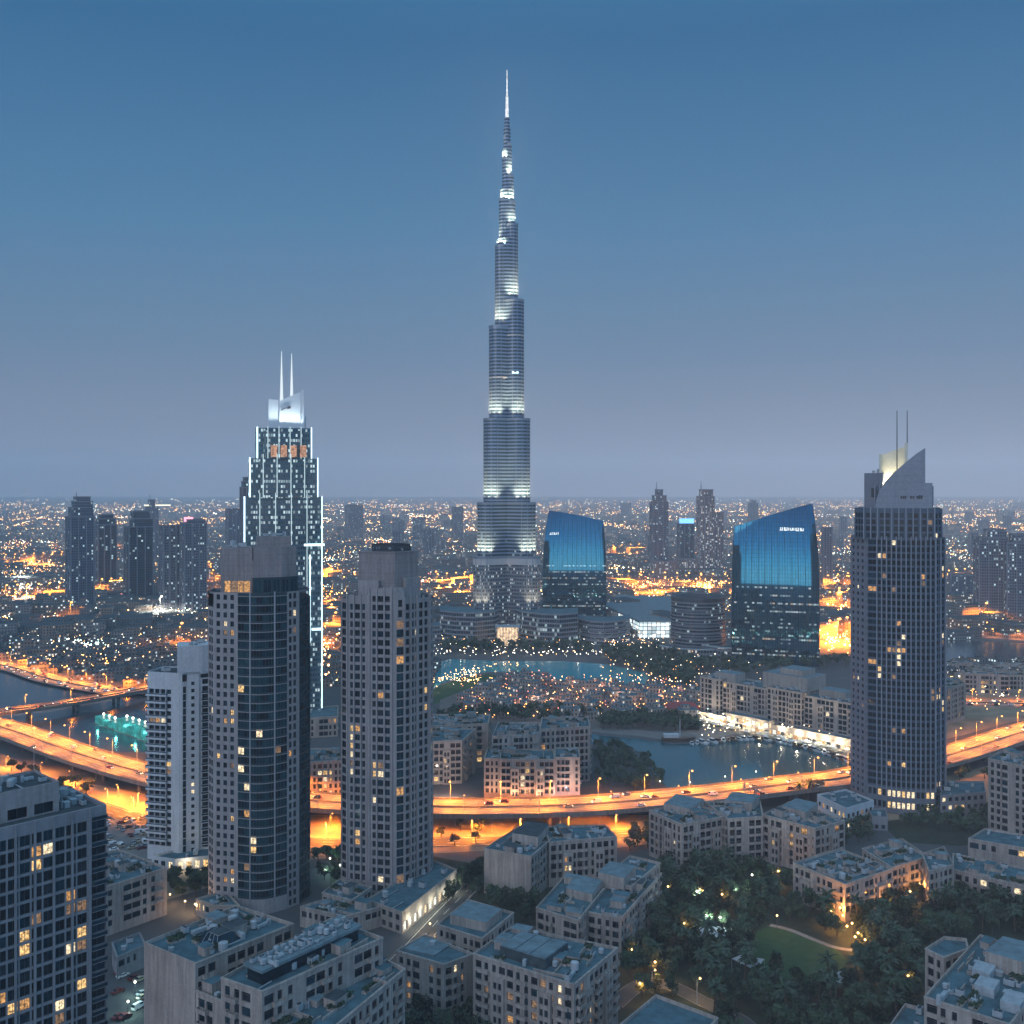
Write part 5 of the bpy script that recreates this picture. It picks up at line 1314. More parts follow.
B = low('small beige house with a raised grey flat roof beside the shop street', [
    (rp([(437, 924), (482, 938), (514, 912), (468, 899)], 18), 18, dict(units=1, lit=.03, nobay=1))], fh=3.5, bay=2.8)
B.part('penthouse', [BEIGE, ROOFP]).prism(rp([(450, 914), (486, 922), (502, 908), (468, 900)], 20.5), 17, 20.3, 0, 1); B.finish()
B = low('beige terrace with raised penthouses and a cluttered dark roof, left of the park grove', [
    (rp([(536, 907), (578, 920), (604, 888), (566, 874)], 17), 17, dict(units=3, lit=.0, nobay=1)),
    (rp([(586, 911), (621, 918), (658, 877), (622, 867)], 16), 16, dict(units=12, lit=.0, rm=ROOFD)),
    (rp([(600, 880), (632, 886), (660, 862), (630, 855)], 18), 18, dict(units=4, lit=.0, nobay=1))], fh=3.6, bay=2.9)
for pq, zz in (([(566, 888), (592, 894), (602, 880), (576, 874)], 19.2), ([(598, 872), (624, 878), (636, 866), (610, 861)], 21)): B.part('penthouse', [BEIGE, ROOFP]).prism(rp(pq, zz), 15.5, zz, 0, 1)
B.finish()
B = low('beige L-shaped block with blank end wall below the flyover, behind the dark tree clump', [
    (rp([(484, 848), (531, 856), (552, 838), (520, 825)], 19), 19, dict(units=10, lit=.0, nobay=1, blank=(0,))),
    (rp([(549, 842), (617, 836), (606, 824), (545, 826)], 19.3), 19.3, dict(units=10, lit=.0))], fh=3.8, bay=3)
B.part('penthouse', [BEIGE, ROOFD]).prism(rp([(512, 833), (538, 837), (549, 824), (526, 821)], 22.5), 18, 22.5, 0, 1); B.finish()
B = low('broad U-shaped beige block with a concave front, just below the flyover', [
    (rp([(649, 810), (682, 824), (729, 815), (690, 801)], 21), 21, dict(units=12, lit=.10)),
    (rp([(728, 818.5), (763, 816), (760, 800), (705, 801)], 21.4), 21.4, dict(units=8, lit=.06, nobay=1)),
    (rp([(762, 814), (815, 828), (845, 820), (790, 801)], 21), 21, dict(units=12, lit=.14)),
    (rp([(690, 842), (735, 846), (762, 842), (745, 834), (712, 832)], 6), 6, dict(units=0, lit=.3, nobay=1)) ], fh=3.7, bay=3.3, wf=.76, hf=.70, lit=.1, style='fmg')
for pq, zz in (([(664, 803), (690, 809), (704, 799), (676, 794)], 23.5), ([(725, 800), (752, 803), (760, 795), (732, 792)], 24.5), ([(782, 806), (806, 812), (818, 803), (796, 798)], 23.5)): B.part('penthouse', [BEIGE, ROOFP]).prism(rp(pq, zz), 20, zz, 0, 1)
B.finish()
B = low('beige corner block with planted roof terraces, standing above the grove right of the lawn', [
    (rp([(793, 862), (845, 884), (893, 868), (840, 848)], 15), 15, dict(units=14, lit=.02, rm=ROOFD)),
    (rp([(892, 867), (929, 856), (902, 838), (862, 848)], 14.5), 14.5, dict(units=7, lit=.0, nobay=1)),
    (rp([(929, 871), (954, 864), (944, 846), (922, 853)], 16), 16, dict(units=3, lit=.05, nobay=1))], fh=3.7, bay=3)
B.finish()
B = low('long low beige row with a teal flat roof at the right edge beyond the trees', [
    (rp([(953, 869), (1050, 892), (1050, 872), (953, 853)], 11), 11, dict(units=6, lit=.12, nobay=1))], fh=3.6, bay=3.2); B.finish()
B = low('low curved-roofed pavilion row with warm lights at the right edge, behind the long row', [
    (rp([(968, 838), (1050, 852), (1050, 838), (985, 828)], 9), 9, dict(units=2, lit=.35, nobay=1))], fh=4, bay=4); B.finish()
B = low('pale block with a service-cluttered roof and corner turret at the bottom right', [
    (rp([(924, 996), (1010, 1024), (1060, 962), (980, 934)], 31), 31, dict(units=22, lit=.0, nobay=1)),
    (rp([(925, 948), (944, 957), (968, 948), (966, 938), (944, 936)], 29), 29, dict(units=0, lit=.03, nobay=1, rm=ROOFD)),
    (rp([(890, 1024), (925, 1034), (940, 1012), (905, 1003)], 20), 20, dict(units=2, nobay=1))], fh=3.6, bay=3)
for pq, zz in (([(985, 951), (1022, 962), (1040, 945), (1003, 936)], 35),): B.part('penthouse', [BEIGE, ROOFP]).prism(rp(pq, zz), 30, zz, 0, 1)
for pq in ([(972, 968), (990, 974), (996, 965), (978, 960)], [(974, 984), (994, 990), (1000, 980), (980, 975)], [(1000, 1000), (1020, 1006), (1028, 994), (1008, 989)]): B.part('plant_room', [METAL]).prism(rp(pq, 32.5), 30, 32.5)
B.finish()
B = low('teal flat roof with a pale parapet poking into the bottom edge of the picture', [
    (rp([(612, 1030), (690, 1050), (718, 1017), (656, 994)], 20), 20, dict(units=0, nobay=1))]); B.finish()
B = low('small beige office with rows of square windows behind the gridded corner block', [
    (rp([(86, 893), (167, 867), (119, 849), (60, 862)], 19), 19, dict(units=20, lit=.03, nobay=1))], fh=3.8, bay=3.6, wf=.8, hf=.62, group='low blocks by the corner block'); B.finish()
B = low('low pavilion with a teal roof in the alley beside the gridded corner block', [
    (rp([(117, 957), (146, 944), (140, 932), (112, 942)], 8), 8, dict(units=2, lit=.1, nobay=1, rm=ROOF))], group='low blocks by the corner block', walls=[GREYW]); B.finish()
B = low('low beige annexe between the bowed glass tower and the notched beige tower', [
    (rp([(322, 892), (352, 900), (372, 886), (340, 878)], 9), 9, dict(units=3, lit=.1, nobay=1))], group='low blocks between the towers'); B.finish()
B = low('low brown forecourt building at the foot of the bowed glass tower', [
    (rp([(196, 898), (214, 905), (240, 905), (226, 890)], 7), 7, dict(units=3, lit=.3, nobay=1))], group='low blocks between the towers', walls=[PINK]); B.finish()
B = low('low stone lobby wing at the foot of the notched beige tower', [
    (rp([(300, 906), (345, 916), (385, 905), (345, 893)], 8), 8, dict(units=4, lit=.2, nobay=1))], group='low blocks between the towers'); B.finish()
B = low('tall flat-fronted beige block at the right edge below the flyover', [
    (rp([(988, 758), (1075, 776), (1090, 764), (1005, 748)], 37), 37, dict(units=6, lit=.02, nobay=1))], fh=3.7, bay=3, cap=100); B.finish()
# ================================================================== WATERFRONT AND ISLAND
WF = [BEIGE2]
N0, N1 = gp(700, 717), gp(868, 752)
dn = Vector((N1[0]-N0[0], N1[1]-N0[1])); Ln = dn.length; dn.normalize(); nn = Vector((dn.y, -dn.x))
def wf(u, v): return tuple(Vector(N0)+dn*u-nn*v)
blocks = [([wf(0, 0), wf(18, 0), wf(18, 22), wf(0, 22)], 30.5, dict(units=6, nobay=1)), ([wf(18.02, 3), wf(58, 3), wf(58, 24), wf(18.02, 24)], 29, dict(units=14)), ([wf(58.02, 0), wf(86, 0), wf(86, 24), wf(58.02, 24)], 31, dict(units=10)), ([wf(86.02, 2.5), wf(Ln, 2.5), wf(Ln, 26), wf(86.02, 26)], 29, dict(units=14))]
B = lowrise('long sand-coloured waterfront block with tall window bays above bright shops, behind the lake', blocks, 'hotel', WF, 3.7, .05, group='waterfront blocks', bay=3.1, wf=.8, hf=.74, style='f', near=False)
for u0, u1, v0, v1, z in ((48, 84, 10, 34, 39), (60, 78, 14, 30, 43), (8, 26, 8, 20, 34), (92, 112, 12, 24, 33)): B.part('penthouse', [BEIGE2, ROOFP]).prism([wf(u0, v0), wf(u1, v0), wf(u1, v1), wf(u0, v1)], 28, z, 0, 1)
B.finish()
B = Bld('shop_arcade', 'brilliantly lit row of shops and restaurants along the foot of the waterfront block', 'shops', (*wf(50, -6), 0), 'waterfront blocks', WF)
for u0, u1, v, z in ((2, 30, -7, 6), (30.02, 66, -9, 9.5), (66.02, 84, -6, 7), (84.02, Ln, -8, 8)):
    pl = [wf(u0, v), wf(u1, v), wf(u1, 1.8), wf(u0, 1.8)]
    B.shell(pl, 0, z, fh=min(z-.6, 4.2), bay=3.6, wf=.8, hf=.72, lit=.72, style='fm', sill=.08, litset=[LW, L2, L0, L1], rm=ROOFP)
    k = int((u1-u0)/9)
    for i in range(k): light(B.root, (*wf(u0+(u1-u0)*(i+.5)/k, v-2.5), 5), 4200, (1, .82, .55), .6)
B.finish()
g = random.Random(21)
UMB = []
for nm, mt in (('white', simple('white_canvas', (.75, .74, .7), .8)), ('cream', simple('cream_canvas', (.7, .6, .42), .8))):
    mb = MB(); n = 8; ring = [(2.1*cos(2*pi*i/n), 2.1*sin(2*pi*i/n), 2.3) for i in range(n)]
    for i in range(n): mb.poly((ring[i], ring[(i+1) % n], (0, 0, 3.1))); mb.poly((ring[(i+1) % n], ring[i], (0, 0, 2.95)))
    p_ = MB(); p_.tube((0, 0, 0), (0, 0, 3.0), .06, .05, 6); UMB.append((nm, mb.mesh('canopy', [mt]), p_.mesh('pole', [METAL])))
for i in range(90):
    u = g.uniform(4, Ln-2); v = -g.uniform(10.5, 20); p = wf(u, v); nm, me, pm = g.choice(UMB)
    r = root('parasol', '%s terrace parasol among the restaurant tables before the bright waterfront shops' % nm, 'parasol', (*p, .06), 'restaurant parasols on the lakefront'); link('canopy', me, r); link('pole', pm, r)
B = lowrise('rosy hotel block with balconies, floodlit at its foot, standing right above the flyover', [
    (rp([(484, 758), (500, 758), (502, 747), (488, 747)], 22.5), 22.5, dict(lit=.06, nobay=1, units=4)),
    (rp([(500, 759), (555, 759), (553, 749), (501, 749)], 22.2), 22.2, dict(lit=.06, units=6)),
    (rp([(555, 757), (580, 757), (578, 747), (555, 747)], 22.5), 22.5, dict(lit=.05, nobay=1, units=4))], 'hotel', [PINK], 3.7, .06, group='lakeside blocks', bay=2.7)
B.finish()
for x in (490, 502, 514, 526, 538, 552, 566, 576): light(B.root, (*gp(x, 801.5), 1.6), 7000, (1, .55, .32), .6, 'SPOT', (pi, 0, 0), 150, 1.0, 'facade_uplight')
for x in (556, 568, 582): light(B.root, (*gp(x, 803), 3), 1500, (.7, .75, 1), .5)
B = lowrise('taller grey-beige rear row of the lakeside hotel with dark window bays', [
    (rp([(492, 736), (540, 734), (540, 722), (498, 722)], 30), 30, dict(lit=.03, units=8, nobay=1)),
    (rp([(540, 729), (590, 726), (588, 716), (542, 717)], 32), 32, dict(lit=.03, units=8, nobay=1))], 'hotel', [BEIGE], 3.8, .03, group='lakeside blocks', bay=3, cap=60); B.finish()
B = lowrise('beige lakeside block half hidden behind the notched beige tower, lit at its foot', [
    (rp([(405, 742), (462, 740), (476, 728), (410, 728)], 25), 25, dict(lit=.08, units=8)),
    (rp([(425, 726), (488, 723), (490, 714), (430, 714)], 27), 27, dict(lit=.03, units=10, nobay=1))], 'apartment block', [BEIGE2], 3.8, .06, group='lakeside blocks', bay=3, cap=60); B.finish()
for x in (434, 444, 455): light(B.root, (*gp(x, 799), 3), 5000, (1, .75, .6), .6)
B = lowrise('grey block with bright white lower floors glimpsed between the two front towers', [
    (rp([(300, 762), (345, 760), (350, 748), (305, 748)], 22), 22, dict(lit=.3, units=4, nobay=1))], 'apartment block', [BEIGE2], 3.6, .3, group='lakeside blocks', cap=40); B.finish()
B = lowrise('low teal-roofed hall glimpsed between the two front towers', [
    (rp([(300, 718), (338, 716), (338, 705), (306, 708)], 14), 14, dict(lit=.1, units=2, nobay=1))], 'hall', [PINK], 4.2, .1, group='lakeside blocks', cap=40); B.finish()
B = lowrise('rose-coloured block behind the fin-fronted tower beside the orange street', [
    (rp([(930, 694), (966, 683), (955, 676), (930, 680)], 26), 26, dict(lit=.1, units=6, nobay=1))], 'apartment block', [PINK], 3.8, .1, group='blocks behind the right tower', cap=60); B.finish()
for k, (x, y, w_, d_, h_) in enumerate(((985, 693, 34, 16, 17), (1012, 691, 26, 16, 15), (968, 688, 18, 14, 12), (1040, 690, 30, 16, 18), (960, 672, 30, 16, 9), (985, 676, 26, 14, 8), (1015, 674, 34, 14, 9), (1000, 684, 22, 12, 13))):
    p = gp(x, y); pl = rect(p[0], p[1], w_, d_, -.25+.1*(k % 3)); 
    B = lowrise(('low rose-tinted villa block, %s from the left in the cluster right of the fin-fronted tower' % ORD[k]), [(pl, h_, dict(lit=.07, units=4, nobay=1))], 'villa', [PINK if k % 2 else BEIGE], 3.8, .07, group='villas right of the fin-fronted tower', cap=12); B.finish()
# teal-lit screened building on the creek
p0, p1 = gp(101, 722), gp(155, 741); mb = MB(); tp = Vector((p1[0]-p0[0], p1[1]-p0[1])); a = atan2(tp.y, tp.x); L = tp.length; c = ((p0[0]+p1[0])/2, (p0[1]+p1[1])/2)
R_ = root('boathouse', 'long low building on the creek bank glowing teal with a row of white lamps', 'building', (*c, 0))
TEAL = emit('teal_lit_screen', (.03, .52, .50), .55, .7, .22)
for i in range(9):
    mb = MB(); u = (i+.5)/9; q = Vector(p0)+tp*u; mb.box((q.x, q.y, .2), (L/9-.5, 9, 9 if i > 3 else 5), a); mb.build('lit_screen', [TEAL], R_)
    nv = Vector((tp.y, -tp.x)).normalized(); mb = MB(); zt_ = 10.5 if i > 3 else 6.5
    mb.ball((q.x, q.y, zt_), .9, 0, 8, 5); mb.tube((q.x, q.y, zt_-1.6), (q.x, q.y, zt_-.8), .1, .1, 5); mb.build('roof_lamp', [LAMP_W], R_)
mb = MB(); mb.box((*c, 0), (L+2, 12, .25), a); mb.build('deck', [CONC], R_)
for u in (.15, .5, .85): q = Vector(p0)+tp*u+Vector((tp.y, -tp.x)).normalized()*8; light(R_, (q.x, q.y, 4), 1800, (.15, 1, .9), .6)
# small houses on the island and lake shore
ISL = [cells('island_house_wall', (.34, .24, .21), (.05, .04, .04), 2.6, 3.2, .4, .5, .18, 1.1, .98, None, .2), cells('island_house_pale', (.32, .28, .25), (.05, .05, .05), 2.6, 3.2, .4, .5, .14, 1.1, .95, None, .2)]
def house_mesh(sx, sy, h, mat, seed):
    g = random.Random(seed); mb = MB(); mb.prism(rect(0, 0, sx, sy), 0, h, 0, 1); mb.prism(inset(rect(0, 0, sx, sy), -.25), h+.01, h+.7, 0, 1, bottom=True)
    mb.prism(rect(sx*g.uniform(-.2, .2), sy*.1, sx*.45, sy*.5), h+.72, h+3.2, 0, 1); mb.prism(rect(sx*.5+1.2, 0, 2.4, sy*.6), 0, h*.6, 0, 1)
    return mb.mesh('house', [mat, ROOF])
HM_ = [house_mesh(g.uniform(8, 15), g.uniform(7, 11), g.uniform(5, 10), ISL[i % 2], i) for i in range(8)]
isl_poly = rp([(452, 708), (505, 678), (535, 676), (560, 686), (640, 690), (695, 694), (697, 722), (620, 722), (500, 716)], 0)
put = []
for i in range(900):
    p = rnd_in(isl_poly, g)
    if all(hypot(p[0]-a, p[1]-b) > 15 for a, b in put):
        put.append(p); o = link('house', HM_[i % 8], None, (*p, .05), g.choice((0, .4, 1.2, -.5))); pale = (i % 2 == 1)
        tag(o, ('pale' if pale else 'rosy')+' flat-roofed house with lit windows in the crowded quarter on the lake island', 'house', 'houses on the lake island')
    if len(put) > 70: break
# red awning hall
r_ = root('awning_hall', 'low hall with a dull red canopy roof at the right end of the island', 'hall', (*gp(682, 716), 0)); c = gp(682, 716)
mb = MB(); mb.box((*c, 0), (20, 12, 6.5), .1); mb.build('wall', [ISL[0]], r_)
mb = MB(); mb.prism(rect(*c, 24, 16, .1), 6.5, 7.2, 0, 0, bottom=True); mb.frust(rect(*c, 24, 16, .1), rect(*c, 16, 2, .1), 7.2, 10.5); mb.build('canopy', [simple('red_canvas', (.28, .06, .06), .8)], r_)
LAMP_I = emit('orange_pink_lamp_glow', (1, .38, .20), 4)
# garden lamps: globe lights by the hundred around lake, island and garden
def globe_lamp(p, label, group, r=.5, h=4, glow=None, power=0, col=(1, .7, .4)):
    k = ('gl', r, h, (glow or LAMP_Y).name)
    if k not in _lm:
        a = MB(); a.tube((0, 0, 0), (0, 0, h), .09, .07, 6); b = MB(); b.ball((0, 0, h+r*.8), r, 0, 8, 5); _lm[k] = (a.mesh('pole', [DKMETAL]), b.mesh('globe', [glow or LAMP_Y]))
    R_ = root('globe_lamp', label, 'lamp', (*p, .05), group); link('pole', _lm[k][0], R_); link('globe', _lm[k][1], R_)
    if power: light(R_, (p[0]+r*1.6, p[1]-r*1.6, h+.3), power, col, .4)
def line_pts(pix, n): 
    P = catmull([(*gp(x, y), 0) for x, y in pix], 12); L = sum(hypot(P[i+1][0]-P[i][0], P[i+1][1]-P[i][1]) for i in range(len(P)-1)); return resample(P, L/n)
for i, p in enumerate(line_pts([(436, 657), (470, 655), (520, 656), (560, 657), (605, 657)], 36)): globe_lamp((p[0]+g.uniform(-4, 4), p[1]+g.uniform(-10, 10)), 'white globe lamp on the far shore of the fountain lake', 'lamps on the far lake shore', .5, 4, LAMP_W, 500 if i % 5 == 0 else 0, (1, .9, .7))
for i, p in enumerate(line_pts([(432, 690), (450, 680), (480, 672), (510, 668), (528, 672)], 36)): globe_lamp((p[0]+g.uniform(-6, 6), p[1]+g.uniform(-14, 14)), 'yellow globe lamp on the sand spit left of the fountain lake', 'lamps on the lake spit', .5, 4, LAMP_Y, 700 if i % 4 == 0 else 0)
for i in range(84):
    p = rnd_in(isl_poly, g); globe_lamp(p, '%s globe lamp between the houses of the lake island' % ('orange-pink' if i % 4 else 'yellow'), 'lamps on the lake island', g.uniform(.35, .5), g.uniform(4, 9), LAMP_I if i % 4 else LAMP_Y, 2500 if i % 5 == 0 else 0, (1, .5, .3))
for i in range(70):
    x = g.uniform(600, 700); p = gp(x, g.uniform(642, 690)); globe_lamp(p, '%s globe lamp in the dark trees in front of the drum building' % ('yellow' if i % 3 else 'white'), 'lamps in the trees before the drum', g.uniform(.35, .5), g.uniform(5, 9), LAMP_Y if i % 3 else LAMP_W, 700 if i % 9 == 0 else 0, (1, .7, .4))
# boats
BOATM = []
for nm, c in (('white', (.7, .7, .7)), ('brown', (.16, .09, .05))):
    mb = MB(); pts = [(-4, -1.3), (2, -1.4), (4.5, 0), (2, 1.4), (-4, 1.3)]; mb.frust([(x*.85, y*.7) for x, y in pts], pts, -.2, 1.0)
    mb.box((-1, 0, 1.01), (3, 1.6, 1.1), 0, 1); mb.box((-1, 0, 2.12), (3.4, 1.9, .15)); BOATM.append((nm, mb.mesh('boat', [simple(nm+'_hull', c, .4), G0])))
for i, p in enumerate(line_pts([(692, 744.5), (715, 742.5), (735, 740.5), (760, 740), (790, 745), (815, 751), (840, 759), (862, 768)], 34)):
    nm, me = BOATM[0 if g.random() < .6 else 1]; o = link('boat', me, None, (p[0], p[1], .1), g.uniform(-2, -.9)); o.scale = (g.uniform(.8, 1.2),)*3
    tag(o, 'small %s boat moored in the row along the lake promenade' % nm, 'boat', 'boats moored along the promenade')
c = gp(677, 741); R_ = root('dhow', 'wooden boat with a single white mast moored at the left end of the promenade', 'boat', (*c, 0)); mb = MB()
pts = [(-11, -3), (6, -3.2), (13, 0), (6, 3.2), (-11, 3)]; mb.frust([(c[0]+x*.8, c[1]+y*.65) for x, y in pts], [(c[0]+x, c[1]+y) for x, y in pts], -.3, 2.6); mb.build('hull', [simple('teak_hull', (.14, .09, .06), .6)], R_)
mb = MB(); mb.box((c[0]-4, c[1], 2.61), (10, 4.4, 2.2)); mb.build('cabin', [WHITE], R_); mb = MB(); mb.tube((c[0]+2, c[1], 2.6), (c[0]+2, c[1], 15), .3, .2, 8); mb.build('mast', [WHITE], R_)
for i, (x, y) in enumerate(((645, 790), (660, 789), (690, 790), (725, 784), (756, 779))): globe_lamp(gp(x, y), 'small white lamp on the near lake bank beside the flyover', 'lamps on the near lake bank', .4, 4, LAMP_W, 300, (1, .9, .8))
# ================================================================== FAR TOWERS
FW = [cells('far_tower_blue', (.065, .095, .145), (.02, .035, .055), 2.8, 3.6, .6, .6, .08, 1.1, .55, None, .12), cells('far_tower_grey', (.12, .13, .17), (.03, .042, .06), 2.8, 3.6, .6, .6, .10, 1.1, .7, None, .12),
      cells('far_tower_warm', (.17, .155, .165), (.04, .042, .05), 2.8, 3.6, .55, .6, .26, 1.3, .8, None, .15), cells('far_tower_dark', (.03, .05, .08), (.012, .028, .05), 3, 3.6, .8, .7, .04, .9, .4, None, .08)]
def far_tower(label, x0, x1, yb, mat, tiers, spire=None, roof_glow=None, yaw=.25, dp=.85, cat='skyscraper', group='far towers'):
    """tiers: (left, right, top row) from the bottom up"""
    Y = F*HC/(yb-HY); s_ = Y/F; xc = (x0+x1)/2; c = at(xc, Y); R_ = root('tower', label, cat, (c[0], c[1], 0), group, yaw-atan2(c[0], c[1])*1.0)
    k = 1/(cos(yaw)+dp*abs(sin(yaw))); zl = 0
    for i, (a, b, yt) in enumerate(tiers):
        w_ = (b-a)*s_*k; zt = zat(yt, Y); mb = MB(); ox = ((a+b)/2-xc)*s_
        mb.prism(rect(ox, 0, w_, w_*dp), zl, zt, 0, 1)
        if i == 0:
            for u in (-.5, -.17, .17, .5): mb.box((ox+u*w_, -w_*dp/2-.5, zl), (1.4, 1.0, zt-zl+2), 0, 2)
            for u in (-.5, 0, .5): mb.box((ox-w_/2-.5, u*w_*dp, zl), (1.0, 1.4, zt-zl+2), 0, 2)
        mb.prism(inset(rect(ox, 0, w_, w_*dp), -.4), zt+.01, zt+1.5, 2, 1, bottom=True)
        link('tower_tier', mb.mesh('tower_tier', [mat, ROOFD, GBLUE]), R_); zl = zt
    if spire: x, yt = spire; mb = MB(); mb.tube(((x-xc)*s_, 0, zl-4), ((x-xc)*s_, 0, zat(yt, Y)), 1.6, .4, 6); link('spire', mb.mesh('spire', [METAL]), R_)
    if roof_glow:
        m, a, b, y0, y1 = roof_glow; mb = MB(); mb.box((((a+b)/2-xc)*s_, -2, zat(y0, Y)), ((b-a)*s_*k, 5, zat(y1, Y)-zat(y0, Y))); link('roof_light', mb.mesh('roof_light', [m]), R_)
    return R_
W_ = LED
far_tower('tallest of the far left towers with a rounded shoulder and small spire', 67, 93, 613, FW[0], [(67, 93, 517), (69, 92.5, 508), (72, 92, 502), (74, 90, 497.5)], (76.5, 492), (W_, 79, 83, 499.5, 497))
far_tower('dark far left tower with a rounded top, second from the left edge', 95, 116, 592, FW[3], [(95, 116, 525), (96, 115, 519), (99, 113, 515)])
far_tower('dark far left tower with a broad domed head and stepped shoulders', 125, 152, 602, FW[3], [(125, 152, 527), (130, 152, 519), (131, 149, 511.5)], None, (W_, 136, 139, 522, 519.5))
far_tower('pale hazy tower with a bright horizontal light near its top, behind the domed one', 146, 158, 560, FW[1], [(146, 158, 507), (148, 155, 500)], (150, 494), (LEDW, 142, 172, 506, 504.6))
far_tower('blue-grey far tower with a small white light below its top', 160, 182, 613, FW[1], [(160, 182, 526)], None, (W_, 165, 170, 540, 538))
far_tower('far left tower with a glowing pink sign on its roof', 181, 206, 614, FW[1], [(181, 206, 524), (184, 205, 520)], None, (PINKGLOW, 183.5, 193, 521.5, 517))
far_tower('small bluish tower just left of the white-lit stepped tower', 226, 240, 562, FW[0], [(226, 240, 509)])
far_tower('plain dark slab with a curved head directly behind the white-lit stepped tower', 240, 254, 610, FW[3], [(240.5, 254, 488), (241.5, 254, 482), (243, 254, 478)])
far_tower('faint hazy square tower between the stepped tower and the tallest tower', 345, 363, 540, FW[1], [(345, 363, 505)])
far_tower('faint hazy tower just left of the tallest tower', 452, 463, 542, FW[1], [(452, 463, 507)])
far_tower('slim spired tower just right of the first blue mirror-glass tower', 650, 668, 578, FW[1], [(650, 668, 502), (652, 666.5, 496), (655, 663, 490)], (656.5, 482), (W_, 658.5, 661.5, 496, 492))
far_tower('short dark blue tower with a glowing blue roof between the two spired towers', 677, 694, 567, FW[3], [(677, 694, 524)], None, (BLUEGLOW, 678, 695, 524, 518.5))
far_tower('slim spired tower with many lit windows, right of the blue-roofed tower', 697, 714, 579, FW[2], [(697, 714, 497), (699, 713, 490)], (701, 481), (W_, 711, 712.5, 499, 497))
far_tower('plain pinkish tower touching the right side of the lit spired tower', 713, 723, 579, FW[2], [(713, 723, 513)])
far_tower('pale low podium block with bright fronts below the spired towers', 650, 676, 581, FW[2], [(650, 676, 561)], None, (LEDW, 671, 675, 578, 562))
far_tower('low speckled block below the blue-roofed tower', 678, 697, 579, FW[2], [(678, 697, 559)])
far_tower('tiny hazy tower on the horizon above the left end of the larger blue tower', 748, 758, 530, FW[0], [(748, 758, 503), (750, 756, 500)])
far_tower('hazy warm tower peeping out between the larger blue tower and the fin-fronted tower', 822, 832, 590, FW[1], [(822, 832, 528)])
far_tower('grey twin-shafted tower at the right edge, nearest to the fin-fronted tower', 975, 1006, 622, FW[1], [(975, 1006, 538), (984, 1005, 530)])
far_tower('grey tower cut by the right edge of the picture', 1003, 1034, 624, FW[1], [(1003, 1034, 543), (1010, 1034, 535)])
far_tower('low dark block between the two grey towers and the creek', 950, 972, 600, FW[0], [(950, 972, 575)], yaw=.1)
g = random.Random(31)
for i in range(46):
    x = g.choice((g.uniform(0, 480), g.uniform(600, 1024), g.uniform(380, 470), g.uniform(820, 1024))); yb = g.uniform(516, 560); w_ = g.uniform(5, 11); h_ = g.uniform(5, 20)*(1 if yb < 540 else 1.4)
    far_tower('small dim hazy tower scattered over the distant city', x, x+w_, yb, g.choice(FW[:3]), [(x, x+w_, max(498, yb-h_))], yaw=g.uniform(-.5, .5), group='hazy towers scattered over the distant city')
# ================================================================== THE CITY OUT TO THE HORIZON
CITYW = [cells('city_house_pale', (.20, .19, .185), (.05, .05, .055), 3, 3.3, .5, .5, .14, 1.6, .7), cells('city_house_dull', (.13, .125, .125), (.04, .045, .05), 3, 3.3, .5, .5, .10, 1.6, .75), cells('city_house_warm', (.22, .17, .14), (.05, .045, .04), 3, 3.3, .5, .5, .22, 1.8, .9)]
HSE = []
for i in range(9):
    sx, sy, h = g.uniform(16, 40), g.uniform(14, 26), g.uniform(6, 16); mb = MB(); mb.prism(rect(0, 0, sx, sy), 0, h, 0, 1); mb.prism(inset(rect(0, 0, sx, sy), -.3), h+.01, h+.9, 0, 1, bottom=True)
    mb.prism(rect(sx*.15, 0, sx*.4, sy*.5), h+.91, h+4, 0, 1); mb.prism(rect(sx*.5+3, sy*.1, 6, sy*.7), 0, h*.6, 0, 1); mb.prism(rect(-sx*.28, sy*.2, 3, 3), h+.91, h+2.6, 0, 1)
    HSE.append(mb.mesh('city_building', [CITYW[i % 3], ROOFD]))
def clear(p, t=8):
    if any(inside(p, q) for q in (CREEK, CREEK2, LAKE, LAKE2)): return False
    for R_ in (MAINR, BRIDGE, FARR, RIGHTR, CREEKR):
        for q in R_[::3]:
            if abs(q[0]-p[0]) < 60 and hypot(q[0]-p[0], q[1]-p[1]) < 17+t: return False
    return True
nb = 0; GA = .35
regions = [((-60, 440), (560, 660)), ((620, 860), (560, 625)), ((900, 1060), (545, 632)), ((0, 1024), (535, 580))]
while nb < 300:
    (xa, xb), (ya, yb) = g.choice(regions); x, y = g.uniform(xa, xb), ya+(yb-ya)*g.random()**.8
    if 420 < x < 660 and y > 596: continue
    p = gp(x, y)
    if not clear(p): continue
    k = g.randrange(9); o = link('city_building', HSE[k], None, (*p, 0), GA+g.choice((0, pi/2))); nb += 1
    tag(o, '%s flat-roofed building among the scattered lights of the far city' % ('pale', 'dull grey', 'warm brown')[k % 3], 'city building', 'low buildings of the far city')
mb = MB(); n_far = 0
for i in range(15000):
    Y = 1160+13000*g.random()**1.35; x = g.uniform(-60, 1084); p = at(x, Y)
    if not clear(p, 0) or g.random() > .75: continue
    sx, sy, h = g.uniform(14, 46), g.uniform(14, 40), g.choice((5, 7, 9, 12, 18))*g.uniform(.8, 1.3); mb.prism(rect(p[0], p[1], sx, sy, GA+g.choice((0, pi/2))), 0, h, g.randrange(3), 3)
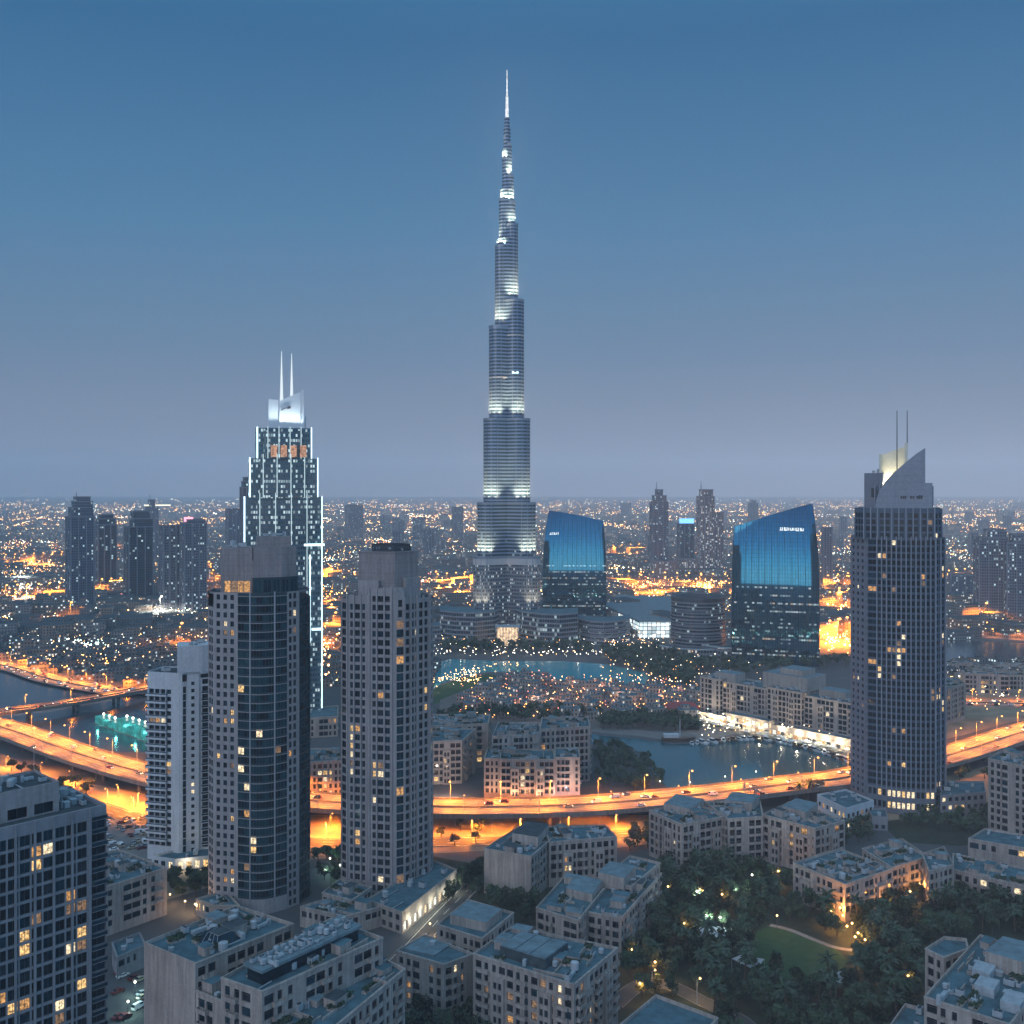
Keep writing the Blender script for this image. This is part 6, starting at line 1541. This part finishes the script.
for i in range(900):
    if i % 4: x, y = g.uniform(-30, 430), g.uniform(618, 690)
    else: x, y = g.uniform(930, 1050), g.uniform(645, 690)
    p = gp(x, y)
    if not clear(p, 3) or any(inside(p, inset(q, -9)) for q in FOOT): continue
    sx, sy, h = g.uniform(9, 24), g.uniform(8, 16), g.choice((4, 5, 7, 9)); mb.prism(rect(p[0], p[1], sx, sy, GA+g.choice((0, pi/2))), 0, h, g.randrange(3), 3); mb.prism(rect(p[0], p[1], sx*.3, sy*.4, GA), h, h+2.5, g.randrange(3), 3)
o = mb.build('distant_city', CITYW+[ROOFD]); o['kind'] = 'stuff'; o['label'] = 'carpet of low buildings stretching to the hazy horizon'
# lights of the far city: street lamps in lines along the streets, clusters round lit districts
CL = [emit('city_light_orange', (1, .40, .09), 14), emit('city_light_amber', (1, .56, .22), 14), emit('city_light_white', (1, .88, .68), 14), emit('city_light_green', (.72, 1, .86), 12), emit('city_light_red', (1, .22, .16), 9)]
mb = MB(); c_, s2 = cos(GA), sin(GA)
from mathutils import noise as mnoise
def nz(x, y, s, o=0): return mnoise.noise(Vector((x*s, y*s, o)))
def put_light(p, z, r, m): mb.octa((p[0], p[1], z), r, m)
def vis(p): x = 512+p[0]*F/p[1]; return p[1] > 1150 and -20 < x < 1044
for ax in (0, 1):
    for k in range(-60, 90):
        off = k*230+g.uniform(-40, 40); col = g.choices((0, 1, 2, 3), (6, 4, 2.2, .6))[0]; st = g.uniform(26, 44)
        if g.random() < .25: continue
        for j in range(-420, 520):
            t = j*st; u, v = (off, t) if ax else (t, off); p = (u*c_-v*s2, 4000+u*s2+v*c_)
            if not vis(p) or p[1] > 15000 or g.random() > math.exp(-max(0, p[1]-3500)/4200): continue
            if nz(p[0], p[1], .0011, 5+k) < -.02+(.12 if p[1] < 3000 else .05): continue
            if p[1] < 1500 and not clear(p): continue
            if g.random() < .12: continue
            put_light((p[0]+g.uniform(-4, 4), p[1]+g.uniform(-4, 4)), g.uniform(7, 10), g.uniform(.35, .7)+max(0, p[1]-1400)/3400, col if g.random() < .85 else 2)
for i in range(46000):
    Y = 1180+9500*g.random()**1.5; p = at(g.uniform(-10, 1034), Y)
    if g.random() > math.exp(-max(0, Y-4500)/4500): continue
    d_ = nz(p[0], p[1], .0016, 1)+.5*nz(p[0], p[1], .006, 2)
    if d_ < .10+.25*g.random(): continue
    if Y < 1600 and not clear(p): continue
    hue = nz(p[0], p[1], .0014, 9); m = g.choices((0, 1, 2, 3, 4), (7, 4, 1.4, .2, .4) if hue > -.02 else (1, 2, 5, 2.2, .4) if hue < -.2 else (5, 4, 2, .5, .4))[0]
    put_light(p, g.uniform(4, 16), g.uniform(.25, .6)+max(0, Y-1400)/3800, m)
def cluster(x, y, sx, sy, n, ms, r=1.6):
    c = gp(x, y)
    for i in range(n):
        q = gp(g.gauss(x, sx), max(500, g.gauss(y, sy))); put_light(q, g.uniform(3, 12), r*g.uniform(.25, .7), g.choice(ms))
for a in ((20, 588, 22, 2.4, 110, (2, 2, 3), 1.6), (50, 602, 30, 2, 70, (0, 1, 4), 1.4), (10, 622, 14, 3, 70, (3, 2, 2), 1.1), (70, 625, 22, 1.6, 80, (2, 1, 1), 1.1), (115, 612, 14, 2, 80, (2, 3, 2), 1.2), (165, 618, 22, 2.4, 100, (2, 2, 3, 1), 1.2), (200, 628, 10, 4, 50, (0, 1), 1.1), (60, 655, 60, 8, 90, (0, 1, 1, 2), .8), (160, 640, 40, 8, 90, (0, 1, 1, 2), .8),
          (80, 651, 8, 1.2, 24, (2, 3), 1.1), (98, 653, 6, 1.2, 24, (3, 3), 1.1), (110, 668, 22, 4, 40, (0, 0, 1), 1.0), (45, 567, 30, 1.4, 80, (0, 1)), (20, 545, 20, 3, 60, (1, 2, 4)), (320, 580, 26, 3, 160, (0, 1, 0), 2), (330, 610, 18, 5, 90, (0, 1)), (450, 602, 14, 3, 160, (0, 0, 1), 2), (440, 585, 18, 3, 80, (0, 1, 4)), (325, 660, 6, 14, 80, (0, 1)),
          (640, 555, 30, 2, 110, (0, 1, 1)), (614, 574, 8, 2.5, 60, (1, 2)), (640, 592, 25, 5, 160, (0, 1, 4)), (700, 592, 22, 5, 220, (0, 0, 1, 1), 1.9), (840, 585, 10, 2.5, 70, (2, 2, 1)), (838, 608, 12, 4, 110, (0, 0, 1), 1.9), (838, 648, 14, 4, 70, (0, 1)), (955, 585, 14, 3, 120, (0, 1, 1)), (955, 545, 30, 4, 110, (2, 3, 1)), (900, 520, 80, 5, 200, (1, 2, 4)), (985, 628, 26, 3, 130, (0, 1, 2)), (960, 690, 8, 2, 18, (1, 2)), (700, 511, 160, 5, 200, (1, 2, 4, 0), 1.2), (150, 512, 160, 6, 200, (1, 2, 4, 0), 1.2), (20, 520, 30, 3, 60, (2, 1, 4)), (430, 510, 60, 4, 120, (1, 2))):
    cluster(*a)
for (xa, xb, ya, yb, n, ms) in ((430, 478, 594, 606, 260, (0, 0, 1)), (300, 345, 574, 590, 220, (0, 1, 0)), (606, 730, 582, 600, 420, (0, 0, 1, 4)), (820, 852, 600, 616, 160, (0, 0, 1)), (940, 975, 578, 592, 180, (0, 1, 0)), (0, 66, 584, 594, 200, (2, 2, 3)), (0, 1024, 502, 530, 1500, (0, 1, 2, 1)), (0, 1024, 530, 575, 1600, (0, 1, 0, 2, 0)), (600, 1024, 575, 600, 350, (0, 0, 1)), (0, 470, 575, 605, 500, (0, 0, 1, 2)), (600, 650, 552, 560, 120, (0, 1)), (0, 70, 563, 570, 110, (0, 1)), (205, 225, 560, 620, 90, (0, 1)), (155, 210, 612, 622, 120, (2, 2, 1)), (436, 650, 648, 660, 130, (1, 2, 2)), (434, 480, 674, 688, 120, (1, 1, 2)), (455, 700, 682, 722, 330, (0, 4, 0, 1)), (605, 700, 640, 690, 260, (0, 1, 2)), (440, 660, 640, 648, 120, (0, 1, 2)), (690, 770, 655, 690, 60, (1, 2)), (700, 850, 706, 745, 260, (1, 2, 2, 3)), (0, 340, 610, 668, 420, (0, 1, 2, 1)), (930, 1024, 690, 712, 60, (0, 1, 2))):
    for i in range(n):
        x, y = g.uniform(xa, xb), g.uniform(ya, yb); p = gp(x, y)
        if any(inside(p, q) for q in (LAKE, LAKE2, CREEK, CREEK2)): continue
        put_light(p, g.uniform(2, 9), g.uniform(.18, .42)*(1 if y > 610 else 1.25+max(0, p[1]-1500)/2600), g.choice(ms))
o = mb.build('city_lights', CL); o['kind'] = 'stuff'; o['label'] = 'countless street lamps and lit signs of the far city'
# added masts: their light stands in for the districts' many street lamps
for i, (x, y, pw) in enumerate(((450, 602, 9), (435, 588, 5), (320, 582, 8), (330, 612, 6), (325, 650, 4), (640, 592, 5), (700, 592, 9), (720, 600, 5), (838, 608, 8), (838, 645, 4), (955, 585, 7), (985, 626, 5), (20, 588, 6), (70, 625, 4), (160, 618, 6), (20, 603, 5), (180, 650, 3))):
    warm = x not in (20, 160); street_lamp(gp(x, y), 0, 0, 'tall added light mast standing for the street lamps of a bright far district', 'added light masts of the far city', pw*90000, 28, 2, 1.6, LAMP_O if warm else LAMP_W, SODIUM if warm else (1, .92, .75), name='added_light_mast', rad=2)
for (xa, ya, xb, yb, n) in ((0, 567, 66, 563, 7), (432, 590, 478, 586, 5), (432, 604, 476, 600, 4), (300, 584, 342, 578, 5), (320, 602, 336, 640, 4), (608, 556, 652, 553, 5), (610, 586, 730, 590, 10), (640, 598, 728, 600, 7), (822, 592, 852, 588, 3), (824, 612, 852, 606, 3), (824, 646, 850, 640, 3), (944, 586, 976, 582, 4), (206, 570, 222, 610, 4), (0, 603, 64, 600, 6), (96, 596, 124, 594, 3), (120, 548, 60, 546, 4)):
    for i in range(n):
        t = (i+.5)/n; street_lamp(gp(xa+(xb-xa)*t, ya+(yb-ya)*t), 0, .3, 'orange light mast added to brighten an avenue of the far city', 'added light masts on the far avenues', 700000, 26, 2, 1.5, LAMP_O, SODIUM, name='added_light_mast', rad=2)  # more masts, added only for the amber glow on the ground
# ================================================================== TREES
WANT = []; LIGHTSPOTS = [gp(x, y) for x, y in ((697, 905), (722, 908), (735, 902), (752, 888), (684, 938), (655, 978), (632, 965), (706, 930), (720, 932), (835, 915), (843, 930), (852, 938), (858, 948), (840, 922), (890, 900), (910, 905), (942, 893), (968, 898), (1012, 900), (777, 930), (865, 955))]
def scatter(poly, n, sp, label, group, palm, sc=1.0, avoid=(), rng=random.Random(41), z=.03):
    put = []
    for _ in range(n*25):
        if len(put) >= n: break
        p = rnd_in(poly, rng)
        if any(inside(p, inset(q, -2.2)) for q in FOOT) or any(inside(p, q) for q in avoid): continue
        if any(hypot(p[0]-a, p[1]-b) < sp for a, b in put): continue
        if any(hypot(p[0]-q[0], p[1]-q[1]) < 5.5 for q in GARDR): continue
        if any(abs(p[0]-q[0]) < 3.2 and -7.5 < p[1]-q[1] < 3 for q in LIGHTSPOTS): continue
        if inside(p, LAKE2) or inside(p, LAKE): continue
        if palm and len(put) < n: tree(p, label, group, True, sc, rng, z)
        elif not palm: WANT.append((hypot(*p), p, label, group, sc, z))
        put.append(p)
    return put
av = [LAWN]
R1 = rp([(640, 885), (668, 872), (757, 868), (768, 900), (757, 925), (745, 960), (690, 962), (625, 985), (622, 930)], 0)
GARD3 = sheet('garden_ground', [(880, 822), (930, 815), (1000, 815), (1040, 832), (960, 846), (900, 842)], .05, GARDEN)
R2 = rp([(770, 880), (800, 900), (850, 915), (905, 900), (1040, 900), (1050, 935), (985, 935), (925, 950), (915, 1000), (860, 980), (860, 945), (800, 925), (775, 918)], 0)
R3 = rp([(690, 968), (745, 966), (800, 990), (870, 985), (920, 1010), (880, 1060), (720, 1060), (700, 1000)], 0)
scatter(R1, 84, 5.6, 'dark broadleaf tree in the grove left of the oval lawn', 'garden trees left of the lawn', False, 1.0, av)
scatter(R2, 80, 5.6, 'dark broadleaf tree in the grove right of the oval lawn', 'garden trees right of the lawn', False, 1.0, av)
scatter(R3, 60, 5.6, 'dark broadleaf tree in the foreground grove below the oval lawn', 'garden trees below the lawn', False, 1.0, av)
scatter(R1, 26, 6, 'palm standing in the grove left of the oval lawn', 'palms left of the lawn', True, 1.1, av)
scatter(R2, 26, 6, 'palm standing in the grove right of the oval lawn', 'palms right of the lawn', True, 1.1, av)
scatter(R3, 22, 6, 'palm standing in the foreground grove below the oval lawn', 'palms below the lawn', True, 1.2, av)
scatter(rp([(446, 905), (470, 872), (500, 868), (536, 880), (535, 925), (500, 915), (470, 893)], 0), 26, 5.2, 'dark tree in the clump between the shop street and the L-shaped block', 'trees by the L-shaped block', False, 1.0)
scatter(rp([(398, 985), (440, 985), (475, 1010), (490, 1050), (400, 1060)], 0), 22, 5, 'dark tree in the court in front of the small wing with lit bays', 'trees in the front court', False, .95)
scatter(rp([(316, 860), (350, 856), (350, 885), (322, 882)], 0), 10, 5, 'dark tree between the two front towers', 'trees between the front towers', False, .9)
scatter(rp([(625, 838), (650, 826), (652, 850), (632, 856)], 0), 9, 4, 'sodium-lit tree beside the U-shaped block below the flyover', 'trees under the flyover', False, .8)
scatter(rp([(790, 800), (822, 798), (826, 812), (800, 812)], 0), 6, 4, 'palm by the white podium below the flyover', 'palms below the flyover', True, 1.0)
scatter(rp([(10, 770), (90, 790), (95, 815), (20, 800)], 0), 14, 7, 'sodium-lit tree on the sand beneath the left stretch of flyover', 'trees beneath the left flyover', False, .9)
scatter(rp([(440, 830), (500, 828), (470, 850), (440, 856)], 0), 6, 7, 'small tree on the orange ground below the flyover', 'small trees below the flyover', False, .7)
scatter(rp([(955, 770), (985, 764), (985, 780), (958, 784)], 0), 6, 5, 'sodium-lit tree on the sand right of the fin-fronted tower', 'trees right of the fin-fronted tower', False, .9)
scatter(rp([(590, 746), (612, 746), (645, 758), (668, 785), (650, 793), (598, 793)], 0), 50, 4.8, 'dark tree on the wooded point beside the lake and flyover', 'trees on the lake point', False, .9)
scatter(rp([(600, 724), (640, 718), (690, 720), (700, 732), (640, 730), (602, 730)], 0), 44, 6, 'dark tree in the belt along the far bank of the lake', 'trees on the far lake bank', False, 1.1)
scatter(rp([(440, 722), (600, 722), (600, 714), (520, 712), (450, 714)], 0), 34, 8, 'dark tree between the lake island houses and the hotel', 'trees behind the hotel', False, 1.2)
scatter(rp([(440, 654), (600, 655), (660, 652), (700, 668), (690, 690), (620, 668), (590, 650), (440, 648)], 0), 120, 10, 'dark tree in the belt below the terraced podium', 'trees below the terraced podium', False, 1.5)
scatter(rp([(700, 664), (770, 666), (850, 660), (850, 668), (760, 676), (700, 676)], 0), 40, 9, 'dark tree behind the long waterfront block', 'trees behind the waterfront block', False, 1.3)
scatter(rp([(940, 812), (1000, 818), (1020, 832), (980, 836), (930, 830), (900, 826)], 0), 22, 5.5, 'dark tree in the garden between the fin-fronted tower and the long teal row', 'trees by the fin-fronted tower', False, .9)
scatter(rp([(815, 834), (840, 846), (872, 842), (862, 818), (836, 812), (850, 826)], 0), 16, 5, 'dark tree in the yard between the U-shaped block and the fin-fronted tower', 'trees by the fin-fronted tower', False, .85)
scatter(rp([(168, 878), (206, 876), (208, 892), (190, 900), (172, 900)], 0), 12, 5, 'dark tree on the forecourt between the white balcony tower and the front block', 'trees on the forecourt', False, .8)
scatter(rp([(640, 972), (668, 974), (700, 990), (690, 1000), (668, 996), (640, 1000)], 0), 14, 4.5, 'tree along the lamp-lit lane at the bottom of the park', 'trees along the park lane', False, .8)
WANT.sort(key=lambda q: q[0]); far_t = MB(); gt = random.Random(77)
for (d_, p, label, group, sc, z) in WANT[:290]: tree(p, label, group, False, sc, gt, z)
def leaf_cloud(mb, p, sc, g):
    h = 3.2*sc*g.uniform(.8, 1.2); rx, rz = 3.6*sc*g.uniform(.8, 1.25), 2.8*sc*g.uniform(.8, 1.2); mb.tube((*p, 0), (*p, h), .3, .2, 5, 3, False)
    for k in range(6):
        a = g.uniform(0, 6.28); rr = rx*sqrt(g.random())*.7; c = Vector((p[0]+cos(a)*rr, p[1]+sin(a)*rr, h+rz*g.uniform(.2, 1.3))); cm = g.choices((0, 1, 2), (5, 4, 2))[0]
        for _ in range(26):
            d = Vector((g.gauss(0, 1), g.gauss(0, 1), g.gauss(0, .8))).normalized()*rx*.45*g.uniform(.5, 1.1); u = Vector((g.gauss(0, 1), g.gauss(0, 1), g.gauss(0, .6))).normalized(); v = u.orthogonal().normalized()
            s1, s2_ = g.uniform(.6, 1.1)*sc, g.uniform(.4, .7)*sc; q = c+d; mb.poly((q-u*s1, q+v*s2_, q+u*s1, q-v*s2_), cm)
for (d_, p, label, group, sc, z) in WANT[290:]: leaf_cloud(far_t, p, sc, gt)
o = far_t.build('tree_belt', LEAFM+[BARK]); o['kind'] = 'stuff'; o['label'] = 'dark trees round the lakes and beyond, seen small'
# garden lights and shade sails
for i, (x, y, pw) in enumerate(((697, 905, 900), (722, 908, 500), (735, 902, 900), (752, 888, 500), (668, 900, 300), (684, 938, 300), (655, 978, 500), (632, 965, 500), (706, 930, 1300), (720, 932, 900), (835, 915, 1400), (843, 930, 800), (852, 938, 900), (858, 948, 600), (840, 922, 900), (890, 900, 1200), (910, 905, 900), (942, 893, 700), (968, 898, 700), (1012, 900, 600), (777, 930, 300), (865, 955, 500), (826, 921, 900), (831, 926, 900), (838, 934, 900), (847, 941, 900), (855, 952, 900), (878, 908, 1200), (884, 914, 900), (900, 896, 900), (920, 897, 900), (700, 903, 700), (778, 884, 800), (908, 992, 300), (640, 1000, 600))):
    gw = i in (0, 2, 8, 9, 3); globe_lamp(gp(x, y), ('cool white' if gw else 'warm yellow')+' garden lamp glowing among the dark park trees', 'lamps in the park', 0.42, 5.2, LAMP_W if gw else LAMP_Y, pw*3, (.75, 1, .85) if gw else (1, .42, .10))
street_lamp(gp(697, 1004), 0, .5, 'tall amber lamp by the lane at the bottom edge of the park', 'lamps by the park lane', 3500, 8, 1.2, .5, LAMP_Y, (1, .6, .22))
street_lamp(gp(652, 992), 0, .5, 'amber lamp by the lane between the bottom-centre block and the park', 'lamps by the park lane', 3000, 7, 1.2, .45, LAMP_Y, (1, .6, .22))
for i, (x, y, s_) in enumerate(((700, 944, 5), (718, 942, 6), (748, 972, 6), (840, 990, 6))):
    p = gp(x, y); R_ = root('shade_sail', ('pale canvas shade sail on posts, %s from the left among the park trees' % ORD[i]), 'canopy', (*p, 0), 'shade sails in the park')
    hs = (4.5, 3.4, 4.8, 3.2); cs = rect(*p, s_*1.5, s_*1.2, .5+i); mb = MB(); m_ = (*p, 3.4)
    for k in range(4): a, b = (*cs[k], hs[k]), (*cs[(k+1) % 4], hs[(k+1) % 4]); mb.poly((a, b, m_)); mb.poly(((b[0], b[1], b[2]-.04), (a[0], a[1], a[2]-.04), (*p, 3.36)))
    mb.build('canvas', [simple('shade_canvas', (.5, .5, .5), .9) if not i else bpy.data.materials['shade_canvas']], R_)
    for k in range(4): mb = MB(); mb.tube((*cs[k], 0), (*cs[k], hs[k]), .1, .08, 6); mb.build('post', [METAL], R_)
# alley beside the corner block: cold lights and parked cars
for i, (x, y) in enumerate(((118, 975), (135, 995), (128, 1015), (170, 905), (185, 912), (330, 868), (325, 880), (340, 875), (195, 915), (430, 935), (415, 962))):
    cold = i < 3 or 4 < i < 8; globe_lamp(gp(x, y), ('cold white' if cold else 'warm yellow')+' lamp lighting the narrow lanes between the front towers', 'lamps in the lanes between the towers', .4, 4, LAMP_W if cold else LAMP_Y, 1500, (.6, 1, .85) if cold else (1, .6, .3))
for i in range(12): p = gp(g.uniform(112, 142), g.uniform(965, 1020)); car(p, .05, 1.0+g.uniform(-.1, .1), '%s parked in the green-lit alley beside the gridded corner block', 'cars parked in the alley', lights=False)
# ================================================================== THE AIR
HZ = bpy.data.materials.new('haze_air'); HZ.use_nodes = True; nt = HZ.node_tree
for nd in list(nt.nodes):
    if nd.type != 'OUTPUT_MATERIAL': nt.nodes.remove(nd)
vol = nt.nodes.new('ShaderNodeVolumePrincipled'); vol.inputs['Color'].default_value = (.99, .96, .96, 1); vol.inputs['Density'].default_value = HAZE_D; vol.inputs['Anisotropy'].default_value = -.5
nt.links.new(vol.outputs[0], [n for n in nt.nodes if n.type == 'OUTPUT_MATERIAL'][0].inputs['Volume'])
mb = MB(); mb.prism([(-15500, -2600), (15500, -2600), (15500, 20500), (-15500, 20500)], -1, 700, bottom=True)
o = mb.build('haze', [HZ]); o['kind'] = 'stuff'
